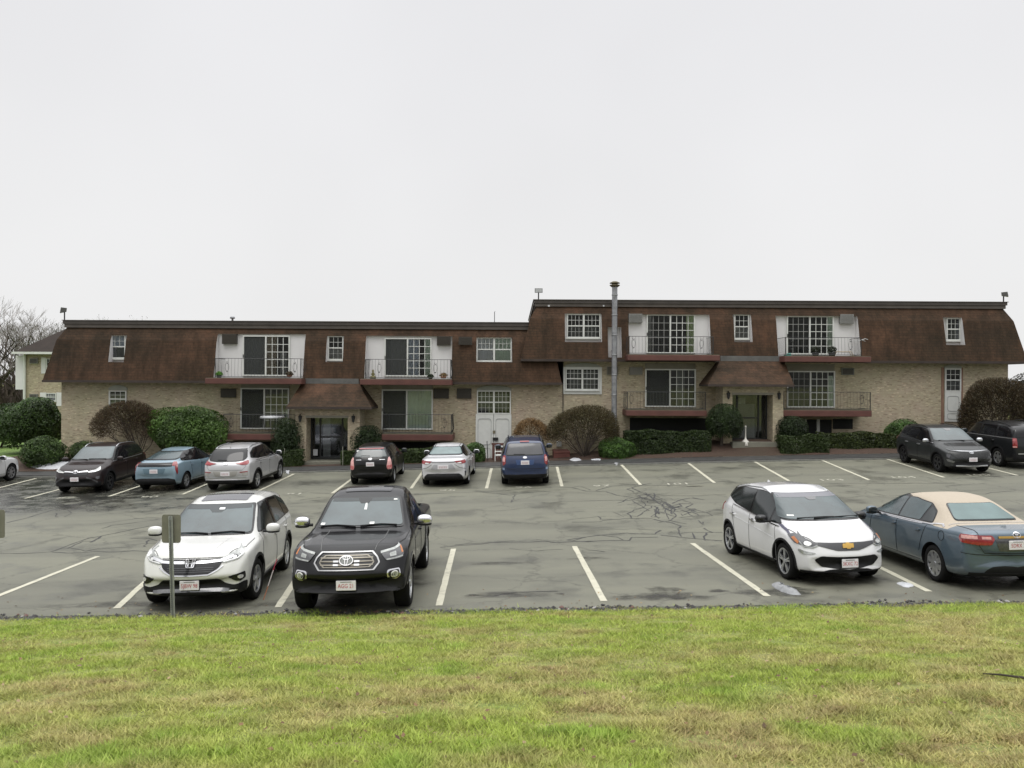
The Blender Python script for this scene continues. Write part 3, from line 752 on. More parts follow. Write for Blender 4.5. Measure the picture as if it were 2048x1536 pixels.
ZL(.07, (60, 660), (240, 615), (410, 565), (520, 530), (700, 490), (800, 465)); ZL(.05, (800, 465), (1040, 445), (1300, 435), (1536, 445)); ZL(.05, (500, 570), (520, 610)); ZL(.05, (610, 545), (640, 570), (590, 605)); ZL(.07, (630, 545), (750, 525))
ZL(.05, (0, 935), (250, 935), (470, 925), (600, 870), (700, 830), (800, 800), (910, 780), (1100, 740), (1350, 690)); ZL(.05, (470, 925), (690, 935), (870, 925), (1290, 915), (1380, 930)); ZL(.045, (610, 890), (760, 825), (850, 825), (910, 780)); ZL(.045, (640, 890), (780, 915), (900, 890), (1180, 875)); ZL(.04, (920, 710), (1000, 685), (1200, 660), (1450, 625)); ZL(.04, (1180, 800), (1350, 800), (1420, 820)); ZL(.05, (1350, 815), (1290, 880)); ZL(.07, (820, 835), (910, 785))
ZS = lambda w_, *p: CR.append((p, w_))
ZS(.05, (620, 985), (700, 990), (860, 988), (960, 984), (1100, 975)); ZS(.05, (960, 984), (1020, 990), (1060, 985), (1100, 982)); ZS(.04, (880, 1095), (1000, 1085), (1100, 1083)); ZS(.05, (1660, 968), (1800, 967), (1910, 966)); ZS(.05, (1480, 975), (1700, 972)); ZS(.04, (910, 1090), (1030, 1082)); ZS(.05, (1900, 958), (2048, 950)); ZS(.04, (1030, 990), (1022, 1005)); ZS(.05, (600, 1000), (640, 995))
ZS(.045, (985, 1193), (1010, 1188), (1060, 1184), (1110, 1183)); ZS(.045, (1540, 1112), (1600, 1120)); ZS(.04, (1175, 1100), (1210, 1104))
rw = random.Random(4)
for k in range(24):
    x = rw.gauss(1325, 38); y = 1010 + (x - 1325) * .28 + rw.gauss(0, 13); q = [(x, y)]
    for j in range(rw.choice([2, 3, 4])): x += rw.uniform(-26, 30); y += rw.uniform(-7, 9); q.append((x, y))
    CR.append((q, rw.choice([.03, .04, .05, .06])))
for k in range(26):
    x = rw.choice([rw.uniform(60, 330), rw.uniform(900, 1450), rw.uniform(1500, 2040)]); y = rw.uniform(985, 1105) if x < 1460 else rw.uniform(968, 1000); q = [(x, y)]
    for j in range(3): x += rw.uniform(10, 60); y += rw.uniform(-6, 6); q.append((x, y))
    CR.append((q, rw.choice([.02, .03])))
def cracks():
    mb = MB()
    for pts, w_ in CR:
        P = []
        for x, y in pts:
            g = on_ground(x, y, lot_z); P.append((g.x, g.y))
        Q = [P[0]]
        for a, b in zip(P, P[1:]):
            n = max(1, int((Vector(b) - Vector(a)).length / .22))
            for k in range(1, n + 1): Q.append((a[0] + (b[0] - a[0]) * k / n + random.gauss(0, .018), a[1] + (b[1] - a[1]) * k / n + random.gauss(0, .03)))
        ground_ribbon(mb, Q, w_ * .72, .004, sub=.3, wob=.55)
    tag(mb.build('road_cracks', mat('crack tar', (.030, .030, .030), .6, 0, .5, 6)), kind='structure')
cracks()
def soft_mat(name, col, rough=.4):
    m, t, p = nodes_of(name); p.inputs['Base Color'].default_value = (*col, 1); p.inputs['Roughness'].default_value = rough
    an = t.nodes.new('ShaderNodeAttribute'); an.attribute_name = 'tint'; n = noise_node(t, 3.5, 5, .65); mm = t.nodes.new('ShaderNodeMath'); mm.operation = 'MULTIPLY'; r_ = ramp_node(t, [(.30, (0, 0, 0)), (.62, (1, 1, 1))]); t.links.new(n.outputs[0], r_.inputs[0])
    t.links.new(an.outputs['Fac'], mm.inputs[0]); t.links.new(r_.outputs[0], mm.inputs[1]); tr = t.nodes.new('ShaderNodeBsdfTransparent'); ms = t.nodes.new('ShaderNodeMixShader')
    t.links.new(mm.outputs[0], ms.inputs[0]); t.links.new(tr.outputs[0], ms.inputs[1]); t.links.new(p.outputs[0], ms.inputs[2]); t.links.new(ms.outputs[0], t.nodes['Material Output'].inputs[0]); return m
def stains_and_shade():
    V = []; Fc = []; A = []
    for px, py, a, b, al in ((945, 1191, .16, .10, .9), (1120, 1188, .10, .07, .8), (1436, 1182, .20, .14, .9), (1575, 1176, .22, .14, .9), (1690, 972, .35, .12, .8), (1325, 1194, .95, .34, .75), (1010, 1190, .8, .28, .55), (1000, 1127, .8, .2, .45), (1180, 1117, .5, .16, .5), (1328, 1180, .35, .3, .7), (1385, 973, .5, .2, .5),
                            (735, 1170, 1.1, 1.9, .75), (410, 1160, 1.0, 1.8, .7), (1640, 1140, 1.0, 1.7, .75), (1950, 1150, 1.1, 1.5, .8), (1560, 1185, .8, .35, .8), (760, 960, 1.0, 2.0, .6), (897, 962, 1.0, 2.0, .6), (1055, 960, 1.0, 2.0, .6), (1920, 940, 1.0, 2.0, .6), (180, 975, 1.0, 2.2, .7), (480, 968, 1.0, 2.0, .6), (1475, 925, 1.2, .6, .25), (640, 1207, 1.2, .3, .5), (240, 1210, 1.5, .25, .4)):  # ellipses below the parked cars paint in their contact shade; the others are stains
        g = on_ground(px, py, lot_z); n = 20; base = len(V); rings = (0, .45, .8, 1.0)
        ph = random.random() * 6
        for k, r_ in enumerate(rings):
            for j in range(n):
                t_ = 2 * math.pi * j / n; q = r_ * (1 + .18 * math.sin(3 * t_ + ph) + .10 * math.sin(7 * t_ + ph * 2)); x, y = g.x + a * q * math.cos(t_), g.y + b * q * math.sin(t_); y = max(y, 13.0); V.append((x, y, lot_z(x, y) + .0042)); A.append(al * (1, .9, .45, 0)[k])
        for k in range(3):
            for j in range(n): Fc.append((base + k * n + j, base + k * n + (j + 1) % n, base + (k + 1) * n + (j + 1) % n, base + (k + 1) * n + j))
    me = bpy.data.meshes.new('oil_and_car_shade'); me.from_pydata(V, [], Fc); at_ = me.color_attributes.new('tint', 'FLOAT_COLOR', 'POINT'); at_.data.foreach_set('color', np.repeat(np.array(A), 4))
    tag(link_mesh('oil_and_car_shade', me, soft_mat('oil and car shade', (.022, .020, .019), .30)), kind='structure')
stains_and_shade()

def litter():
    n = 520; Y = 5 + 8.2 * RNG.random(n); X = (RNG.random(n) * 2 - 1) * (Y * .66 + .5); Z = np.array([ground_z(x, y) + .03 for x, y in zip(X, Y)])
    n2 = 260; Y2 = 13.05 + 1.6 * RNG.random(n2) ** 3; X2 = (RNG.random(n2) * 2 - 1) * 9.5; Z2 = np.array([lot_z(x, y) + .012 for x, y in zip(X2, Y2)])
    C = np.stack([np.r_[X, X2], np.r_[Y, Y2], np.r_[Z, Z2]], 1); k = len(C); up = np.tile([0, 0, 1.0], (k, 1))
    tag(tint_mesh('leaf_litter', leaves_at(C, up, .022, .6, .5), shade((.16, .095, .045), k, .5, (.30, .22, .12), .3), LEAF, 4), kind='stuff')
# ------------------------------------------------------------------ the apartment building
YW = 39.5; OV = .58                      # wall plane, roof overhang
def Zp(px, py, Y): return at(px, py, Y).z
def m_brick(name='washed brick', scale=1.0):
    m, t, p = nodes_of(name)
    tcn = t.nodes.new('ShaderNodeTexCoord'); sp = t.nodes.new('ShaderNodeSeparateXYZ'); cb = t.nodes.new('ShaderNodeCombineXYZ'); ad = t.nodes.new('ShaderNodeMath'); ad.operation = 'ADD'
    t.links.new(tcn.outputs['Object'], sp.inputs[0]); t.links.new(sp.outputs['X'], ad.inputs[0]); t.links.new(sp.outputs['Y'], ad.inputs[1]); t.links.new(ad.outputs[0], cb.inputs[0]); t.links.new(sp.outputs['Z'], cb.inputs[1])
    b = t.nodes.new('ShaderNodeTexBrick'); b.inputs['Scale'].default_value = 1; b.inputs['Brick Width'].default_value = .22; b.inputs['Row Height'].default_value = .075; b.inputs['Mortar Size'].default_value = .010; b.inputs['Bias'].default_value = -.1
    b.inputs['Color1'].default_value = (.46, .395, .275, 1); b.inputs['Color2'].default_value = (.33, .265, .18, 1); b.inputs['Mortar'].default_value = (.38, .345, .255, 1)
    t.links.new(cb.outputs[0], b.inputs[0])
    n = noise_node(t, .8, 5, .6); r_ = ramp_node(t, [(.3, (.30, .30, .185)), (.5, (.41, .355, .255)), (.72, (.43, .325, .27))]); t.links.new(n.outputs[0], r_.inputs[0])
    # odd pale and burnt bricks
    v = t.nodes.new('ShaderNodeTexVoronoi'); v.inputs['Scale'].default_value = 1; mp = t.nodes.new('ShaderNodeMapping'); mp.inputs['Scale'].default_value = (8.5, 26, 1); t.links.new(cb.outputs[0], mp.inputs[0]); t.links.new(mp.outputs[0], v.inputs[0])
    rv = ramp_node(t, [(0, (.09, .055, .045)), (.07, (.12, .08, .06)), (.10, (.5, .5, .5)), (.86, (.5, .5, .5)), (.92, (.95, .93, .88)), (1, (1, .98, .92))]); rv.color_ramp.interpolation = 'CONSTANT'
    sx = t.nodes.new('ShaderNodeSeparateColor'); t.links.new(v.outputs['Color'], sx.inputs[0]); t.links.new(sx.outputs[0], rv.inputs[0])
    c = mixn(t, b.outputs[0], r_.outputs[0], .45); c = mixn(t, c, rv.outputs[0], .36, 'OVERLAY'); t.links.new(c, p.inputs['Base Color']); p.inputs['Roughness'].default_value = .85
    bp = t.nodes.new('ShaderNodeBump'); bp.inputs['Strength'].default_value = .5; bp.inputs['Distance'].default_value = .01; t.links.new(b.outputs['Fac'], bp.inputs['Height']); bp.invert = True; t.links.new(bp.outputs[0], p.inputs['Normal'])
    return m
def m_shingle():
    m, t, p = nodes_of('brown shingle')
    tcn = t.nodes.new('ShaderNodeTexCoord'); sp = t.nodes.new('ShaderNodeSeparateXYZ'); cb = t.nodes.new('ShaderNodeCombineXYZ'); ad = t.nodes.new('ShaderNodeMath'); ad.operation = 'ADD'
    t.links.new(tcn.outputs['Object'], sp.inputs[0]); t.links.new(sp.outputs['X'], ad.inputs[0]); t.links.new(sp.outputs['Y'], ad.inputs[1]); t.links.new(ad.outputs[0], cb.inputs[0]); t.links.new(sp.outputs['Z'], cb.inputs[1])
    b = t.nodes.new('ShaderNodeTexBrick'); b.inputs['Scale'].default_value = 1; b.inputs['Brick Width'].default_value = .30; b.inputs['Row Height'].default_value = .125; b.inputs['Mortar Size'].default_value = .010
    b.inputs['Color1'].default_value = (.080, .039, .022, 1); b.inputs['Color2'].default_value = (.052, .025, .015, 1); b.inputs['Mortar'].default_value = (.030, .017, .011, 1); t.links.new(cb.outputs[0], b.inputs[0])
    n = noise_node(t, .35, 6, .62, stretch=(1, 1, 1.7)); r_ = ramp_node(t, [(.34, (.018, .014, .008)), (.50, (.048, .025, .014)), (.70, (.118, .058, .034))]); t.links.new(n.outputs[0], r_.inputs[0])
    n2 = noise_node(t, 7, 4, .6); ns = noise_node(t, 1.0, 5, .65, stretch=(2.2, 2.2, .22)); rs = ramp_node(t, [(.38, (.45, .42, .36)), (.56, (1, 1, 1)), (.75, (1.45, 1.3, 1.2))]); t.links.new(ns.outputs[0], rs.inputs[0])
    c = mixn(t, b.outputs[0], r_.outputs[0], .50); c = mixn(t, c, rs.outputs[0], .8, 'MULTIPLY'); c = mixn(t, c, (.060, .058, .026), mixn(t, (0, 0, 0), (.55, .55, .55), n2.outputs[0]) if False else .10)
    c = mixn(t, c, mixn(t, (.55, .55, .55), (1.4, 1.4, 1.4), n2.outputs[0]), 1.0, 'MULTIPLY'); t.links.new(c, p.inputs['Base Color']); p.inputs['Roughness'].default_value = .8; p.inputs['Specular IOR Level'].default_value = .25
    bp = t.nodes.new('ShaderNodeBump'); bp.inputs['Strength'].default_value = .6; bp.inputs['Distance'].default_value = .012; bp.invert = True; t.links.new(b.outputs['Fac'], bp.inputs['Height']); t.links.new(bp.outputs[0], p.inputs['Normal'])
    return m
def m_pane():
    m, t, p = nodes_of('window glass'); t.nodes.remove(p)
    tr = t.nodes.new('ShaderNodeBsdfTransparent'); tr.inputs[0].default_value = (.94, .95, .95, 1); gl = t.nodes.new('ShaderNodeBsdfGlossy'); gl.inputs['Roughness'].default_value = .04; gl.inputs[0].default_value = (.72, .74, .80, 1)
    ms = t.nodes.new('ShaderNodeMixShader'); fr = t.nodes.new('ShaderNodeFresnel'); fr.inputs[0].default_value = 1.5; nz_ = noise_node(t, 1.5, 2); bp = t.nodes.new('ShaderNodeBump'); bp.inputs['Strength'].default_value = .08; bp.inputs['Distance'].default_value = .02
    t.links.new(nz_.outputs[0], bp.inputs['Height']); t.links.new(bp.outputs[0], gl.inputs['Normal'])
    mm = t.nodes.new('ShaderNodeMath'); mm.operation = 'ADD'; mm.inputs[1].default_value = .015; t.links.new(fr.outputs[0], mm.inputs[0]); t.links.new(mm.outputs[0], ms.inputs[0])
    t.links.new(tr.outputs[0], ms.inputs[1]); t.links.new(gl.outputs[0], ms.inputs[2]); t.links.new(ms.outputs[0], t.nodes['Material Output'].inputs[0])
    return m
BR = m_brick(); SH = m_shingle(); PANE = m_pane()
WHT = mat('white board', (.66, .65, .65), .6, 0, .05, 1.2); TRIM = mat('white trim', (.62, .63, .60), .5, 0, .06, 5); CAP = mat('parapet metal', (.060, .050, .044), .55, 0, .25, 2.0); CAP2 = mat('parapet band', (.085, .072, .062), .55, 0, .25, 2.0)
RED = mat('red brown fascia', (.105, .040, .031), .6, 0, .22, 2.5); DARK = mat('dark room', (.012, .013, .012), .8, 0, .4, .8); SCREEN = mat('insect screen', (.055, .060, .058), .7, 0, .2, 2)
IRON = mat('black iron', (.016, .017, .017), .5, 0, .2, 20); SOFF = mat('stained soffit', (.055, .048, .040), .8, 0, .3, 2); BEIGE = mat('lintel board', (.22, .205, .165), .7, 0, .15, 2); CONC = mat('concrete', (.17, .165, .13), .8, 0, .15, 3, bump=.2)
ACD = mat('brown grille', (.040, .034, .026), .6, 0, .3, 30); ACG = mat('grey grille', (.20, .20, .19), .5, 0, .15, 20); GALV = mat('galvanised pipe', (.27, .275, .29), .42, .6, .35, 5); FLASH = mat('grey flashing', (.12, .12, .115), .5, .2, .25, 3)
CUR = {k: mat('curtain ' + k, c, .8, 0, .12, 3) for k, c in dict(white=(.50, .51, .52), blue=(.34, .38, .44), green=(.34, .42, .22), pale=(.42, .50, .40), tan=(.24, .20, .15), grey=(.20, .20, .19), dim=(.10, .105, .095)).items()}

def fbox(mb, px0, px1, py0, py1, Y, depth, proud=0, m=0, back=0):
    """box on a wall plane at depth Y: its front stands `proud` in front of it"""
    cx = (px0 + px1) / 2; y = Y - proud
    mb.box(bx(px0, y), bx(px1, y), y, y + depth, Zp(cx, py1, y), Zp(cx, py0, y), m)
def pbar(mb, a, b, w_, d, Y, m=0):
    """bar between picture points a, b on plane Y, width w_ metres"""
    A = at(*a, Y); B = at(*b, Y); t_ = (B - A).normalized(); n = Vector((-t_.z, 0, t_.x)) * w_ / 2
    mb.prism([(A.x + n.x, A.z + n.z), (B.x + n.x, B.z + n.z), (B.x - n.x, B.z - n.z), (A.x - n.x, A.z - n.z)], Y, Y + d, m)
class Face:
    """rectangle on a plane, in metres, with children"""
    def __init__(s, px0, px1, py0, py1, Y):
        cx = (px0 + px1) / 2; s.x0, s.x1 = bx(px0, Y), bx(px1, Y); s.z1, s.z0 = Zp(cx, py0, Y), Zp(cx, py1, Y); s.Y = Y
def grid_bars(mb, x0, x1, z0, z1, nx, nz, Y, w_=.018, d=.012):
    for i in range(1, nx): x = x0 + (x1 - x0) * i / nx; mb.box(x - w_ / 2, x + w_ / 2, Y - d, Y, z0, z1)
    for j in range(1, nz): z = z0 + (z1 - z0) * j / nz; mb.box(x0, x1, Y - d - .002, Y - .002, z - w_ / 2, z + w_ / 2)
def rim(mb, x0, x1, z0, z1, w_, Y, d):
    mb.box(x0, x0 + w_, Y - d, Y, z0, z1); mb.box(x1 - w_, x1, Y - d, Y, z0, z1); mb.box(x0 + w_, x1 - w_, Y - d, Y, z1 - w_, z1); mb.box(x0 + w_, x1 - w_, Y - d, Y, z0, z0 + w_)
def hung_window(parent, F, units=1, grid=(3, 2), lower_grid=True, curtain=None, lowdark=False, sill=True, surround=False):
    """double-hung sash window: backing, curtain, pane, frame and glazing bars"""
    x0, x1, z0, z1, Y = F.x0, F.x1, F.z0, F.z1, F.Y
    fr = MB(); rim(fr, x0, x1, z0, z1, .055, Y, .075)
    if sill: fr.box(x0 - .04, x1 + .04, Y - .11, Y, z0 - .06, z0 - .002)
    if surround: rim(fr, x0 - .13, x1 + .13, z0 - .20, z1 + .02, .12, Y, .045)
    uw = (x1 - x0 - .11) / units; zm = (z0 + z1) / 2
    w_ = fr.build('window', TRIM, parent)
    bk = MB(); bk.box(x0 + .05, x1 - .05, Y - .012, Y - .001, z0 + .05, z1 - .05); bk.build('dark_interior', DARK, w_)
    if curtain:
        for (u, a, b, zc0, zc1, cm) in curtain:
            c = MB(); xa, xb = x0 + .055 + u * uw + a * uw, x0 + .055 + u * uw + b * uw; n = max(2, int((xb - xa) / .06)); v = []
            for i in range(n + 1):
                x = xa + (xb - xa) * i / n; yy = Y - .018 - (.006 if i % 2 else 0)
                v += [(x, yy, z0 + .055 + zc0 * (z1 - z0 - .11)), (x, yy, z0 + .055 + zc1 * (z1 - z0 - .11))]
            c.add(v, [(2 * i, 2 * i + 2, 2 * i + 3, 2 * i + 1) for i in range(n)]); c.build('curtain', CUR[cm], w_)
    g = MB(); g.box(x0 + .055, x1 - .055, Y - .034, Y - .030, z0 + .055, z1 - .055); g.build('pane', PANE, w_)
    b = MB()
    for u in range(units):
        a0 = x0 + .055 + u * uw; a1 = a0 + uw
        if u: b.box(a0 - .045, a0 + .045, Y - .085, Y - .034, z0 + .055, z1 - .055)
        q0 = a0 + (.045 if u else 0); q1 = a1 - (.045 if u < units - 1 else 0)
        b.box(q0, q1, Y - .07, Y - .034, zm - .028, zm + .028)
        grid_bars(b, q0, q1, zm + .028, z1 - .055, grid[0], grid[1], Y - .034, .017)
        if lower_grid: grid_bars(b, q0, q1, z0 + .055, zm - .028, grid[0], grid[1], Y - .034, .009)
    b.build('glazing_bars', TRIM, w_)
    return w_
def sliding_door(parent, F, left='screen', right='grid', curtain=(), frame=TRIM, leftgrid=False):
    x0, x1, z0, z1, Y = F.x0, F.x1, F.z0, F.z1, F.Y; xm = x0 + (x1 - x0) * .49
    fr = MB(); rim(fr, x0, x1, z0, z1, .06, Y, .08); fr.box(xm - .035, xm + .035, Y - .085, Y, z0 + .06, z1 - .06)
    d = fr.build('sliding_door', frame, parent)
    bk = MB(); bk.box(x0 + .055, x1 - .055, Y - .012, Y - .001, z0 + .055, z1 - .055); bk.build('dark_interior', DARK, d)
    for (a, b, zt, cm) in curtain:
        c = MB(); xa, xb = x0 + .06 + a * (x1 - x0 - .12), x0 + .06 + b * (x1 - x0 - .12); n = max(2, int((xb - xa) / .07)); v = []
        for i in range(n + 1):
            x = xa + (xb - xa) * i / n; yy = Y - .016 - (.010 if i % 2 else 0); v += [(x, yy, z0 + .06), (x, yy, z0 + .06 + zt * (z1 - z0 - .12))]
        c.add(v, [(2 * i, 2 * i + 2, 2 * i + 3, 2 * i + 1) for i in range(n)]); c.build('curtain', CUR[cm], d)
    g = MB(); g.box(x0 + .06, x1 - .06, Y - .034, Y - .030, z0 + .06, z1 - .06); g.build('pane', PANE, d)
    if left == 'screen':
        s_ = MB(); s_.box(x0 + .06, xm - .035, Y - .044, Y - .040, z0 + .06, z1 - .06)
        m, = [MATS.get('screen mesh')] or [None]
        if not m:
            m, t, p = nodes_of('screen mesh'); tr = t.nodes.new('ShaderNodeBsdfTransparent'); ms = t.nodes.new('ShaderNodeMixShader'); ms.inputs[0].default_value = .42; p.inputs['Base Color'].default_value = (.06, .065, .063, 1); p.inputs['Roughness'].default_value = .8
            t.links.new(tr.outputs[0], ms.inputs[1]); t.links.new(p.outputs[0], ms.inputs[2]); t.links.new(ms.outputs[0], t.nodes['Material Output'].inputs[0]); MATS['screen mesh'] = m
        s_.build('insect_screen', m, d)
    b = MB()
    if right == 'grid': grid_bars(b, xm + .035, x1 - .06, z0 + .06, z1 - .06, 4, 5, Y - .036, .028)
    if leftgrid:
        lg = MB(); grid_bars(lg, x0 + .06, xm - .035, z0 + .06, z1 - .06, 4, 5, Y - .0345, .022, .004); lg.build('glazing_bars', MATS.get('dull bars') or mat('dull bars', (.30, .30, .29), .6), d)
    if right == 'grid': b.build('glazing_bars', frame, d)
    h = MB(); h.box(x0 + .02, x0 + .05, Y - .12, Y - .08, z0 + (z1 - z0) * .45, z0 + (z1 - z0) * .53); h.build('handle', IRON, d)
    return d
def air_con(parent, px0, px1, py0, py1, Y, m, proud=.18, rimm=None):
    F = Face(px0, px1, py0, py1, Y); mb = MB(); mb.box(F.x0, F.x1, Y - proud, Y, F.z0, F.z1)
    a = mb.build('air_conditioner', rimm or m, parent); g = MB(); n = 7
    for k in range(n): z = F.z0 + .05 + (F.z1 - F.z0 - .1) * k / (n - 1); g.box(F.x0 + .04, F.x1 - .04, Y - proud - .012, Y - proud, z - .014, z + .014)
    g.build('louvre', m, a); return a
def railing(parent, X0, X1, Yf, Yb, z0, z1, scroll=()):
    """wrought-iron rail with returns to the wall and a few scrolled balusters"""
    mb = MB(); r_ = .013
    for z in (z0 + .04, z1): mb.tube([(X0, Yb, z), (X0, Yf, z), (X1, Yf, z), (X1, Yb, z)], 0.012, 5)
    n = int((X1 - X0) / .15)
    def bal(x, y, o=(0, -1)):
        b_ = .05
        mb.tube([(x, y, z0 + .04), (x + o[0] * b_, y + o[1] * b_, z0 + .22), (x + o[0] * b_ * .6, y + o[1] * b_ * .6, z0 + .42), (x, y, z1)], r_ * .38, 4)
    for i in range(n + 1): bal(X0 + (X1 - X0) * i / n, Yf)
    for k in range(1, 9):
        y = Yf + (Yb - Yf) * k / 9; bal(X0, y, (-1, 0)); bal(X1, y, (1, 0))
    for x in [X0, X1]: mb.box(x - .016, x + .016, Yf - .016, Yf + .016, z0, z1)
    for fr in scroll:
        cx = X0 + (X1 - X0) * fr
        for sg in (1, -1):
            P = [(cx + sg * (.02 + .065 * math.sin(math.pi * k / 8)), Yf - .012, z0 + .25 + .5 * k / 8) for k in range(9)]; mb.tube(P, .007, 4)
        mb.lathe([(0, -.03), (.03, 0), (0, .03)], (cx, Yf - .012, z0 + .30), 6); mb.lathe([(0, -.03), (.03, 0), (0, .03)], (cx, Yf - .012, z0 + .66), 6)
    return mb.build('railing', IRON, parent)
def balcony(parent, px0, px1, py0, py1, rail, Yf=38.1, Yb=YW, scroll=(), slabm=RED):
    F = Face(px0, px1, py0, py1, Yf); mb = MB(); mb.box(F.x0, F.x1, Yf, Yb, F.z0, F.z1)
    b = mb.build('balcony', [slabm], parent, bevel=.012)
    dk = MB(); dk.box(F.x0 + .02, F.x1 - .02, Yf + .02, Yb, F.z1, F.z1 + .035); dk.build('balcony_deck', mat('mossy deck', (.075, .068, .040), .85, 0, .35, 3), b)
    R_ = Face(rail[0], rail[1], rail[2], rail[3], Yf + .05)
    railing(b, max(R_.x0, F.x0 + .05), min(R_.x1, F.x1 - .05), Yf + .06, Yb - .02, F.z1 + .04, R_.z1, scroll)
    return b

class Wing:
    """brick wing under a mansard: walls, eaves, cut-in openings"""
    def __init__(s, name, label, pxl, pxr, top, cap, kink, eave, base, hipl, hipr):
        s.root = empty(name, (0, 0, 0), 0, label, 'apartment building'); s.xl, s.xr = bx(pxl, YW), bx(pxr, YW)
        cx = (pxl + min(pxr, 2048)) / 2; s.cx = cx
        s.zt = Zp(cx, top, YW); s.zc = Zp(cx, cap, YW); s.ze = Zp(cx, eave, YW - OV); s.zk = Zp(cx, kink, YW - .2)
        s.prof = [(s.ze, OV), (s.zk, .16), (s.zc, -.16)]       # height -> how far the slope stands out
        s.hipl, s.hipr = hipl, hipr; s.base = base; s.open = []
    def out(s, z): return lerp(s.prof, z)
    def opening(s, px0, px1, py0, py1, back=.05, depth_px_Y=None):
        Y = YW - OV * .85
        x0, x1 = bx(px0, Y), bx(px1, Y); cx = (px0 + px1) / 2; z1 = Zp(cx, py0, YW - .1); z0 = Zp(cx, py1, YW - .35) if py1 else s.ze + .10
        s.open.append((x0, x1, z0, z1)); return x0, x1, z0, z1
    def finish(s, depth=13):
        xs = sorted({s.xl, s.xr} | {q for o in s.open for q in o[:2]}); zs = sorted({s.ze, s.zk, s.zc} | {max(q, s.ze) for o in s.open for q in o[2:4]})
        mb = MB(); Yb = YW + depth
        inside = lambda x, z: any(o[0] < x < o[1] and o[2] < z < o[3] for o in s.open)
        L = lambda x, z: x - (s.out(z) if (s.hipl and x == s.xl) else 0) + (s.out(z) if (s.hipr and x == s.xr) else 0)
        for a, b in zip(xs, xs[1:]):
            for c, d in zip(zs, zs[1:]):
                if inside((a + b) / 2, (c + d) / 2): continue
                n = max(1, int((b - a) / 2))
                mb.quad((L(a, c), YW - s.out(c), c), (L(b, c), YW - s.out(c), c), (L(b, d), YW - s.out(d), d), (L(a, d), YW - s.out(d), d))
        for side, x, sg in ((s.hipl, s.xl, -1), (s.hipr, s.xr, 1)):
            for c, d in zip(zs, zs[1:]):
                oc, od = (s.out(c), s.out(d)) if side else (0, 0)
                mb.quad((x + sg * oc, YW - s.out(c), c), (x + sg * oc, Yb, c), (x + sg * od, Yb, d), (x + sg * od, YW - s.out(d), d))
        mb.quad((s.xl, YW + .1, s.zc + .05), (s.xr, YW + .1, s.zc + .05), (s.xr, Yb, s.zc + .05), (s.xl, Yb, s.zc + .05))
        s.roof = mb.build('roof', SH, s.root)
        # eave board and soffit
        EM = [mat('eave board', (.040, .028, .022), .7, 0, .3, 3), SOFF]; xl, xr = s.xl - (OV if s.hipl else 0), s.xr + (OV if s.hipr else 0)
        cuts = sorted([(o[0], o[1]) for o in s.open if o[2] < s.ze]); q = xl; segs = []
        for a, b in cuts: segs.append((q, a)); q = b
        segs.append((q, xr))
        for a, b in segs:
            e = MB(); e.box(a, b, YW - OV - .035, YW - OV, s.ze - .10, s.ze + .015); e.box(a, b, YW - OV, YW - .002, s.ze - .09, s.ze - .05, 1); e.build('eave', EM, s.root)
        if s.hipl: e = MB(); e.box(xl - .02, xl, YW - OV - .035, Yb, s.ze - .10, s.ze + .015); e.box(xl, s.xl, YW - OV, Yb, s.ze - .088, s.ze - .052, 1); e.build('side_eave', EM, s.root)
        if s.hipr: e = MB(); e.box(xr, xr + .02, YW - OV - .035, Yb, s.ze - .10, s.ze + .015); e.box(s.xr, xr, YW - OV, Yb, s.ze - .088, s.ze - .052, 1); e.build('side_eave', EM, s.root)
        # white-lined cut-ins
        for x0, x1, z0, z1 in s.open:
            c = MB(); ya = YW + .12; zb = max(z0, s.ze)
            lv = [z for z in (zb, s.zk, z1) if zb <= z <= z1]; lv = sorted(set(lv))
            for x in (x0, x1):
                for a, b in zip(lv, lv[1:]): c.quad((x, YW - s.out(a) + .005, a), (x, ya, a), (x, ya, b), (x, YW - s.out(b) + .005, b))
                if z0 < s.ze: c.quad((x, YW - OV, z0), (x, ya, z0), (x, ya, s.ze), (x, YW - OV, s.ze))
            c.quad((x0, ya, z0 - .02), (x1, ya, z0 - .02), (x1, ya, z1), (x0, ya, z1)); c.quad((x0, YW - s.out(z1), z1), (x1, YW - s.out(z1), z1), (x1, ya, z1), (x0, ya, z1))
            c.quad((x0, YW - s.out(zb), zb), (x1, YW - s.out(zb), zb), (x1, ya, zb), (x0, ya, zb), 1)
            c.build('dormer_lining', [WHT, SH], s.root)
        # parapet: two stepped bands and a coping
        for za, zb, pr, m in ((s.zc, s.zc + (s.zt - s.zc) * .48, .08, CAP2), (s.zc + (s.zt - s.zc) * .48, s.zt - .03, .13, CAP), (s.zt - .03, s.zt, .17, CAP2)):
            p_ = MB(); yo = YW + .16 - pr; p_.box(s.xl + .16 - pr * (1 if s.hipl else -.0), s.xr - .16 + pr, yo, Yb, za, zb - .002); p_.build('parapet', m, s.root)
        w_ = MB(); w_.box(s.xl, s.xr, YW, Yb - .05, s.base, s.ze - .06); s.wall = w_.build('brick_wall', BR, s.root)

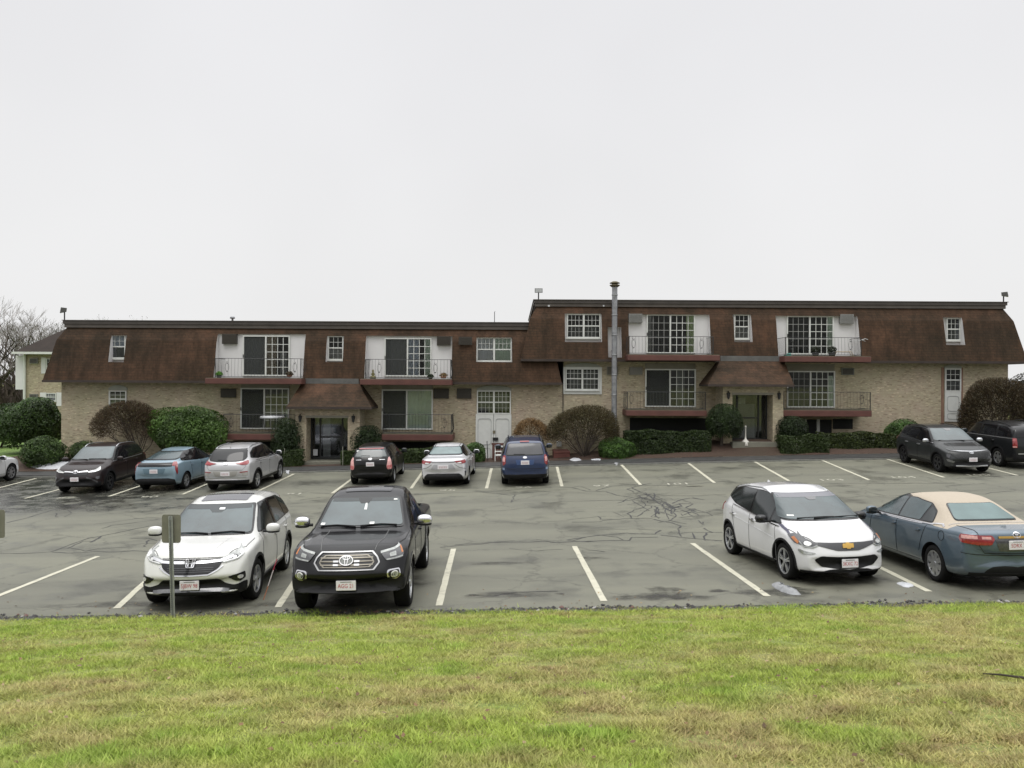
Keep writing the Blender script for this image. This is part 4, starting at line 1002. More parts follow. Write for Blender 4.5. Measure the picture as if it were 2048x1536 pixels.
def mansard_canopy(parent, pt, pb, pyt, pyb, flash):
    """hipped shingle hood over an entrance"""
    Yt, Yb_ = YW - OV - .04, YW - 1.9; cx = sum(pb) / 2
    a0, a1 = bx(pt[0], Yt), bx(pt[1], Yt); b0, b1 = bx(pb[0], Yb_), bx(pb[1], Yb_); zt, zb = Zp(cx, pyt, Yt), Zp(cx, pyb, Yb_)
    mb = MB(); mb.add([(a0, Yt, zt), (a1, Yt, zt), (b1, Yb_, zb), (b0, Yb_, zb), (a0, YW, zt), (a1, YW, zt), (b1, YW, zb), (b0, YW, zb)], [(0, 3, 2, 1), (0, 4, 7, 3), (1, 2, 6, 5), (0, 1, 5, 4)], 0)
    mb.box(b0, b1, Yb_ + .03, YW, zb - .09, zb - .01, 2); mb.box(b0 - .02, b1 + .02, Yb_ - .02, Yb_ + .03, zb - .10, zb + .01, 2)
    h = mb.build('entrance_hood', [SH, FLASH, mat('eave board', (.04, .028, .022), .7)], parent)
    f = MB(); zf = Zp(cx, flash, Yt); f.box(a0 + .02, a1 - .02, Yt - .02, Yt + .4, zt - .01, zf); f.build('flashing', FLASH, h)
    return h
def entrance(parent, po, pi, pyt, pyi, pyb, door):
    """brick porch with a dark glazed doorway"""
    Yf = YW - 1.45; cx = sum(po) / 2
    x0, x1, a, b = bx(po[0], Yf), bx(po[1], Yf), bx(pi[0], Yf), bx(pi[1], Yf); zt, zi, zb = Zp(cx, pyt, Yf), Zp(cx, pyi, Yf), Zp(cx, pyb, Yf)
    mb = MB(); mb.box(x0, a, Yf, YW, zb - .5, zi); mb.box(b, x1, Yf, YW, zb - .5, zi); mb.box(x0, x1, Yf, YW, zi, zt + .3)
    p_ = mb.build('porch', BR, parent)
    l = MB(); l.box(a - .03, b + .03, Yf - .02, Yf + .06, zi - .02, zi + .09); l.build('porch_lintel', BEIGE, p_)
    st = MB(); st.box(a - .1, b + .1, Yf - .45, YW, zb - .5, zb - .03); st.build('doorstep', CONC, p_)
    Yd = YW - .55; d = MB(); w_ = .07
    for x in (a, a + (b - a) * .22, a + (b - a) * .76, b - w_): d.box(x, x + w_, Yd - .06, Yd, zb, zi)
    d.box(a, b, Yd - .065, Yd - .005, zb + 2.12, zb + 2.2); d.box(a, b, Yd - .065, Yd - .005, zb, zb + .09); d.box(a + (b - a) * .22, a + (b - a) * .76, Yd - .07, Yd - .004, zb + 1.0, zb + 1.08)
    dd = d.build('glazed_door', IRON, p_)
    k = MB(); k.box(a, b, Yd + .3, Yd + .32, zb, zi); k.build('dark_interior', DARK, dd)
    g = MB(); g.box(a + .02, b - .02, Yd - .03, Yd - .024, zb + .02, zi - .02); g.build('pane', PANE, dd)
    pn = MB(); pn.box(a + (b - a) * .29, a + (b - a) * .47, Yd + .10, Yd + .12, zb + .1, zb + 2.0); pn.build('inner_panel', mat('hall grey', (.16, .17, .165), .6), dd)
    if door == 'blind':
        pn = MB(); pn.box(a + (b - a) * .28, a + (b - a) * .70, Yd + .06, Yd + .08, zb + .1, zb + 1.7); pn.build('door_blind', mat('door blind', (.075, .085, .078), .7), dd)
    else:
        n_ = MB(); n_.box(a + (b - a) * .06, a + (b - a) * .17, Yd - .036, Yd - .031, zb + .15, zb + .45); n_.build('door_notice', CUR['white'], dd)
    for x in ((x0 + a) / 2, (x1 + b) / 2):
        L_ = MB(); z = zi + .02
        L_.lathe([(0, .10), (.10, .04), (.085, .02), (.055, -.20), (.0, -.26)], (x, Yf - .14, z), 6); L_.box(x - .015, x + .015, Yf - .15, Yf, z + .10, z + .13); L_.lathe([(0, .16), (.03, .12), (0, .10)], (x, Yf - .14, z), 6)
        L_.build('lantern', IRON, p_)
    return p_

# ---- the lower wing
WL = Wing('apartment_wing', 'lower brown roofed brick apartment wing with a white double door', 123, 1098, 642, 657, 682, 763, -1.2, True, True)
WL.opening(428, 606, 668, None); WL.opening(729, 903, 672, None)
o_a = WL.opening(214, 245, 671, 724); o_b = WL.opening(650, 684, 672, 724); o_c = WL.opening(952, 1024, 675, 724)
WL.finish(); r = WL.root
for v in WL.wall.data.vertices:
    if v.co.x > bx(1000, YW): v.co.x = bx(1127, YW) - .004
YR = YW + .115
sliding_door(r, Face(486, 580, 671, 752, YR), curtain=[(.5, .72, 1, 'tan'), (.13, .46, 1, 'dim'), (.80, .95, .62, 'grey')])
sliding_door(r, Face(769, 863, 676, 753, YR), curtain=[(.12, .48, 1, 'grey'), (.50, .74, 1, 'blue'), (.86, 1.0, 1, 'pale')])
hung_window(r, Face(218, 252, 670, 717, YR), 1, (3, 2), False, [(0, 0, 1, .5, 1, 'blue'), (0, 0, 1, 0, .45, 'dim')])
hung_window(r, Face(656, 687, 672, 720, YR), 1, (3, 2), True, [(0, 0, 1, 0, .5, 'grey')])
hung_window(r, Face(953, 1023, 675, 723, YR), 2, (4, 2), False, [(0, 0, 1, 0, 1, 'white'), (1, 0, 1, 0, 1, 'pale')])
sliding_door(r, Face(482, 579, 776, 858, YW), curtain=[(.52, 1, .5, 'dim'), (.85, 1, .45, 'pale')])
sliding_door(r, Face(764, 866, 779, 859, YW), right='plain', curtain=[(.0, .48, 1, 'grey'), (.5, 1, 1, 'pale')])
for px0, px1, py0, py1 in ((482, 579, 769, 776), (764, 866, 769, 779)):
    b = MB(); fbox(b, px0, px1, py0, py1, YW, .03, .03); b.build('lintel_board', BEIGE, r)
hung_window(r, Face(219, 254, 781, 815, YW), 1, (3, 2), True, [(0, 0, 1, 0, .9, 'dim')])
def arched_hood(parent, px0, px1, py0, py1, Y=YW):
    F = Face(px0, px1, py0, py1, Y); n = 10; h_ = (F.z1 - F.z0)
    P = [(F.x0 - .03, F.z0)] + [(F.x0 - .03 + (F.x1 - F.x0 + .06) * k / n, F.z0 + h_ * (.35 + .65 * math.sin(math.pi * k / n) ** .6)) for k in range(n + 1)] + [(F.x1 + .03, F.z0)]
    MB().prism(P, Y - .05, Y).build('arched_hood', mat('hood board', (.30, .31, .27), .7, 0, .12, 3), parent)
arched_hood(r, 219, 254, 770, 780); arched_hood(r, 955, 1022, 771, 781)
hung_window(r, Face(954, 1022, 781, 828, YW), 2, (4, 2), True, [(0, .1, .9, .1, .9, 'dim'), (1, .1, .9, .1, .9, 'dim')], sill=False)
def white_doors(parent, F, leaves=2):
    mb = MB(); mb.box(F.x0, F.x1, F.Y - .06, F.Y, F.z0, F.z1); d = mb.build('panelled_door', TRIM, parent); w_ = (F.x1 - F.x0) / leaves
    for k in range(leaves):
        a, b = F.x0 + k * w_ + .10, F.x0 + (k + 1) * w_ - .10
        for za, zb in ((F.z0 + (F.z1 - F.z0) * .34, F.z1 - .20), (F.z0 + .12, F.z0 + (F.z1 - F.z0) * .28)):
            o = rounded([(a, za), (b, za), (b, zb), (a, zb)], .16, 3); c = Vector(((a + b) / 2, (za + zb) / 2)); i_ = [tuple(c + (Vector(p) - c) * .93) for p in o]
            m_ = MB()
            for q in ring_strip(o, i_): m_.prism(q, F.Y - .078, F.Y - .06)
            m_.build('door_moulding', mat('shaded moulding', (.40, .41, .40), .6), d)
    if leaves == 2: s_ = MB(); s_.box(F.x0 + w_ - .008, F.x0 + w_ + .008, F.Y - .064, F.Y - .058, F.z0, F.z1); s_.build('door_gap', IRON, d)
    return d
d_ = white_doors(r, Face(952, 1023, 828, 922, YW))
mb = MB(); fbox(mb, 986, 991, 861, 867, YW, .02, .085); mb.build('door_knocker', mat('dull brass', (.20, .18, .12), .4, .4), d_)
mb = MB(); fbox(mb, 986, 997, 875, 881, YW, .05, .12); mb.build('mail_box', IRON, d_)
for px0, px1, py0, py1, Y in ((446, 475, 668, 688, YR), (874, 901, 673, 691, YR)): air_con(r, px0, px1, py0, py1, Y, ACD)
for px0, px1, py0, py1, Y in ((443, 473, 777, 795, YW), (868, 898, 777, 797, YW), (914, 943, 777, 797, YW)): air_con(r, px0, px1, py0, py1, Y, ACD, .12)
air_con(r, 917, 944, 674, 690, YW - .25, ACD, .10)
balcony(r, 410, 603, 757, 768, (430, 606, 717, 752), scroll=(.14, .93))
balcony(r, 720, 903, 759, 770, (731, 902, 719, 753), scroll=(.16, .82))
balcony(r, 445, 592, 868, 880, (440, 592, 829, 862), scroll=(.1,))
balcony(r, 764, 906, 869, 881, (766, 903, 829, 862), scroll=(.9,))
mansard_canopy(r, (603, 718), (573, 743), 767, 814, 757)
entrance(r, (591, 720), (613, 696), 824, 835, 921, 'notice')
for px0, px1, py0, py1 in ((450, 590, 883, 905), (762, 905, 884, 905)):
    b = MB(); fbox(b, px0, px1, py0, py1, YW, .02, .012); b.build('basement_window', DARK, r)
# side pipe on the wall
b = MB(); b.tube([at(448, 905, YW - .15), at(446, 842, YW - .15), at(441, 838, YW - .15)], .02, 6); b.build('white_pipe', TRIM, r)

# ---- the taller wing
WR = Wing('apartment_wing', 'taller brown roofed brick apartment wing behind the steel flue', 1127, 2016, 601, 615, 640, 721, -1.0, False, True)
WR.xl0 = WR.xl
WR.opening(1258, 1422, 629, None); WR.opening(1556, 1721, 632, None)
WR.opening(1470, 1506, 629, 684); WR.opening(1894, 1932, 635, 690); WR.opening(1216, 1243, 655, None); WR.opening(1130, 1204, 627, 684)
WR.hipl = False
# its roof reaches over the lower wing
WR.xl = bx(1066, YW); WR.hipl = True
WR.finish(); r = WR.root
WR.wall.data.vertices.foreach_set  # wall trimmed below
for v in WR.wall.data.vertices:
    if v.co.x < bx(1120, YW): v.co.x = bx(1127, YW)
b = MB(); b.box(bx(1066, YW), bx(1127, YW) - .005, YW + .02, YW + 12.5, WL.zt - .3, WR.ze - .07); b.build('stair_wall', BR, r)
sliding_door(r, Face(1292, 1389, 629, 707, YR), left='plain', leftgrid=True, curtain=[(.84, 1, 1, 'green'), (.0, .08, 1, 'grey')])
sliding_door(r, Face(1572, 1666, 632, 709, YR), left='plain', leftgrid=True, curtain=[(.88, 1, 1, 'pale')])
hung_window(r, Face(1133, 1200, 628, 676, YR), 2, (4, 2), True, [(0, .1, .9, 0, .5, 'dim'), (1, .1, .9, 0, .5, 'dim')])
hung_window(r, Face(1467, 1497, 629, 678, YR), 1, (3, 2), True, [(0, 0, 1, 0, .5, 'grey')])
hung_window(r, Face(1891, 1919, 636, 681, YR), 1, (3, 2), True, [(0, 0, 1, 0, .5, 'dim')])
sliding_door(r, Face(1290, 1391, 738, 814, YW), curtain=[(.62, .80, .99, 'dim')])
sliding_door(r, Face(1573, 1669, 742, 815, YW), left='plain', leftgrid=True, curtain=[(.88, 1, .9, 'pale')])
for px0, px1, py0, py1 in ((1290, 1391, 727, 738), (1573, 1669, 728, 742)):
    b = MB(); fbox(b, px0, px1, py0, py1, YW, .03, .03); b.build('lintel_board', BEIGE, r)
hung_window(r, Face(1131, 1198, 735, 780, YW), 2, (4, 2), True, [(0, .1, .9, 0, .9, 'dim'), (1, .1, .9, 0, .9, 'dim')], surround=True)
arched_hood(r, 1131, 1198, 726, 734); arched_hood(r, 1889, 1921, 729, 737)
hung_window(r, Face(1889, 1921, 737, 783, YW), 1, (3, 2), True, [(0, 0, 1, 0, .5, 'grey')], sill=False)
white_doors(r, Face(1889, 1921, 783, 843, YW), 1)
b = MB(); fbox(b, 1883, 1888, 735, 850, YW, .03, .03); fbox(b, 1922, 1926, 735, 850, YW, .03, .03); b.build('window_post', mat('rusty post', (.22, .13, .09), .8), r)
air_con(r, 1256, 1283, 628, 646, YR, ACG); air_con(r, 1677, 1704, 629, 648, YR, ACG)
air_con(r, 1258, 1285, 734, 750, YW, ACG, .08, BEIGE); air_con(r, 1682, 1707, 736, 750, YW, ACD, .08, mat('dull frame', (.16, .17, .15), .7)); air_con(r, 1213, 1236, 733, 750, YW, ACD, .08, BEIGE)
balcony(r, 1255, 1440, 710, 721, (1258, 1426, 673, 706), scroll=(.05, .86))
balcony(r, 1569, 1742, 713, 724, (1570, 1722, 675, 708), scroll=(.08, .86))
balcony(r, 1253, 1414, 821, 832, (1254, 1414, 784, 815), scroll=(.05,))
balcony(r, 1565, 1744, 821, 833, (1568, 1742, 784, 815), scroll=(.9,))
mansard_canopy(r, (1440, 1568), (1417, 1588), 722, 769, 712)
entrance(r, (1446, 1567), (1465, 1546), 778, 789, 882, 'blind')
for px0, px1, py0, py1 in ((1260, 1420, 836, 864), (1613, 1664, 839, 872), (1666, 1706, 838, 858)):
    b = MB(); fbox(b, px0, px1, py0, py1, YW, .02, .012); w_ = b.build('basement_window', DARK, r)
    if px0 == 1613: b = MB(); fbox(b, 1610, 1614, 838, 872, YW, .03, .05); fbox(b, 1634, 1640, 838, 872, YW, .03, .05); b.build('white_post', TRIM, w_)
b = MB(); fbox(b, 1095, 1099, 610, 613, YW, .05, .08); fbox(b, 1205, 1208, 610, 613, YW, .05, .08); b.build('soffit_lamp', CUR['white'], r)
b = MB(); b.tube([at(1126, 722, YW - .05), at(1126, 832, YW - .05)], .02, 6); b.build('wall_cable', IRON, r)

# ---- things fixed on or against it
def flue():
    r = empty('flue_pipe', at(1229, 838, YW - 1.05), 0, 'tall galvanised flue pipe standing against the taller wing', 'flue pipe'); o = r.location
    Y = YW - 1.05; zb = Zp(1229, 890, Y); zt = Zp(1228, 570, Y); x = bx(1228.5, Y); rad = .128; mb = MB()
    mb.lathe([(rad, zb), (rad, zt)], (x, Y, 0), 18); p_ = mb.build('pipe', GALV, r, smooth=True)
    s_ = MB()
    for k in range(8): z = zb + (zt - zb) * (k + .5) / 8; s_.lathe([(rad, z - .03), (rad + .016, z - .02), (rad + .016, z + .02), (rad, z + .03)], (x, Y, 0), 18)
    s_.build('pipe_band', mat('dull steel', (.26, .265, .27), .5, .6), r, smooth=True)
    s_ = MB(); s_.lathe([(0, zt + .18), (.10, zt + .17), (.24, zt + .10), (.24, zt + .07), (.12, zt + .06)], (x, Y, 0), 18); s_.lathe([(.15, zt - .10), (.24, zt - .03), (.24, zt), (.14, zt + .02), (.14, zt + .06)], (x, Y, 0), 18); s_.build('chimney_cap', mat('weathered cap', (.10, .085, .05), .6, .3), r, smooth=True)
    s_ = MB()
    for pyb in (606, 700, 788): z = Zp(1229, pyb, Y); s_.box(x - .02, x + .02, Y, YW + .1, z - .02, z + .02)
    s_.build('wall_bracket', IRON, r)
    for c in r.children: c.matrix_parent_inverse = Matrix.Translation(-o)
flue()
def floodlight(px, py_top, py_base, label, face, Y=YW + .4):
    b = at(px, py_base, Y); t_ = at(px, py_top, Y); r = empty('floodlight', b, face, label, 'floodlight', 'floodlights on the parapet'); h = t_.z - b.z
    m1 = MB(); m1.tube([(0, 0, -.1), (0, 0, h * .55), (0, -.03, h * .75)], .03, 8); m1.build('stand', IRON, r)
    m2 = MB(); m2.add([(-.19, -.20, h * .55), (.19, -.20, h * .55), (.19, -.16, h * .98), (-.19, -.16, h * .98), (-.15, .08, h * .66), (.15, .08, h * .66), (.15, .10, h * .95), (-.15, .10, h * .95)], [(0, 1, 2, 3), (5, 4, 7, 6), (0, 4, 5, 1), (1, 5, 6, 2), (2, 6, 7, 3), (3, 7, 4, 0)])
    hd = m2.build('lamp_head', mat('lamp casting', (.10, .10, .095), .5, .3), r); m3 = MB(); m3.quad((-.165, -.203, h * .60), (.165, -.203, h * .60), (.165, -.168, h * .94), (-.165, -.168, h * .94)); m3.build('lens', CM['lamp'], hd)
floodlight(1077, 577, 598, 'square floodlight above the corner where the two roofs meet', 0)
floodlight(129, 615, 640, 'floodlight on the far end of the lower roof turned away from the flue', R(-60))
floodlight(2007, 584, 606, 'floodlight on the outer end of the taller roof', R(60))
v = at(465, 641, YW + 1); mb = MB(); mb.lathe([(.05, -.1), (.05, .08), (.13, .10), (.11, .18), (0, .22)], v, 10); tag(mb.build('roof_vent', GALV, smooth=True), 'small metal vent on the lower flat roof', 'roof vent')
v = at(989, 645, YW + 1); mb = MB(); mb.tube([v + Vector((0, 0, -.1)), v + Vector((0, 0, .52)), v + Vector((.03, 0, .56))], .018, 6); tag(mb.build('vent_pipe', IRON), 'thin bent pipe sticking up from the lower roof', 'pipe')

# ------------------------------------------------------------------ neighbouring house beyond the lower wing
def neighbour():
    Y = 58.0; r = empty('brick_house', (bx(80, Y), Y, Zp(80, 870, Y)), 0, 'brick house with a hipped roof and white shutters beyond the lower wing', 'house'); o = r.location.copy()
    kids = []
    def P(mb, n, m): q = mb.build(n, m, r); kids.append(q); return q
    x0, x1 = bx(48, Y), bx(330, Y); ze, zb = Zp(80, 706, Y), Zp(80, 895, Y); mb = MB(); mb.box(x0, x1, Y, Y + 11, zb, ze); P(mb, 'brick_wall', BR)
    mb = MB(); e0, e1 = bx(24, Y - .6), x1 + .6; zr = Zp(150, 648, Y + 5); rx = bx(150, Y + 5.5)
    mb.add([(e0, Y - .6, ze), (e1, Y - .6, ze), (e1, Y + 11.6, ze), (e0, Y + 11.6, ze), (rx, Y + 5.5, zr), (e1 - 5, Y + 5.5, zr)], [(0, 1, 5, 4), (1, 2, 5), (2, 3, 4, 5), (3, 0, 4), (0, 3, 2, 1)]); P(mb, 'roof', mat('dark hip roof', (.026, .019, .015), .85, 0, .25, 2, spec=.2))
    mb = MB(); mb.box(e0, e1, Y - .68, Y - .60, ze - .10, ze + .06); P(mb, 'gutter', TRIM)
    mb = MB(); mb.tube([(bx(51, Y) , Y - .12, ze - .05), (bx(51, Y), Y - .12, zb)], .09, 6); P(mb, 'downspout', TRIM)
    mb = MB(); mb.box(bx(32, Y), bx(48, Y), Y - .06, Y + 3, Zp(40, 779, Y), Zp(40, 711, Y)); P(mb, 'clapboard_bay', WHT)
    for a, b, c, d in ((82, 91, 715, 747), (80, 92, 785, 802), (113, 124, 785, 812)):
        mb = MB(); fbox(mb, a, b, c, d, Y, .03, .04); P(mb, 'shutter', WHT)
    q = hung_window(r, Face(92, 113, 786, 802, Y), 1, (4, 2), True); kids.append(q); q = hung_window(r, Face(93, 112, 717, 747, Y), 1, (4, 2), True); kids.append(q)
    for a, b, c, d in ((61, 77, 717, 727), (61, 77, 788, 800)): kids.append(air_con(r, a, b, c, d, Y, ACD, .15, ACG))
    for k in r.children: k.matrix_parent_inverse = Matrix.Translation(-o)
neighbour()
# ------------------------------------------------------------------ leaves and twigs
def tint_mesh(name, P, cols, m, k, parent=None, smooth=False):
    """P: (n, k, 3) separate polygons with one colour each"""
    n = len(P); me = bpy.data.meshes.new(name); me.vertices.add(n * k); me.vertices.foreach_set('co', P.reshape(-1).astype(np.float32))
    me.loops.add(n * k); me.loops.foreach_set('vertex_index', np.arange(n * k)); me.polygons.add(n)
    me.polygons.foreach_set('loop_start', np.arange(0, n * k, k)); me.polygons.foreach_set('loop_total', np.full(n, k)); me.update(calc_edges=True)
    a = me.color_attributes.new('tint', 'FLOAT_COLOR', 'POINT'); cc = np.ones((n, k, 4)); cc[:, :, :3] = cols[:, None, :]; a.data.foreach_set('color', cc.reshape(-1))
    return link_mesh(name, me, m, parent)
def m_leaf(name='leaf', trans=.25, rough=.5, spec=.35):
    m, t, p = nodes_of(name); an = t.nodes.new('ShaderNodeAttribute'); an.attribute_name = 'tint'; t.links.new(an.outputs['Color'], p.inputs['Base Color']); p.inputs['Roughness'].default_value = rough; p.inputs['Specular IOR Level'].default_value = spec
    tr = t.nodes.new('ShaderNodeBsdfTranslucent'); t.links.new(an.outputs['Color'], tr.inputs[0]); ms = t.nodes.new('ShaderNodeMixShader'); ms.inputs[0].default_value = trans
    t.links.new(p.outputs[0], ms.inputs[1]); t.links.new(tr.outputs[0], ms.inputs[2]); t.links.new(ms.outputs[0], t.nodes['Material Output'].inputs[0]); return m
LEAF = m_leaf(); TWIGM = m_leaf('twig', 0.0, .8, .2); BARK = mat('bark', (.060, .047, .036), .9, 0, .3, 9)
def unit(n): v = RNG.normal(size=(n, 3)); return v / np.linalg.norm(v, axis=1)[:, None]
def leaves_at(C, N, size, aspect=.5, spread=.8):
    """quads centred on C facing roughly along N"""
    n = len(C); nn = N + unit(n) * spread; nn /= np.linalg.norm(nn, axis=1)[:, None]; a = np.cross(nn, unit(n)); a /= np.linalg.norm(a, axis=1)[:, None] + 1e-9; b = np.cross(nn, a)
    s = size * (.6 + .8 * RNG.random(n))[:, None]; a, b = a * s, b * s * aspect
    return np.stack([C - a, C + b, C + a, C - b], 1)
def shade(col, n, var=.35, alt=None, alt_f=0.0):
    c = np.array(col)[None, :] * (1 - var + 2 * var * RNG.random(n))[:, None]
    if alt is not None: k = RNG.random(n) < alt_f; c[k] = np.array(alt)[None, :] * (.7 + .6 * RNG.random(k.sum()))[:, None]
    return c
def lump(D, seed, amt, s=3.0):
    """direction-dependent bulges"""
    r = np.random.default_rng(seed); k = r.normal(size=(9, 3)) * s; ph = r.random(9) * 6.28
    return 1 + amt * np.sin(D @ k.T + ph).mean(1) * 2.2
PLANT_N = [0]
def bush(name, label, px0, px1, py0, py1, Y, col, cat='shrub', n=5000, leaf=.045, alt=None, alt_f=.15, depth=None, flat=1.0, lumps=.12, group=None, bottom=-.75, power=2.0, top_light=None, stem=True, aspect=.5):
    PLANT_N[0] += 1; sd_ = 100 + PLANT_N[0]
    cx = bx((px0 + px1) / 2, Y); zt = Zp((px0 + px1) / 2, py0, Y); zb = Zp((px0 + px1) / 2, py1, Y); zg = min(bed_z(cx, Y), zb); rx = (bx(px1, Y) - bx(px0, Y)) / 2; ry = depth or min(rx, 1.0); rz = (zt - zb) / (1 - bottom); zc_ = zt - rz
    r = empty(name, (cx, Y, zg), 0, label, cat, group)
    D = unit(n * 2); D = D[D[:, 2] > bottom][:n]; m_ = len(D)
    f = lump(D, sd_, lumps) * (1 - .22 * RNG.random(m_) ** 2.2)
    if power != 2.0: f = f / (np.abs(D) ** power).sum(1) ** (1 / power)
    C = D * f[:, None] * np.array([rx, ry, rz]) + np.array([0, 0, zc_ - zg]); Nn = D / np.array([rx, ry, rz]); Nn /= np.linalg.norm(Nn, axis=1)[:, None]
    cl = shade(col, m_, .38, alt, alt_f)
    clump = lump(D, sd_ + 50, .5, 7.0)[:, None]; cl = cl * np.clip(clump, .6, 1.5)
    tint_mesh('foliage', leaves_at(C, Nn, leaf, aspect), cl, LEAF, 4, r)
    k = int(m_ * .35); D2 = D[:k]; C2 = D2 * (.80 * f[:k] * (.6 + .4 * RNG.random(k)))[:, None] * np.array([rx, ry, rz]) + np.array([0, 0, zc_ - zg])
    if stem:
        mb = MB()
        for i in range(7):
            d = D[i * 11 % m_]; e_ = Vector((d[0] * rx * .7, d[1] * ry * .7, zc_ - zg + d[2] * rz * .7)); mb.tube([(random.uniform(-.08, .08), random.uniform(-.05, .05), -.05), (e_.x * .4, e_.y * .4, e_.z * .55), e_], [.03, .02, .01], 5)
        mb.build('stem', BARK, r)
    tint_mesh('inner_foliage', leaves_at(C2, unit(k), leaf * 2.6, .8), shade(col, k, .3), LEAF, 4, r)
    return r
def hedge(label, px0, px1, py0, py1, Y, col, depth=.8, n=6000, leaf=.035, alt=None, group=None):
    PLANT_N[0] += 1
    x0, x1 = bx(px0, Y), bx(px1, Y); cx = (x0 + x1) / 2; zt = Zp((px0 + px1) / 2, py0, Y); zb = min(Zp((px0 + px1) / 2, py1, Y), bed_z(cx, Y)); H = zt - zb
    r = empty('hedge', (cx, Y, zb), 0, label, 'hedge', group); hw = (x1 - x0) / 2
    u = RNG.random(n); face = RNG.random(n); X = (RNG.random(n) * 2 - 1) * hw; wob = lambda a: .05 * np.sin(a * 2.3 + PLANT_N[0]) + .03 * np.sin(a * 6.1)
    Yy = np.where(face < .52, -depth / 2, (RNG.random(n) - .5) * depth); Z = np.where(face < .52, u * H, np.where(face < .88, H, u * H)); X = np.where(face >= .88, np.sign(X) * hw, X); Yy = np.where((face >= .88), (u - .5) * depth, Yy); Z = np.where(face >= .88, RNG.random(n) * H, Z)
    tt = np.where((Z > H * .8) & (face < .52), (Z - H * .8) / (H * .2), 0); Yy = Yy + np.where(face < .52, tt ** 2 * .10, 0)
    Z = Z + np.where(Z > H * .7, wob(X), 0) - .04 * RNG.random(n); Yy += .05 * np.sin(X * 3.1) + .06 * RNG.random(n); Nn = np.stack([np.where(face >= .88, np.sign(X), 0), np.where(face < .52, -1.0, 0), np.where((face >= .52) & (face < .88), 1.0, .1)], 1)
    cl = shade(col, n, .38, alt, .12); cl *= (1 + .25 * np.sin(X * 5 + Z * 7) * RNG.random(n))[:, None]
    tint_mesh('foliage', leaves_at(np.stack([X, Yy, Z], 1), Nn, leaf), cl, LEAF, 4, r)
    k = n // 3; C2 = np.stack([(RNG.random(k) * 2 - 1) * (hw - .08), (RNG.random(k) - .5) * (depth - .16), RNG.random(k) * (H - .08)], 1)
    tint_mesh('inner_foliage', leaves_at(C2, unit(k), leaf * 3, .8), shade(col, k, .3), LEAF, 4, r)
    return r
def twig_dome(name, label, px0, px1, py0, py1, Y, col, tip, n=3200, group=None, leafy=0, leafcol=(.06, .07, .02), openness=.5, stems=16, depth=None, cat='shrub', skew=0, pybase=None):
    """clipped deciduous shrub in winter: stems fanning out to a dense shell of twigs"""
    PLANT_N[0] += 1; sd_ = 300 + PLANT_N[0]
    cx = bx((px0 + px1) / 2, Y); zt = Zp((px0 + px1) / 2, py0, Y); zg = bed_z(cx, Y) if pybase is None else Zp((px0 + px1) / 2, pybase, Y); zb = Zp((px0 + px1) / 2, py1, Y); rx = (bx(px1, Y) - bx(px0, Y)) / 2; ry = depth or rx * .8; rz = (zt - zb) / 1.62; zc_ = zt - rz - zg
    r = empty(name, (cx, Y, zg), 0, label, cat, group); mb = MB(); base = Vector((skew * rx, 0, 0))
    S = np.array([rx, ry, rz])
    for i in range(stems):
        D = unit(1)[0]; D[2] = abs(D[2]) * 1.1 - .25; D /= np.linalg.norm(D); e_ = Vector(D * S * .88) + Vector((0, 0, zc_)); b0 = base + Vector((random.uniform(-.10, .10), random.uniform(-.08, .08), -.05)); mid = b0.lerp(e_, .5) + Vector((random.uniform(-.1, .1), random.uniform(-.1, .1), random.uniform(-.12, .05)))
        mb.tube([b0, mid, e_], [.026, .017, .007], 5)
        for q in range(4):
            s_ = mid.lerp(e_, random.uniform(0, .7)); D2 = np.array(D) + unit(1)[0] * .55; D2 /= np.linalg.norm(D2); f_ = Vector(D2 * S * .92) + Vector((0, 0, zc_)); mb.tube([s_, s_.lerp(f_, .5) + Vector((0, 0, .03)), f_], [.010, .007, .004], 4)
    mb.build('stem', BARK, r)
    D = unit(n * 4); side = np.hypot(D[:, 0], D[:, 1]); D = D[(D[:, 2] > -.45) & (RNG.random(len(D)) < np.clip((D[:, 2] + .30) * 1.5 + np.abs(D[:, 0]) ** 3 * .8, .10, 1))][:n]; m_ = len(D); f = lump(D, sd_, .10, 2.5); t0 = .60 + .37 * RNG.random(m_) ** .7; ln = .10 + .16 * RNG.random(m_)
    o = D * (f * t0)[:, None] * S + np.array([0, 0, zc_]); dr = D * .9 + unit(m_) * .6; dr[:, 2] += .15; dr /= np.linalg.norm(dr, axis=1)[:, None]
    lim = f * 1.0; e_ = o + dr * ln[:, None]; el = np.linalg.norm((e_ - np.array([0, 0, zc_])) / S, axis=1); sc_ = np.minimum(1, lim / el)[:, None]; e_ = (e_ - np.array([0, 0, zc_])) * sc_ + np.array([0, 0, zc_])
    w_ = np.cross(dr, unit(m_)); w_ /= np.linalg.norm(w_, axis=1)[:, None]; w_ *= .0085
    P = np.stack([o - w_, o + w_, e_ + w_ * .5, e_ - w_ * .5], 1); mixf = RNG.random(m_)[:, None]; cl = (np.array(col) * (1 - mixf) + np.array(tip) * mixf) * (.6 + .8 * RNG.random(m_))[:, None]
    tint_mesh('twig', P, cl, TWIGM, 4, r)['kind'] = 'stuff'
    if leafy:
        k = leafy; q = RNG.integers(0, m_, k); tint_mesh('foliage', leaves_at(e_[q] + unit(k) * .02, D[q], .028), shade(leafcol, k, .45, tip, .3), LEAF, 4, r)
    return r
YEW = (.022, .038, .012); YEW2 = (.036, .056, .014); RHO = (.060, .112, .022); BOX = (.055, .105, .024)
bush('shrub', 'big dark evergreen shrub at the corner between the brick house and the lower wing', 4, 124, 795, 888, 42.3, (.036, .064, .017), n=12000, leaf=.06, alt=(.060, .11, .025), alt_f=.2, lumps=.22, depth=1.6, group='evergreen shrubs by the corner')
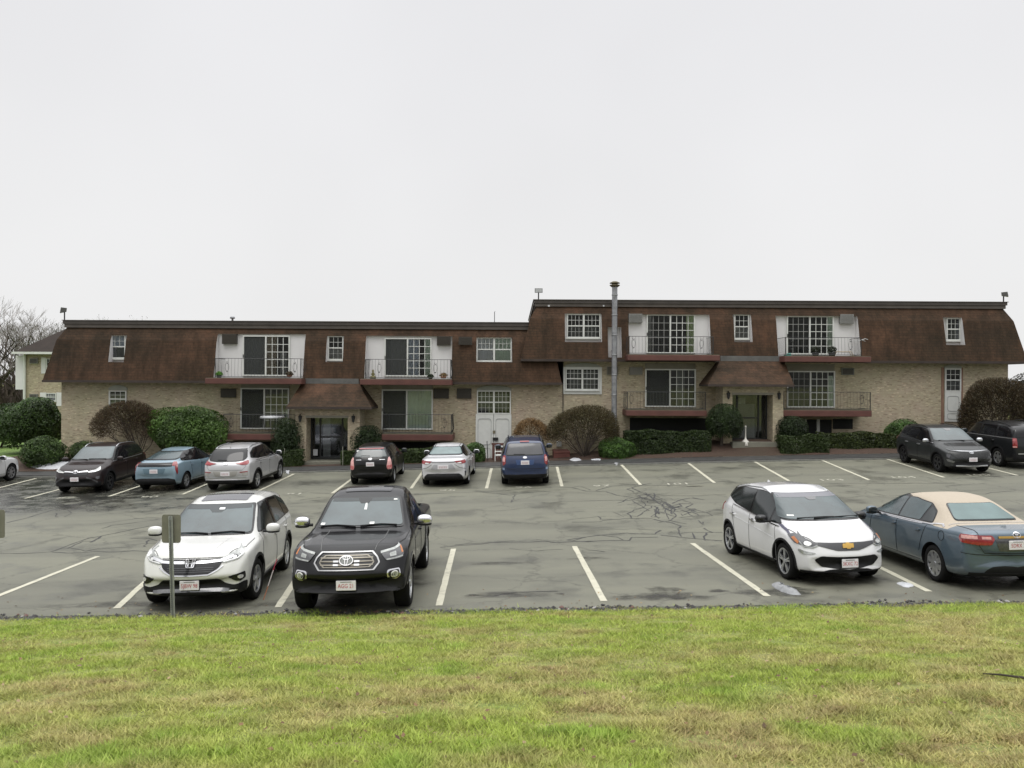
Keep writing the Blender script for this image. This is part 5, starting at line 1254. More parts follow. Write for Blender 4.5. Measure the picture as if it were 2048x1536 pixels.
bush('shrub', 'dark shrub cut by the picture edge in front of the brick woods', -40, 40, 812, 880, 46.0, (.030, .046, .018), n=4500, leaf=.06, lumps=.2, depth=1.5)
bush('shrub', 'low rounded green shrub between the lawn and the parked brown crossover', 45, 132, 873, 934, 37.9, (.042, .075, .018), n=6000, leaf=.04, alt=(.075, .12, .03), alt_f=.2, depth=.9)
bush('shrub', 'small low shrub against the brick beside the twiggy dome', 138, 196, 880, 930, 38.6, (.050, .080, .022), n=3000, leaf=.04, depth=.6)
twig_dome('twiggy_shrub', 'bare brown dome shaped shrub with a dark trunk under the single lower window', 190, 321, 799, 888, 38.3, (.046, .031, .022), (.075, .052, .026), 8500, leafy=2600, leafcol=(.070, .062, .022), skew=.35, pybase=912, group='clipped bare shrubs')
bush('shrub', 'broad bright green leafy shrub between the bare dome and the lower balcony', 294, 457, 806, 905, 38.0, RHO, n=11000, leaf=.055, alt=(.085, .14, .035), alt_f=.25, lumps=.2, depth=1.1, aspect=.4)
bush('yew', 'dark cone clipped yew just before the first porch pier', 545, 606, 836, 935, 37.95, YEW, n=7000, leaf=.028, depth=.75, lumps=.05, power=2.6, bottom=-.9, group='clipped yews at the porches')
hedge('low clipped hedge in front of the dark cone yew', 572, 607, 902, 934, 37.35, YEW2, .7, 3200)
bush('yew', 'squat dark yew between the first porch and the black hatchback', 704, 767, 850, 925, 38.3, YEW, n=6000, leaf=.028, depth=.75, lumps=.06, power=2.5, bottom=-.85, group='clipped yews at the porches')
hedge('short clipped hedge at the doorstep under the squat yew', 685, 722, 901, 931, 37.35, YEW2, .6, 2600)
hedge('clipped hedge under the balcony behind the black hatchback', 760, 866, 897, 930, 37.6, YEW2, .8, 5200)
bush('shrub', 'bright round shrub beside the white double door', 926, 971, 886, 928, 37.6, BOX, n=4500, leaf=.035, depth=.55, power=2.6, lumps=.06)
twig_dome('twiggy_shrub', 'sparse straw coloured shrub behind the navy crossover', 1026, 1102, 836, 890, 38.4, (.14, .085, .04), (.22, .14, .065), 3000, stems=12, pybase=916)
twig_dome('twiggy_shrub', 'bare olive brown dome shaped shrub under the surrounded window near the flue', 1100, 1240, 811, 896, 38.0, (.050, .039, .022), (.080, .064, .028), 9500, leafy=3600, leafcol=(.062, .060, .022), stems=26, pybase=915, group='clipped bare shrubs')
bush('shrub', 'small vivid green mound between the olive dome and the long hedge', 1194, 1274, 874, 915, 37.5, (.055, .11, .020), n=5000, leaf=.035, depth=.7, bottom=-.5)
hedge('long low clipped hedge left of the second porch', 1250, 1418, 862, 912, 37.9, (.024, .040, .011), 1.1, 12000, alt=(.055, .085, .02))
def topiary():
    r = bush('topiary', 'round topiary tree on a short trunk beside the second porch', 1413, 1486, 807, 874, 37.9, (.026, .045, .012), cat='topiary', n=10000, leaf=.030, depth=.8, lumps=.05, bottom=-.7, stem=False)
    mb = MB(); b = at(1443, 905, 37.9) - r.location; mb.tube([(b.x - .03, 0, b.z - .2), (b.x, 0, .35), (b.x + .05, 0, .9), (.05, 0, 1.2)], [.10, .075, .07, .05], 8)
    for dx in (-.35, .30, .05): mb.tube([(b.x + .03, 0, .7), (dx, .05, 1.15)], [.05, .025], 6)
    mb.build('trunk', BARK, r)
topiary()
bush('yew', 'ball clipped yew between the second porch and the basement window', 1553, 1614, 832, 884, 38.0, (.020, .034, .010), n=7000, leaf=.028, depth=.7, lumps=.04, power=2.4, bottom=-.85, group='clipped yews at the porches')
hedge('square clipped hedge beside the second doorstep', 1556, 1652, 870, 908, 37.45, YEW2, .9, 5600)
hedge('long clipped hedge under the basement windows of the taller wing', 1640, 1800, 866, 903, 37.85, (.033, .047, .011), .9, 10000, alt=(.075, .10, .02))
bush('shrub', 'green shrub rising behind the charcoal crossover', 1766, 1850, 838, 895, 38.4, BOX, n=5500, leaf=.04, depth=.8)
twig_dome('twiggy_shrub', 'very large dark brown dome shrub at the outer corner of the taller wing', 1920, 2075, 754, 890, 37.6, (.042, .027, .019), (.066, .050, .022), 17000, leafy=7000, leafcol=(.050, .044, .020), stems=34, pybase=900, group='clipped bare shrubs')
bush('shrub', 'dark shrub seen over the dome by the taller wing corner', 2010, 2110, 748, 850, 43.0, (.034, .030, .018), n=5000, leaf=.05, depth=1.2)

# ------------------------------------------------------------------ bare trees
def bare_tree(label, px, py_top, Y, base_z, spread=.55, seed=1, levels=6, col=(.085, .072, .060), bud=None, group='bare trees beyond the house', r0=.20):
    rn = random.Random(seed); x = bx(px, Y); H = Zp(px, py_top, Y) - base_z; r = empty('bare_tree', (x, Y, base_z), 0, label, 'tree', group)
    trunk = MB(); tips = []
    def grow(p, d, L_, rad, lv):
        q = p + d * L_; m_ = p.lerp(q, .5) + Vector((rn.uniform(-.04, .04), rn.uniform(-.04, .04), 0)) * L_
        if lv >= levels - 2: tips.append((p, q, rad))
        else: trunk.tube([p, m_, q], [rad, rad * .85, rad * .7], 6 if lv < 2 else 4, cap=False)
        if lv >= levels: return
        for k in range(3 if lv else 4):
            dd = d + Vector((rn.gauss(0, spread), rn.gauss(0, spread), rn.uniform(-.05, .35))); dd.normalize(); grow(p.lerp(q, rn.uniform(.55, 1)), dd, L_ * rn.uniform(.62, .84), rad * .62, lv + 1)
    sc_ = H * .27; grow(Vector((0, 0, 0)), Vector((rn.uniform(-.05, .05), 0, 1)).normalized(), sc_, r0, 0)
    top = max(q.z for _, q, _ in tips); k = H / top
    b = trunk.build('trunk', BARK, r); b.data.transform(Matrix.Scale(k, 4))
    A = np.array([[*p] for p, q, w_ in tips]) * k; B = np.array([[*q] for p, q, w_ in tips]) * k; Wd = np.array([max(w_, .007) for p, q, w_ in tips])
    d = B - A; w_ = np.cross(d, unit(len(A))); w_ /= np.linalg.norm(w_, axis=1)[:, None] + 1e-9; w_ *= np.maximum(Wd * .55, .010)[:, None]
    tint_mesh('crown', np.stack([A - w_, A + w_, B + w_ * .5, B - w_ * .5], 1), shade(col, len(A), .3), TWIGM, 4, r)['kind'] = 'stuff'
    if bud is not None: n = 2200; q = RNG.integers(0, len(B), n); tint_mesh('bud', leaves_at(B[q] + unit(n) * .12, unit(n), .05), shade(bud, n, .4), LEAF, 4, r)['kind'] = 'stuff'
    return r
bare_tree('large bare grey tree cut by the picture edge beyond the brick house', -25, 592, 66, -1.0, .50, 5, 7, (.25, .23, .215))
bare_tree('bare grey tree with fine twigs above the brick house roof', 48, 612, 74, -1.0, .42, 9, 7, (.25, .23, .215))
bare_tree('small budding tree showing over the hip of the brick house', 100, 640, 70, -1.0, .50, 12, 6, (.11, .10, .075), bud=(.12, .13, .07))
bare_tree('bare treetop just showing over the lower wing near the floodlight', 172, 628, 72, -1.0, .48, 17, 6, (.13, .12, .10))
bare_tree('bare treetop just showing over the lower wing above its single dormer', 224, 625, 75, -1.0, .45, 23, 6, (.13, .12, .10), bud=(.16, .17, .11))
def woods():
    n = 4200; X = -62 + 30 * RNG.random(n); Yy = 70 + 25 * RNG.random(n); h = 2.0 + 4.2 * RNG.random(n) ** .7; z0 = np.full(n, -.8); lean = RNG.normal(size=(n, 2)) * .5
    st = RNG.random(n) * 3.2; z0 = z0 + st; w_ = .02 + .05 * RNG.random(n)
    P = np.stack([np.stack([X - w_, Yy, z0], 1), np.stack([X + w_, Yy, z0], 1), np.stack([X + lean[:, 0] + w_ * .3, Yy + lean[:, 1], z0 + h * .55], 1), np.stack([X + lean[:, 0] - w_ * .3, Yy + lean[:, 1], z0 + h * .55], 1)], 1)
    cl = shade((.058, .045, .036), n, .4); o = tint_mesh('woods', P, cl, TWIGM, 4); tag(o, kind='stuff')
    n = 9000; C = np.stack([-64 + 33 * RNG.random(n), 72 + 26 * RNG.random(n), -1 + 5.2 * RNG.random(n) ** 1.1], 1); o = tint_mesh('undergrowth', leaves_at(C, unit(n), .22, .5), shade((.055, .042, .034), n, .45, (.05, .055, .03), .15), TWIGM, 4); tag(o, kind='stuff')
woods()
litter()
# ------------------------------------------------------------------ emblems (flat outlines in y, z)
def em_h(cy, cz, s_):           # slanted-leg H inside a rounded frame
    o = rounded([(cy - .5 * s_, cz + .42 * s_), (cy + .5 * s_, cz + .42 * s_), (cy + .40 * s_, cz - .42 * s_), (cy - .40 * s_, cz - .42 * s_)], .12 * s_)
    c = lambda p: [((a - cy) * .84 + cy, (b - cz) * .84 + cz) for a, b in p]
    fr = ring_strip(o, c(o))
    H = []
    for sg in (-1, 1): H.append([(cy + sg * .30 * s_, cz + .34 * s_), (cy + sg * .17 * s_, cz + .34 * s_), (cy + sg * .11 * s_, cz - .32 * s_), (cy + sg * .24 * s_, cz - .32 * s_)][::sg])
    H.append([(cy - .16 * s_, cz + .06 * s_), (cy + .16 * s_, cz + .06 * s_), (cy + .15 * s_, cz - .06 * s_), (cy - .15 * s_, cz - .06 * s_)])
    return fr + H
def em_ovals(cy, cz, s_):       # three interlocked ovals
    def rg(a, b, dx, dz, w_): return ring_strip(ellipse(cy + dx, cz + dz, a, b, 22), ellipse(cy + dx, cz + dz, a - w_, b - w_, 22))
    return rg(.5 * s_, .34 * s_, 0, 0, .055 * s_) + rg(.27 * s_, .14 * s_, 0, .17 * s_, .045 * s_) + rg(.12 * s_, .32 * s_, 0, 0, .045 * s_)
def em_bow(cy, cz, s_):         # bow-tie cross
    p = [(-.5, .06), (-.44, .17), (-.17, .17), (-.17, .25), (.17, .25), (.17, .17), (.53, .17), (.5, -.06), (.44, -.17), (.17, -.17), (.17, -.25), (-.17, -.25), (-.17, -.17), (-.53, -.17)]
    return [[(cy + a * s_, cz + b * s_) for a, b in p]]
def em_oval(cy, cz, s_): return [ellipse(cy, cz, .5 * s_, .27 * s_, 20)]
def em_slant(cy, cz, s_):       # slanted H in an oval
    r_ = ring_strip(ellipse(cy, cz, .5 * s_, .26 * s_, 22), ellipse(cy, cz, .43 * s_, .20 * s_, 22))
    for sg in (-1, 1): r_.append([(cy + sg * .17 * s_ - .03 * s_, cz - .19 * s_), (cy + sg * .17 * s_ + .05 * s_, cz - .19 * s_), (cy + sg * .17 * s_ + .09 * s_, cz + .19 * s_), (cy + sg * .17 * s_ + .01 * s_, cz + .19 * s_)])
    r_.append([(cy - .16 * s_, cz - .04 * s_), (cy + .18 * s_, cz + .0 * s_), (cy + .2 * s_, cz + .05 * s_), (cy - .14 * s_, cz + .03 * s_)])
    return r_

P_WHITE = paint('pearl white paint', (.60, .60, .575), 0, .3, .02)
P_WHITE2 = paint('plain white paint', (.64, .64, .65), 0, .3, .02)
P_BLACKM = paint('black truck paint', (.0055, .0055, .0065), 0, .3, film=.04)
P_TEAL = paint('blue grey metallic paint', (.075, .110, .142), .35, .38)
P_BROWN = paint('dark brown metallic paint', (.017, .011, .011), 0, .3, film=.10)
P_BLUE = paint('light blue metallic paint', (.21, .30, .365), .3, .38)
P_SILVER = paint('silver metallic paint', (.46, .46, .47), .35, .36, .03)
P_SILVER2 = paint('pale silver paint', (.58, .58, .60), .15, .36, .03)
P_BLACK = paint('black hatchback paint', (.006, .006, .0065), 0, .3, film=.05)
P_NAVY = paint('navy blue paint', (.009, .022, .070), .1, .33, film=.2)
P_GREY = paint('charcoal metallic paint', (.030, .032, .033), .1, .33, film=.12)
P_DARK = paint('dark grey metallic paint', (.013, .014, .015), 0, .33, film=.10)
VINYL = mat('tan vinyl roof', (.40, .345, .275), .8, 0, .07, 30, bump=.3, bscale=120)

# ================================================================== white crossover, front row
def white_crossover():
    sp = dict(xf=1.36, xr=-1.26, wr=.345, tw=.23, edge=.10, bend_f=.30, bend_r=.14, blen_f=1.3, steer=-4,
        top=[(-2.28, .56), (-2.24, .96), (-2.15, 1.08), (-1.98, 1.44), (-1.74, 1.575), (-1.1, 1.64), (-.25, 1.645), (.36, 1.555), (1.24, 1.085), (1.38, 1.05), (1.75, 1.01), (2.0, .965), (2.12, .88), (2.2, .74), (2.25, .62), (2.295, .52)],
        bot=[(-2.28, .42), (-2.2, .30), (-1.9, .22), (1.8, .22), (2.1, .23), (2.295, .30)],
        sh=[(-2.28, .55), (-2.15, 1.03), (-1.7, 1.10), (.2, 1.03), (1.2, .99), (1.75, .935), (2.05, .87), (2.2, .70), (2.295, .5)],
        w=[(-2.28, .70), (-2.15, .83), (-1.7, .895), (-.9, .91), (1.3, .91), (1.8, .895), (2.1, .85), (2.295, .74)],
        wt=[(-2.28, .6), (-1.98, .60), (-1.6, .63), (-.3, .67), (.34, .665), (1.2, .76), (1.75, .74), (2.1, .68), (2.295, .6)],
        rim=dict(n=5, w=.17, flare=1.1, m='alloy'))
    c = Car('white_crossover', 'white crossover with sunroof parked nose out beside the black pickup', 'car', sp, P_WHITE)
    F = 'F'
    c.screen(F, [(-.58, 1.51), (.58, 1.51), (.71, 1.105), (-.71, 1.105)])
    c.pan('screen_band', F, [(-.56, 1.515), (.56, 1.515), (.575, 1.455), (.15, 1.45), (.08, 1.40), (-.08, 1.40), (-.15, 1.45), (-.575, 1.455)], mat('tinted band', (.022, .028, .030), .06, 0, .2, 2), .0145, .09)
    c.wiper(F, [(-.66, 1.105), (-.2, 1.115), (.0, 1.10)]); c.wiper(F, [(.05, 1.105), (.4, 1.12), (.62, 1.10)])
    c.pan('paper_tag', F, rounded([(.02, 1.44), (.12, 1.44), (.12, 1.47), (.02, 1.47)], .01), CM['paper'], .016, .1)
    c.pan('sunroof', 'T', rounded([(-.48, -.42), (.18, -.42), (.18, .42), (-.48, .42)], .06), mat('sunroof glass', (.10, .10, .11), .1, 0, .1, 3), .006, .1)
    c.side_glass([(-1.82, 1.16), (-1.70, 1.36), (-1.2, 1.50), (-.3, 1.535), (.20, 1.50), (.62, 1.30), (.94, 1.10), (.2, 1.085)], [-1.12, -.12], ['tint', 'tint', 'glass'])
    c.doors([[(1.0, .34), (1.02, .7), (.96, 1.06)], [(-.12, .34), (-.12, 1.06)], [(-.92, .5), (-1.0, .75), (-1.14, 1.1)]], .34, 1.06, [-.02, -1.02], .93, CM['dim'])
    c.cladding(.33, arch=.05)
    c.mirrors(.80, 1.13, gap=.12, size=(.08, .125, .085))
    # nose
    g = c.pan('grille', F, rounded([(-.50, .83), (.50, .83), (.45, .70), (.30, .60), (-.30, .60), (-.45, .70)], .04), CM['gloss'], .008, .07)
    for z in (.64, .67, .70): c.line('grille_slat', F, [(-.36, z), (.36, z)], .008, CM['lampdark'], .012, parent=g)
    c.pan('chrome_bar', F, ribbon([(-.64, .85), (-.46, .795), (-.25, .782), (0, .778), (.25, .782), (.46, .795), (.64, .85)], .038), CM['chrome'], .02, .1)
    c.pan('grille_lip', F, ribbon([(-.50, .72), (-.42, .655), (-.29, .592), (0, .585), (.29, .592), (.42, .655), (.50, .72)], .018), CM['chrome'], .012, .1)
    c.pan('emblem_back', F, rounded([(-.09, .83), (.09, .83), (.08, .70), (-.08, .70)], .03), CM['gloss'], .020, .05)
    c.pan('emblem', F, em_h(0, .765, .155), CM['chrome'], .034, 0)
    for sg in (1, -1):
        mp = (lambda p: p) if sg > 0 else mirror_poly
        h = c.pan('headlight', F, mp(rounded([(.46, .83), (.62, .905), (.80, .975), (.875, 1.0), (.89, .95), (.86, .88), (.72, .80), (.52, .755), (.45, .775)], .025)), CM['lamp'], .010, .05)
        c.pan('headlight_bowl', F, mp(ellipse(.655, .835, .06, .034, 14)), CM['lampdark'], .016, 0, h); c.pan('headlight_bulb', F, mp(ellipse(.655, .835, .034, .022, 10)), CM['bulb'], .02, 0, h)
        c.pan('headlight_strip', F, mp(ribbon([(.50, .775), (.70, .815), (.84, .885)], .014)), CM['bulb'], .018, .1, h)
        c.pan('headlight_bowl', F, mp(ellipse(.79, .90, .05, .036, 14)), CM['bulb'], .016, 0, h)
        k = c.pan('fog_pocket', F, mp(rounded([(.58, .545), (.70, .575), (.835, .60), (.85, .50), (.74, .455), (.66, .47)], .025)), CM['gloss'], .008, .06)
        c.pan('fog_light', F, mp(ellipse(.745, .525, .042, .03, 14)), CM['bulb'], .016, 0, k)
    c.pan('lower_bumper', F, rounded([(-.43, .525), (.43, .525), (.53, .44), (.66, .40), (.80, .44), (.90, .44), (.90, .24), (-.90, .24), (-.90, .44), (-.80, .44), (-.66, .40), (-.53, .44)], .03), CM['black'], .008, .08)
    c.pan('skid_lip', F, ribbon([(-.6, .33), (0, .345), (.6, .33)], .05), CM['lampdark'], .016, .1)
    c.plate(F, .435, '5JBW 98', fwd=.035)
    for y in (-1, 1): c.line('hood_seam', 'T', [(1.22, y * .80), (1.7, y * .77), (2.02, y * .56), (2.13, y * .46)], .010, CM['dim'])
    c.line('hood_seam', F, [(-.48, .845), (0, .85), (.48, .845)], .010, CM['dim'])
    c.line('hood_crease', 'T', [(1.28, .42), (2.05, .33)], .008, mat('soft crease', (.55, .55, .54), .5)); c.line('hood_crease', 'T', [(1.28, -.42), (2.05, -.33)], .008, MATS['soft crease'])
    # tail
    c.screen('B', [(-.55, 1.47), (.55, 1.47), (.62, 1.13), (-.62, 1.13)], 'tint', name='rear_window')
    c.pan('tail_light', 'B', [(.66, 1.46), (.74, 1.40), (.84, .95), (.72, .93), (.66, 1.1)], CM['red'], .01, .08, both=True)
    c.plate('B', .83)
    return c.place(516, 1197, (1.36, .88), -85.5)

# ================================================================== black pickup, front row
def black_pickup():
    sp = dict(xf=1.765, xr=-1.475, wr=.385, tw=.26, arch=.455, edge=.09, bend_f=.34, bend_r=.05, blen_f=1.1,
        top=[(-2.69, .70), (-2.64, 1.12), (-2.56, 1.19), (-1.04, 1.20), (-.98, 1.21), (-.90, 1.60), (-.74, 1.735), (-.4, 1.79), (.12, 1.775), (.50, 1.69), (1.24, 1.205), (1.36, 1.17), (1.9, 1.14), (2.34, 1.10), (2.5, 1.0), (2.58, .85), (2.65, .74), (2.695, .62)],
        bot=[(-2.69, .52), (-2.6, .46), (2.2, .40), (2.5, .36), (2.695, .40)],
        sh=[(-2.69, .68), (-2.56, 1.16), (-1.0, 1.17), (-.6, 1.17), (1.1, 1.13), (1.9, 1.08), (2.34, 1.02), (2.5, .92), (2.695, .6)],
        w=[(-2.69, .88), (-2.5, .925), (-1.2, .93), (.9, .925), (1.4, .94), (2.0, .945), (2.4, .935), (2.695, .86)],
        wt=[(-2.69, .8), (-1.0, .86), (-.9, .64), (-.3, .66), (.40, .675), (1.14, .76), (1.9, .76), (2.4, .72), (2.695, .6)],
        cut=[(-2.52, -1.06, -.72, .72, .72, 1.5)],
        rim=dict(n=6, w=.15, m='alloy'))
    c = Car('black_pickup_truck', 'black pickup truck with a wide chrome grille and chrome mirrors', 'truck', sp, P_BLACKM)
    F = 'F'
    c.screen(F, [(-.585, 1.635), (.585, 1.635), (.715, 1.235), (-.715, 1.235)])
    c.pan('screen_band', F, [(-.565, 1.635), (.565, 1.635), (.58, 1.585), (-.58, 1.585)], MATS['tinted band'], .0145, .09)
    c.wiper(F, [(-.68, 1.225), (-.4, 1.24), (-.08, 1.22)]); c.wiper(F, [(0, 1.225), (.35, 1.245), (.62, 1.23)])
    c.pan('camera_housing', F, rounded([(-.13, 1.635), (.13, 1.635), (.07, 1.555), (-.07, 1.555)], .02), CM['gloss'], .016, .1)
    c.pan('paper_tag', F, [(.50, 1.615), (.56, 1.615), (.565, 1.595), (.505, 1.595)], CM['paper'], .016, 0)
    c.pan('paper_tag', F, [(.15, 1.28), (.23, 1.28), (.23, 1.25), (.15, 1.25)], CM['paper'], .016, 0)
    c.pan('paper_tag', F, [(-.68, 1.275), (-.61, 1.275), (-.62, 1.245), (-.69, 1.245)], CM['paper'], .016, 0)
    c.pan('hanging_ornament', F, [(.02, 1.56), (.05, 1.56), (.06, 1.46), (.01, 1.46)], CM['paper'], .016, 0)
    c.pan('sunroof', 'T', rounded([(-.15, -.42), (.28, -.42), (.28, .42), (-.15, .42)], .05), mat('wet sunroof glass', (.05, .05, .055), .05, 0, .1, 3), .006, .1)
    c.side_glass([(-.72, 1.22), (-.66, 1.52), (-.35, 1.655), (.25, 1.655), (.58, 1.45), (.92, 1.215), (.2, 1.205)], [-.02], ['tint', 'tint'])
    c.doors([[(1.08, .52), (1.10, .85), (1.02, 1.18)], [(-.02, .52), (-.02, 1.19)], [(-.86, .58), (-.9, .9), (-.9, 1.19)]], .52, 1.19, [.1, -.78], 1.03, CM['seam'])
    c.line('bed_seam', 'L', [(-1.0, .5), (-1.0, 1.2)], .022, CM['seam'], both=True)
    c.line('body_crease', 'L', [(-2.5, 1.03), (0, 1.0), (1.2, .98)], .012, CM['dim'], both=True)
    c.cladding(.48, 'gloss', .045)
    c.mirrors(.86, 1.275, CM['chrome'], (.085, .135, .095), .125)
    # nose: hexagonal chrome-rimmed grille
    hexo = [(-.395, 1.005), (.395, 1.005), (.47, .93), (.505, .845), (.425, .74), (-.425, .74), (-.505, .845), (-.47, .93)]
    hexi = [(a * .955, (b - .872) * .89 + .872) for a, b in hexo]; hexj = [(a * .84, (b - .872) * .66 + .872) for a, b in hexo]
    g = c.pan('grille', F, rounded(hexo, .02), CM['gloss'], .012, .08)
    c.pan('grille_rim', F, ring_strip(rounded(hexo, .012), rounded(hexi, .012)), mat('dull chrome', (.40, .40, .40), .3, 1, .1, 10), .03, 0, g)
    c.pan('grille_inner_rim', F, ring_strip(rounded(hexj, .012), [(a * .95, (b - .872) * .88 + .872) for a, b in rounded(hexj, .012)]), mat('warm chrome', (.20, .185, .155), .35, .9, .1, 10), .024, 0, g)
    for z in (.922, .872, .822): c.pan('grille_bar', F, ribbon([(-.40, z), (-.2, z), (.2, z), (.40, z)], .017), MATS['warm chrome'], .026, 0, g)
    for sg in (-1, 1):
        for z in (.872, .822): c.pan('grille_bar', F, ribbon([(sg * .12, z), (sg * .20, z)], .026)[0][::sg], MATS['dull chrome'], .032, 0, g)
    c.pan('emblem_back', F, ellipse(0, .880, .108, .076, 24), mat('emblem dark', (.10, .105, .10), .25, .5), .034, 0)
    c.pan('emblem', F, em_ovals(0, .880, .212), MATS['dull chrome'], .045, 0)
    for sg in (1, -1):
        mp = (lambda p: p) if sg > 0 else mirror_poly
        h = c.pan('headlight', F, mp(rounded([(.50, .99), (.72, 1.03), (.895, 1.075), (.93, 1.05), (.92, .94), (.86, .885), (.60, .865), (.55, .93)], .02)), CM['lampdark'], .012, .05)
        c.pan('headlight_strip', F, mp(ribbon([(.51, .985), (.72, 1.022), (.90, 1.064)], .03)), CM['lamp'], .018, .1, h)
        c.pan('headlight_strip', F, mp(ribbon([(.60, .878), (.74, .89), (.88, .91)], .020)), CM['lamp'], .018, .1, h)
        c.pan('headlight_bulb', F, mp(rounded([(.64, .965), (.75, .985), (.75, .925), (.65, .915)], .01)), CM['lamp'], .016, 0, h)
        c.pan('turn_signal', F, mp([(.87, 1.05), (.915, 1.05), (.915, .96), (.87, .95)]), CM['amber'], .016, 0, h)
        k = c.pan('fog_surround', F, mp(rounded([(.62, .735), (.79, .745), (.80, .64), (.74, .585), (.64, .60), (.61, .66)], .03)), CM['chrome'], .012, .06)
        c.pan('fog_pocket', F, mp(rounded([(.64, .715), (.775, .725), (.78, .645), (.73, .605), (.655, .62), (.63, .665)], .03)), CM['gloss'], .018, .06, k)
        c.pan('fog_light', F, mp(ellipse(.71, .668, .05, .042, 16)), CM['bulb'], .024, 0, k); c.pan('fog_lens', F, mp(ellipse(.71, .668, .034, .028, 14)), CM['lamp'], .03, 0, k)
    c.pan('lower_bumper', F, rounded([(-.62, .60), (-.4, .56), (.4, .56), (.62, .60), (.90, .60), (.90, .36), (-.90, .36), (-.90, .60)], .03), CM['black'], .008, .08)
    c.plate(F, .525, 'AGG 21', fwd=.05)
    for y in (-1, 1):
        c.line('hood_seam', 'T', [(1.22, y * .84), (1.8, y * .83), (2.3, y * .70), (2.46, y * .58)], .010)
        c.line('hood_crease', 'T', [(1.3, y * .50), (1.9, y * .50), (2.4, y * .42)], .012, CM['dim'])
    c.screen('B', [(-.55, 1.62), (.55, 1.62), (.6, 1.3), (-.6, 1.3)], 'tint', name='rear_window')
    c.pan('tail_light', 'B', [(.76, 1.13), (.91, 1.13), (.91, .82), (.76, .82)], CM['red'], .01, .08, both=True)
    c.plate('B', .62)
    return c.place(824, 1211, (1.765, .92), -88.7)

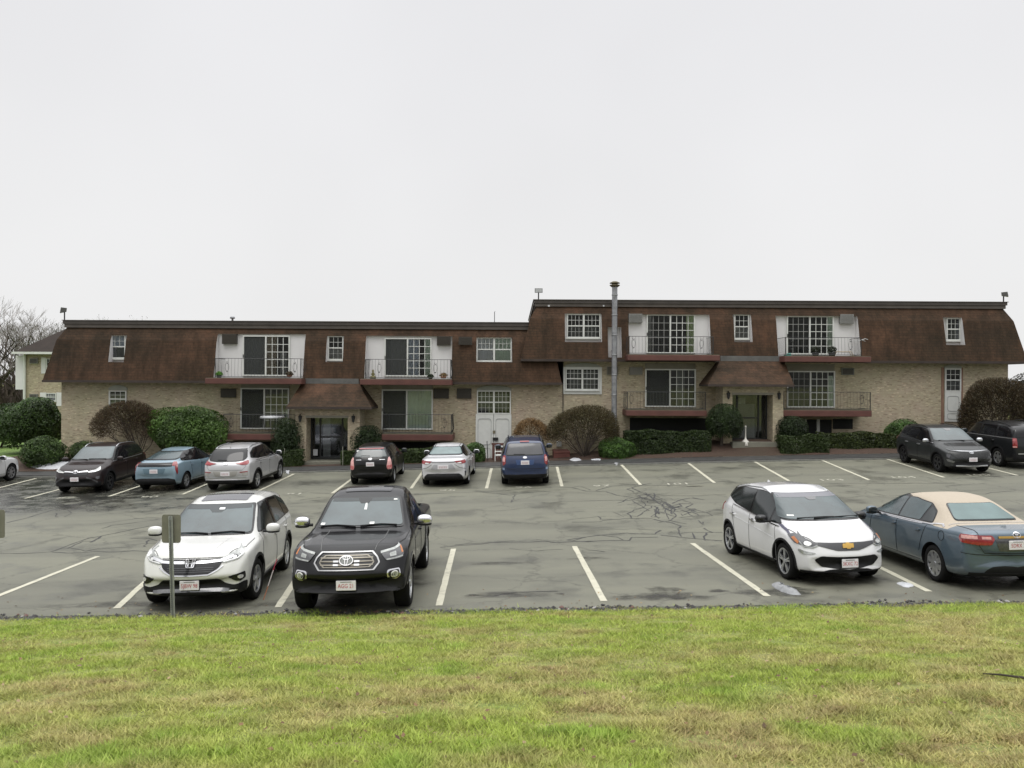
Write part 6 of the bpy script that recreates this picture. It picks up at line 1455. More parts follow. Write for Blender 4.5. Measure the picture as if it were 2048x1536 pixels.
# ================================================================== white electric hatchback
def white_hatchback():
    sp = dict(xf=1.25, xr=-1.35, wr=.33, tw=.215, edge=.11, bend_f=.30, bend_r=.16, blen_f=1.1,
        top=[(-2.08, .58), (-2.03, .95), (-1.93, 1.06), (-1.82, 1.36), (-1.64, 1.475), (-.95, 1.565), (-.15, 1.58), (.45, 1.49), (1.30, 1.06), (1.42, 1.02), (1.72, .93), (1.9, .83), (1.99, .70), (2.04, .58), (2.083, .48)],
        bot=[(-2.08, .42), (-2.0, .28), (-1.7, .20), (1.6, .19), (1.9, .20), (2.083, .27)],
        sh=[(-2.08, .56), (-1.93, 1.03), (-1.5, 1.08), (0, .99), (1.2, .90), (1.6, .83), (1.9, .74), (2.083, .46)],
        w=[(-2.08, .66), (-1.93, .80), (-1.5, .87), (-.8, .883), (1.2, .883), (1.6, .87), (1.9, .80), (2.083, .66)],
        wt=[(-2.08, .55), (-1.75, .57), (-1.3, .62), (-.2, .66), (.45, .645), (1.30, .74), (1.72, .68), (1.95, .6), (2.083, .5)],
        rim=dict(n=5, w=.06, twin=.14, flare=1.0, m='alloy', rr=.74))
    c = Car('white_hatchback', 'white hatchback with a gold badge and black mirrors parked nose out', 'car', sp, P_WHITE2)
    F = 'F'
    c.screen(F, [(-.60, 1.45), (.60, 1.45), (.755, 1.085), (.70, 1.07), (-.70, 1.07), (-.755, 1.085)])
    c.pan('screen_band', F, [(-.58, 1.46), (.58, 1.46), (.60, 1.395), (-.60, 1.395)], mat('screen band', (.16, .16, .18), .15, 0, .1, 2), .015, .09)
    c.pan('camera_housing', F, rounded([(-.12, 1.40), (.12, 1.40), (.07, 1.35), (-.07, 1.35)], .02), CM['lampdark'], .017, .1)
    c.wiper(F, [(-.55, 1.075), (0, 1.09), (.15, 1.085)]); c.wiper(F, [(-.25, 1.07), (.3, 1.085), (.66, 1.08)])
    c.pan('paper_tag', F, [(-.66, 1.13), (-.56, 1.13), (-.57, 1.11), (-.67, 1.11)], CM['paper'], .016, 0)
    c.side_glass([(-1.76, 1.26), (-1.62, 1.37), (-1.0, 1.45), (-.1, 1.47), (.28, 1.43), (.70, 1.22), (1.08, .99), (.3, .995), (-1.0, 1.14)], [-.22, .68], ['glass', 'glass', 'glass'])
    c.line('window_moulding', 'L', [(-1.1, 1.095), (-.2, 1.025), (.5, .955), (1.06, .93)], .016, CM['chrome'], .01, both=True)
    c.pan('fender_flash', 'L', [(1.0, .965), (1.30, .885), (1.52, .80), (1.50, .83), (1.32, .915), (1.12, .975)], mat('fender flash', (.10, .10, .14), .2, .3), .008, .1, both=True)
    c.doors([[(.98, .30), (1.0, .6), (.92, .93)], [(-.22, .30), (-.22, 1.02)], [(-.95, .45), (-1.02, .7), (-1.15, 1.1)]], .30, .96, [-.05, -1.05], .90, CM['dim'], CM['chrome'])
    c.line('body_crease', 'L', [(-1.0, .86), (-.2, .80), (.9, .70)], .010, mat('white crease', (.6, .6, .61), .5), both=True)
    c.cladding(.30, arch=.035)
    c.mirrors(.66, 1.03, CM['gloss'], (.095, .115, .075), .115)
    # nose
    g = c.pan('upper_grille', F, rounded([(-.62, .755), (-.3, .745), (.3, .745), (.62, .755), (.52, .70), (.20, .615), (-.20, .615), (-.52, .70)], .03), mat('grey grille panel', (.055, .055, .06), .35, .2, .2, 60), .008, .06)
    c.pan('emblem', F, em_bow(0, .69, .20), CM['gold'], .024, 0)
    g2 = c.pan('lower_grille', F, rounded([(-.60, .46), (-.50, .53), (-.2, .515), (.2, .515), (.50, .53), (.60, .46), (.48, .34), (.2, .30), (-.2, .30), (-.48, .34)], .04), CM['black'], .008, .07)
    c.pan('chin', F, ribbon([(-.8, .235), (0, .225), (.8, .235)], .06), CM['black'], .008, .1)
    for sg in (1, -1):
        mp = (lambda p: p) if sg > 0 else mirror_poly
        h = c.pan('headlight', F, mp(rounded([(.50, .74), (.68, .81), (.80, .88), (.865, .92), (.86, .84), (.80, .74), (.70, .665), (.58, .67), (.52, .70)], .03)), CM['lampdark'], .010, .05)
        c.pan('headlight_bowl', F, mp(ellipse(.655, .725, .06, .036, 14)), CM['bulb'], .016, 0, h)
        c.pan('headlight_wrap', 'L' if sg > 0 else 'R', rounded([(1.40, .84), (1.52, .875), (1.80, .775), (1.80, .69), (1.62, .72)], .02), CM['lampdark'], .010, .05, h)
        c.pan('turn_signal', 'L' if sg > 0 else 'R', [(1.52, .80), (1.56, .82), (1.70, .745), (1.70, .71)], CM['amber'], .018, .05, h)
        c.pan('headlight_rim', F, mp(ribbon([(.52, .70), (.60, .665), (.72, .675), (.80, .75)], .016)), CM['lamp'], .016, .1, h)
        c.pan('running_light', F, mp(rounded([(.56, .575), (.70, .60), (.82, .635), (.84, .60), (.74, .55), (.62, .545)], .02)), CM['lamp'], .010, .06)
    c.plate(F, .40, '3KXC 72', fwd=.03)
    for y in (-1, 1): c.line('hood_seam', 'T', [(1.32, y * .78), (1.6, y * .72), (1.85, y * .56)], .009, CM['dim'])
    c.rails(-1.45, .25, .60, 'alloy', .012, .014)
    c.screen('B', [(-.5, 1.42), (.5, 1.42), (.6, 1.12), (-.6, 1.12)], 'tint', name='rear_window')
    c.pan('tail_light', 'B', [(.62, 1.05), (.84, 1.08), (.86, .90), (.70, .86)], CM['red'], .012, .08, both=True)
    
    c.plate('B', .80)
    c.fin(-1.15)
    return c.place(1568, 1158, (1.25, -.85), -83.0)

# ================================================================== blue-grey saloon with a tan vinyl roof
def vinyl_saloon():
    sp = dict(xf=1.43, xr=-1.345, wr=.325, tw=.21, edge=.10, bend_f=.26, bend_r=.20, blen_f=1.2, vinyl=(-1.75, .42, VINYL),
        top=[(-2.4, .66), (-2.34, .98), (-2.24, 1.035), (-1.66, 1.07), (-1.52, 1.10), (-.98, 1.37), (-.55, 1.445), (-.1, 1.455), (.36, 1.40), (1.1, 1.03), (1.24, 1.0), (1.8, .93), (2.16, .83), (2.3, .70), (2.36, .58), (2.4, .48)],
        bot=[(-2.4, .44), (-2.32, .28), (-2.0, .20), (2.0, .19), (2.25, .20), (2.4, .27)],
        sh=[(-2.4, .64), (-2.34, .95), (-2.2, .99), (-1.6, .985), (0, .95), (1.2, .90), (1.8, .85), (2.2, .74), (2.4, .46)],
        w=[(-2.4, .72), (-2.3, .82), (-1.8, .89), (-1.0, .91), (1.4, .91), (1.9, .875), (2.2, .80), (2.4, .66)],
        wt=[(-2.4, .64), (-2.2, .72), (-1.66, .74), (-1.0, .60), (-.3, .61), (.36, .60), (1.1, .74), (1.8, .70), (2.2, .62), (2.4, .5)],
        rim=dict(n=8, w=.17, flare=1.25, m='alloy', rr=.72))
    c = Car('blue_grey_saloon', 'blue grey saloon with a tan vinyl roof seen from behind', 'car', sp, P_TEAL)
    B = 'B'
    c.screen('F', [(-.56, 1.37), (.56, 1.37), (.72, 1.07), (-.72, 1.07)])
    c.side_glass([(-1.22, 1.035), (-1.06, 1.20), (-.80, 1.315), (-.3, 1.365), (.22, 1.345), (.55, 1.20), (.92, .985), (.0, 1.005)], [-.86, -.06], ['glass', 'screen', 'screen'], grow=.02, chrome='chrome')
    c.line('window_moulding', 'L', [(-1.3, 1.0), (-.4, .985), (.5, .965), (.98, .955)], .016, CM['chrome'], .012, both=True)
    c.line('roof_moulding', 'L', [(-1.62, 1.0), (-1.50, 1.03), (-1.32, 1.02), (-1.2, 1.0)], .016, CM['chrome'], .012, both=True)
    c.screen(B, [(-.42, 1.33), (.42, 1.33), (.55, 1.10), (-.55, 1.10)], name='rear_window', frame=.012)
    c.pan('rear_window_overlay', B, rounded([(-.41, 1.325), (.41, 1.325), (.54, 1.105), (-.54, 1.105)], .04), mat('aqua screen', (.10, .155, .155), .10, 0, .25, 2), .017, .08)  # pale overlay: sky reflection put into the glass colour
    c.line('roof_moulding', 'T', [(-1.63, -.74), (-1.66, -.4), (-1.67, 0), (-1.66, .4), (-1.63, .74)], .018, CM['chrome'], .008)
    c.doors([[(1.02, .32), (1.04, .6), (.96, .95)], [(-.06, .32), (-.06, .97)], [(-.90, .48), (-.98, .7), (-1.12, .97)]], .32, .95, [.04, -.86], .86)
    c.mirrors(.72, 1.02, size=(.075, .11, .08), gap=.10)
    # tail
    c.line('boot_seam', B, [(-.60, 1.0), (-.60, .78), (-.52, .66), (.52, .66), (.60, .78), (.60, 1.0)], .009)
    c.line('boot_seam', 'T', [(-1.72, .66), (-2.28, .60)], .009); c.line('boot_seam', 'T', [(-1.72, -.66), (-2.28, -.60)], .009)
    for sg in (1, -1):
        mp = (lambda p: p) if sg > 0 else mirror_poly
        h = c.pan('tail_light', B, mp(rounded([(.36, .90), (.40, .955), (.62, .955), (.86, .965), (.90, .90), (.86, .835), (.62, .80), (.42, .80)], .025)), CM['red'], .012, .06)
        c.pan('tail_light_lens', B, mp([(.62, .945), (.84, .95), (.85, .90), (.62, .895)]), CM['redpale'], .017, .08, h)
        c.pan('reverse_light', B, mp([(.42, .93), (.56, .935), (.56, .895), (.42, .89)]), CM['redpale'], .017, 0, h)
    c.pan('plate_recess', B, rounded([(-.36, .90), (.36, .90), (.30, .70), (-.30, .70)], .03), CM['lampdark'], .004, .1)
    c.pan('boot_handle', B, ribbon([(-.30, .925), (.30, .925)], .035), CM['gold'], .014, .1)
    c.pan('emblem', B, em_ovals(0, .955, .13), CM['chrome'], .02, 0)
    c.plate(B, .80, '5DRX 7', fwd=.03)
    c.line('bumper_seam', B, [(-.88, .66), (-.5, .63), (0, .625), (.5, .63), (.88, .66)], .010)
    c.pan('bumper_shadow_lip', B, ribbon([(-.75, .30), (0, .29), (.75, .30)], .07), CM['black'], .006, .1)
    c.line('fuel_flap', 'L', ellipse(-1.62, .86, .085, .085, 18) + [(-1.535, .86)], .007)
    c.pan('headlight', 'F', [(.50, .72), (.82, .80), (.86, .70), (.55, .62)], CM['lamp'], .01, .08, both=True)
    c.pan('grille', 'F', rounded([(-.42, .72), (.42, .72), (.36, .58), (-.36, .58)], .03), CM['gloss'], .008, .1); c.plate('F', .42)
    return c.place(1868, 1163, (-1.345, .88), 91.5)

# ================================================================== far row
def suv(name, label, pt, L=4.6, W=.92, H=1.66, wb=2.66, fo=.93, wr=.345, ws=(.95, .30), rr=(-1.75, .09), tail=(.12, .34), nose=.98, belt=1.03, rim=None, bend_r=.14, boxy=0, cut=None, clad=None, **kw):
    h = L / 2; xf = h - fo; xr = xf - wb
    sp = dict(xf=xf, xr=xr, wr=wr, tw=.225, edge=.10 - .02 * boxy, bend_f=.28, bend_r=bend_r, blen_f=1.2,
        top=[(-h, .58), (-h + .05, .95), (-h + tail[0] + .02, belt + .06), (-h + tail[1], H - .20), (-h + tail[1] + .16, H - rr[1]), (-1.0, H - .012), (-.2, H), (ws[1], H - .08), (ws[1] + ws[0] - .1, belt + .10), (ws[1] + ws[0] + .06, belt + .055), (h - .55, nose + .03), (h - .28, nose - .06), (h - .15, nose - .18), (h - .07, .66), (h, .52)],
        bot=[(-h, .42), (-h + .1, .30), (-h + .4, .23), (h - .5, .22), (h - .2, .24), (h, .31)],
        sh=[(-h, .56), (-h + tail[0], belt), (-h + .6, belt + .06), (.2, belt), (1.2, belt - .05), (h - .55, nose - .08), (h - .2, nose - .16), (h, .5)],
        w=[(-h, W * .78), (-h + .13, W * .92), (-h + .6, W * .985), (-.9, W), (1.3, W), (h - .5, W * .98), (h - .2, W * .92), (h, W * .78)],
        wt=[(-h, W * .66), (-h + tail[1], W * (.70 + .08 * boxy)), (-h + .8, W * (.71 + .08 * boxy)), (-.3, W * (.73 + .07 * boxy)), (ws[1], W * (.72 + .06 * boxy)), (ws[1] + ws[0], W * .82), (h - .5, W * .8), (h - .15, W * .72), (h, W * .64)],
        rim=rim or dict(n=5, w=.15, m='alloy'))
    sp.update(kw)
    return Car(name, label, 'car', sp, pt), sp, h
def brown_crossover():
    c, sp, h = suv('brown_crossover', 'dark brown crossover with pale roof rails parked beside the light blue hatchback', P_BROWN, 4.6, .9225, 1.66, 2.66, .93, rim=dict(n=5, w=.12, m='darkalloy'), nose=1.0)
    F = 'F'
    c.screen(F, [(-.60, 1.55), (.60, 1.55), (.74, 1.16), (-.74, 1.16)])
    c.wiper(F, [(-.66, 1.16), (-.05, 1.15)]); c.wiper(F, [(0, 1.165), (.62, 1.155)])
    c.side_glass([(-1.85, 1.22), (-1.65, 1.44), (-1.1, 1.52), (-.2, 1.545), (.22, 1.50), (.62, 1.30), (.95, 1.11), (.2, 1.10)], [-1.1, -.1], 'tint', chrome='alloy')
    c.doors([[(1.0, .4), (.97, 1.06)], [(-.1, .4), (-.1, 1.08)], [(-.95, .55), (-1.15, 1.1)]], .4, 1.06, [.0, -1.0], .95)
    c.cladding(.36); c.mirrors(.80, 1.15, gap=.11); c.rails(-1.6, .15, .60, 'alloy', .045, .018)
    for sg in (1, -1):
        mp = (lambda p: p) if sg > 0 else mirror_poly
        hd = c.pan('headlight', F, mp(rounded([(.38, .80), (.62, .86), (.84, .97), (.88, .94), (.86, .85), (.62, .785), (.5, .775)], .02)), CM['lamp'], .012, .06)
        c.pan('headlight_strip', F, mp(ribbon([(.44, .79), (.64, .80), (.80, .85), (.86, .93)], .03)), CM['bulb'], .02, .08, hd)
        c.pan('chrome_bar', F, mp(ribbon([(.08, .80), (.25, .815), (.42, .82)], .028)), CM['chrome'], .014, .1)
        c.pan('fog_light', F, mp(rounded([(.68, .62), (.82, .64), (.80, .54), (.70, .52)], .02)), CM['lampdark'], .012, .06)
        c.pan('bumper_wing', F, mp(ribbon([(.40, .60), (.56, .56), (.68, .47), (.74, .42)], .05)), CM['lampdark'], .012, .08)
    c.pan('grille', F, rounded([(-.45, .76), (.45, .76), (.40, .68), (-.40, .68)], .03), CM['gloss'], .008, .08)
    c.pan('lower_bumper', F, rounded([(-.42, .56), (.42, .56), (.62, .44), (.86, .44), (.86, .26), (-.86, .26), (-.86, .44), (-.62, .44)], .03), CM['black'], .008, .1)
    c.pan('emblem', F, em_ovals(0, .80, .17), CM['chrome'], .024, 0)
    c.plate(F, .55, fwd=.03)
    c.screen('B', [(-.55, 1.45), (.55, 1.45), (.6, 1.15), (-.6, 1.15)], 'tint', name='rear_window'); c.pan('tail_light', 'B', [(.5, 1.08), (.84, 1.10), (.86, .97), (.55, .96)], CM['red'], .012, .08, both=True)
    
    c.plate('B', .80)
    return c.place(221, 981, (sp['xf'], .89), -88)
def silver_crossover():
    c, sp, h = suv('silver_crossover', 'silver crossover parked between the light blue hatchback and the entrance path', P_SILVER, 4.48, .925, 1.65, 2.67, .90, belt=1.04, tail=(.14, .42))
    B = 'B'
    c.screen('F', [(-.60, 1.54), (.60, 1.54), (.74, 1.17), (-.74, 1.17)])
    c.side_glass([(-1.70, 1.22), (-1.56, 1.36), (-1.1, 1.50), (-.2, 1.54), (.22, 1.50), (.62, 1.30), (.95, 1.11), (.2, 1.10), (-1.2, 1.16)], [-1.05, -.05], 'tint', chrome='chrome')
    c.doors([[(1.0, .4), (.97, 1.06)], [(-.05, .4), (-.05, 1.08)], [(-.92, .55), (-1.12, 1.1)]], .4, 1.06, [.05, -.95], .97, CM['dim'])
    c.line('body_crease', 'L', [(-1.5, 1.04), (-.5, 1.0), (.9, .985)], .012, CM['dim'], both=True)
    c.line('sill_chrome', 'L', [(xx, .42) for xx in (sp['xr'] + .5, 0, sp['xf'] - .5)], .045, CM['alloy'], .014, both=True)
    c.cladding(.38); c.mirrors(.80, 1.14, gap=.10); c.rails(-1.5, .15, .60, 'alloy', .028, .015)
    c.screen(B, [(-.60, 1.48), (.60, 1.48), (.68, 1.24), (.60, 1.15), (.3, 1.115), (-.3, 1.115), (-.60, 1.15), (-.68, 1.24)], 'tint', name='rear_window')
    c.pan('spoiler_shade', B, [(-.60, 1.53), (.60, 1.53), (.61, 1.475), (-.61, 1.475)], CM['gloss'], .012, .08)
    c.wiper(B, [(-.02, 1.14), (.32, 1.155)], 'rear_wiper')
    for sg in (1, -1):
        mp = (lambda p: p) if sg > 0 else mirror_poly
        hd = c.pan('tail_light', B, mp(rounded([(.34, 1.035), (.55, 1.07), (.80, 1.13), (.88, 1.12), (.88, 1.03), (.80, .985), (.60, .97)], .03)), CM['red'], .014, .06)
        c.pan('tail_light_lens', B, mp([(.5, 1.03), (.75, 1.07), (.76, 1.03), (.55, 1.0)]), mat('tail lamp mid', (.33, .05, .06), .2), .02, 0, hd)
        c.pan('rear_reflector', B, mp(rounded([(.52, .735), (.78, .755), (.80, .72), (.54, .71)], .01)), CM['red'], .012, .06)
        c.pan('fog_panel', B, mp(rounded([(.62, .70), (.80, .71), (.80, .60), (.60, .60)], .02)), mat('silver shade', (.32, .31, .29), .4), .010, .08)
    
    c.pan('emblem', B, em_slant(0, 1.03, .17), CM['chrome'], .02, 0)
    c.plate(B, .67, wd=.34, h=.15, fwd=.015)
    c.pan('plate_recess', B, rounded([(-.46, .76), (.46, .76), (.38, .58), (-.38, .58)], .03), mat('silver shade', (.32, .31, .29), .4), .006, .1)
    c.pan('bumper_lip', B, ribbon([(-.80, .545), (-.4, .535), (.4, .535), (.80, .545)], .03), CM['alloy'], .014, .1)
    c.pan('lower_bumper', B, rounded([(-.86, .44), (.86, .44), (.84, .30), (-.84, .30)], .03), CM['black'], .010, .1)
    c.line('hatch_seam', B, [(-.66, 1.12), (-.72, .92), (-.6, .80), (.6, .80), (.72, .92), (.66, 1.12)], .010, CM['dim'])
    c.pan('headlight', 'F', [(.46, .86), (.86, .96), (.86, .86), (.55, .78)], CM['lamp'], .01, .08, both=True); c.plate('F', .5)
    c.fin(-1.55)
    return c.place(516, 977, (sp['xr'], -.89), 88)
def navy_crossover():
    c, sp, h = suv('navy_crossover', 'navy blue crossover with roof rails parked in front of the white double door', P_NAVY, 4.6, .8975, 1.70, 2.64, .94, belt=1.06, boxy=.6, tail=(.10, .30), bend_r=.10, rr=(-1.75, .07))
    B = 'B'
    c.screen('F', [(-.60, 1.60), (.60, 1.60), (.72, 1.2), (-.72, 1.2)])
    c.side_glass([(-1.95, 1.22), (-1.78, 1.48), (-1.1, 1.575), (-.2, 1.59), (.22, 1.55), (.62, 1.34), (.95, 1.13), (.2, 1.12)], [-1.05, -.05], 'glass')
    c.doors([[(1.0, .4), (.97, 1.08)], [(-.05, .4), (-.05, 1.1)], [(-.92, .55), (-1.12, 1.12)]], .4, 1.08, [.05, -.95], .98)
    c.cladding(.34); c.mirrors(.80, 1.17, gap=.12, size=(.08, .12, .09)); c.rails(-1.7, .1, .60, 'black', .05, .018)
    c.screen(B, [(-.58, 1.53), (.58, 1.53), (.68, 1.17), (.60, 1.14), (-.60, 1.14), (-.68, 1.17)], 'glass', name='rear_window', frame=.02)
    c.pan('rear_window_shade', B, [(-.57, 1.52), (.57, 1.52), (.67, 1.16), (-.67, 1.16)], mat('grey tinted screen', (.085, .085, .09), .15, 0, .15, 2), .017, .09)
    c.pan('brake_light', B, rounded([(-.17, 1.615), (.17, 1.615), (.17, 1.585), (-.17, 1.585)], .01), CM['red'], .02, .1)
    c.wiper(B, [(.0, 1.165), (.40, 1.175)], 'rear_wiper')
    for sg in (1, -1):
        mp = (lambda p: p) if sg > 0 else mirror_poly
        hd = c.pan('tail_light', B, mp(rounded([(.72, 1.13), (.80, 1.15), (.88, 1.10), (.88, .80), (.78, .78), (.70, .84), (.70, 1.02)], .03)), CM['red'], .014, .06)
        c.pan('tail_light_lens', B, mp(rounded([(.73, 1.06), (.85, 1.07), (.86, .93), (.73, .91)], .02)), CM['redpale'], .02, 0, hd)
        c.pan('rear_reflector', B, mp(rounded([(.74, .70), (.86, .70), (.86, .62), (.74, .62)], .01)), mat('pale blue reflector', (.22, .30, .42), .3), .012, .06)
    
    c.pan('emblem', B, em_oval(0, 1.06, .15), CM['chrome'], .02, 0)
    c.pan('plate_recess', B, rounded([(-.34, .98), (.34, .98), (.30, .80), (-.30, .80)], .03), mat('navy shade', (.03, .06, .15), .4), .006, .1)
    c.plate(B, .88, fwd=.02)
    c.line('bumper_seam', B, [(-.86, .72), (-.6, .66), (.6, .66), (.86, .72)], .012)
    c.pan('lower_bumper', B, rounded([(-.84, .46), (.84, .46), (.82, .31), (-.82, .31)], .03), CM['black'], .010, .1)
    c.pan('headlight', 'F', [(.46, .86), (.84, .96), (.84, .86), (.55, .78)], CM['lamp'], .01, .08, both=True); c.plate('F', .5)
    return c.place(1097, 965, (sp['xr'], -.87), 90)
def charcoal_crossover():
    c, sp, h = suv('charcoal_crossover', 'charcoal crossover parked nose out at the end of the far row', P_GREY, 4.6, .9325, 1.655, 2.755, .90, wr=.355, rim=dict(n=5, w=.10, twin=.12, m='darkalloy'), nose=.98, belt=1.03)
    F = 'F'
    c.screen(F, [(-.60, 1.55), (.60, 1.55), (.745, 1.16), (-.745, 1.16)])
    c.pan('camera_housing', F, rounded([(-.15, 1.55), (.15, 1.55), (.08, 1.47), (-.08, 1.47)], .02), CM['lampdark'], .017, .1)
    c.wiper(F, [(-.66, 1.155), (.3, 1.15)])
    c.side_glass([(-1.80, 1.26), (-1.60, 1.42), (-1.1, 1.51), (-.2, 1.54), (.22, 1.50), (.62, 1.30), (.95, 1.10), (.2, 1.09)], [-1.1, -.1], 'tint', chrome='lampdark')
    c.line('window_moulding', 'L', [(.40, 1.075), (.98, 1.06)], .02, CM['chrome'], .014, both=True)
    c.doors([[(1.0, .4), (.97, 1.06)], [(-.1, .4), (-.1, 1.08)], [(-.95, .55), (-1.15, 1.1)]], .4, 1.06, [.0, -1.0], .93, CM['seam'], CM['alloy'])
    c.cladding(.40); c.mirrors(.80, 1.14, MATS['alloy'] if False else CM['alloy'], gap=.11)
    c.rails(-1.5, .1, .61, 'black', .04, .018)
    c.pan('grille', F, rounded([(-.80, .83), (-.3, .80), (.3, .80), (.80, .83), (.62, .66), (.42, .52), (-.42, .52), (-.62, .66)], .03), mat('dark jewel grille', (.02, .021, .021), .25, .4, .8, 45), .008, .06)
    for sg in (1, -1):
        mp = (lambda p: p) if sg > 0 else mirror_poly
        c.pan('running_light', F, mp(ribbon([(.12, .835), (.40, .845), (.66, .87), (.86, .92)], .022)), CM['lampdark'], .016, .08)
        c.pan('headlight', F, mp(rounded([(.72, .72), (.86, .76), (.86, .64), (.76, .60)], .02)), CM['lampdark'], .012, .06)
        c.pan('bumper_wing', F, mp(rounded([(.60, .48), (.80, .565), (.87, .565), (.82, .48), (.66, .44)], .02)), mat('grey wing', (.16, .16, .155), .35, .5), .014, .06)
    c.line('hood_edge', F, [(-.6, .87), (0, .85), (.6, .87)], .02, CM['alloy'], .014)
    c.pan('emblem', F, em_slant(0, .80, .16), CM['alloy'], .022, 0)
    c.plate(F, .56, fwd=.03)
    c.pan('skid_lip', F, ribbon([(-.58, .325), (0, .315), (.58, .325)], .035), CM['alloy'], .014, .1)
    c.pan('lower_bumper', F, rounded([(-.60, .47), (.60, .47), (.70, .27), (-.70, .27)], .03), CM['black'], .008, .1)
    for y in (-1, 1): c.line('hood_crease', 'T', [(1.25, y * .55), (2.0, y * .45)], .02, CM['dim'])
    c.screen('B', [(-.55, 1.45), (.55, 1.45), (.6, 1.15), (-.6, 1.15)], 'tint', name='rear_window'); c.pan('tail_light', 'B', [(.5, 1.05), (.84, 1.07), (.86, .95), (.55, .94)], CM['red'], .012, .08, both=True); c.plate('B', .8)
    return c.place(1874, 944, (sp['xf'], -.90), -90.5)
def dark_suv():
    c, sp, h = suv('dark_boxy_wagon', 'dark boxy off-roader with a red tail light cut by the edge of the picture', P_DARK, 4.6, .925, 1.74, 2.76, .80, wr=.37, ws=(.60, .45), tail=(.09, .22), nose=1.06, belt=1.12, boxy=1.0, bend_r=.05, rim=dict(n=5, w=.13, twin=.15, m='alloy', rr=.66))
    B = 'B'
    c.screen('F', [(-.62, 1.64), (.62, 1.64), (.72, 1.26), (-.72, 1.26)])
    c.side_glass([(-2.02, 1.24), (-1.98, 1.58), (-1.1, 1.62), (.3, 1.61), (.52, 1.50), (.82, 1.19), (.2, 1.19)], [-1.12, -.1], 'tint', pill=.06, trim='black')
    c.doors([[(.95, .5), (.95, 1.16)], [(-.1, .5), (-.1, 1.18)], [(-.9, .6), (-1.1, 1.18)]], .5, 1.16, [.0, -1.0], 1.02)
    c.line('window_moulding', 'L', [(-2.1, 1.185), (0, 1.165), (.9, 1.15)], .03, CM['dim'], .012, both=True)
    c.cladding(.46, 'black', .07); c.mirrors(.72, 1.26, gap=.13, size=(.08, .13, .10)); c.rails(-1.7, .2, .66, 'black', .05, .022)
    c.screen(B, [(-.64, 1.60), (.64, 1.60), (.70, 1.24), (-.70, 1.24)], 'tint', name='rear_window')
    for sg in (1, -1):
        mp = (lambda p: p) if sg > 0 else mirror_poly
        hd = c.pan('tail_light', B, mp(rounded([(.72, 1.20), (.89, 1.20), (.89, .84), (.72, .84)], .02)), CM['red'], .014, .06)
        c.pan('reverse_light', B, mp([(.74, .90), (.88, .90), (.88, .85), (.74, .85)]), CM['redpale'], .02, 0, hd)
    
    c.plate(B, .95)
    c.pan('lower_bumper', B, rounded([(-.9, .60), (.9, .60), (.88, .36), (-.88, .36)], .03), CM['black'], .010, .1)
    c.pan('step_pad', B, ribbon([(-.7, .61), (.7, .61)], .04), CM['alloy'], .014, .1)
    c.pan('headlight', 'F', ellipse(.66, .86, .11, .11, 16), CM['lamp'], .01, 0, both=True); c.pan('grille', 'F', rounded([(-.45, .96), (.45, .96), (.45, .74), (-.45, .74)], .03), CM['gloss'], .008, .1); c.plate('F', .5)
    return c.place(1994, 933, (sp['xr'], .90), 92)
def lowcar(name, label, pt, L, W, H, wb, fo, top, sh, wr=.315, rim=None, bend_r=.2, tailw=.78, **kw):
    h = L / 2; xf = h - fo; xr = xf - wb
    sp = dict(xf=xf, xr=xr, wr=wr, tw=.205, edge=.095, bend_f=.26, bend_r=bend_r, blen_f=1.1, top=top, sh=sh,
        bot=[(-h, .42), (-h + .08, .28), (-h + .4, .20), (h - .4, .19), (h - .15, .2), (h, .27)],
        w=[(-h, W * tailw), (-h + .12, W * .91), (-h + .6, W * .98), (-.9, W), (1.2, W), (h - .5, W * .97), (h - .2, W * .89), (h, W * .72)],
        wt=[(-h, W * .66), (-h + .3, W * .72), (-.9, W * .67), (-.3, W * .68), (.35, W * .67), (1.1, W * .80), (h - .5, W * .78), (h - .2, W * .7), (h, W * .55)],
        rim=rim or dict(n=7, w=.12, m='alloy'))
    sp.update(kw)
    return Car(name, label, 'car', sp, pt), sp, h
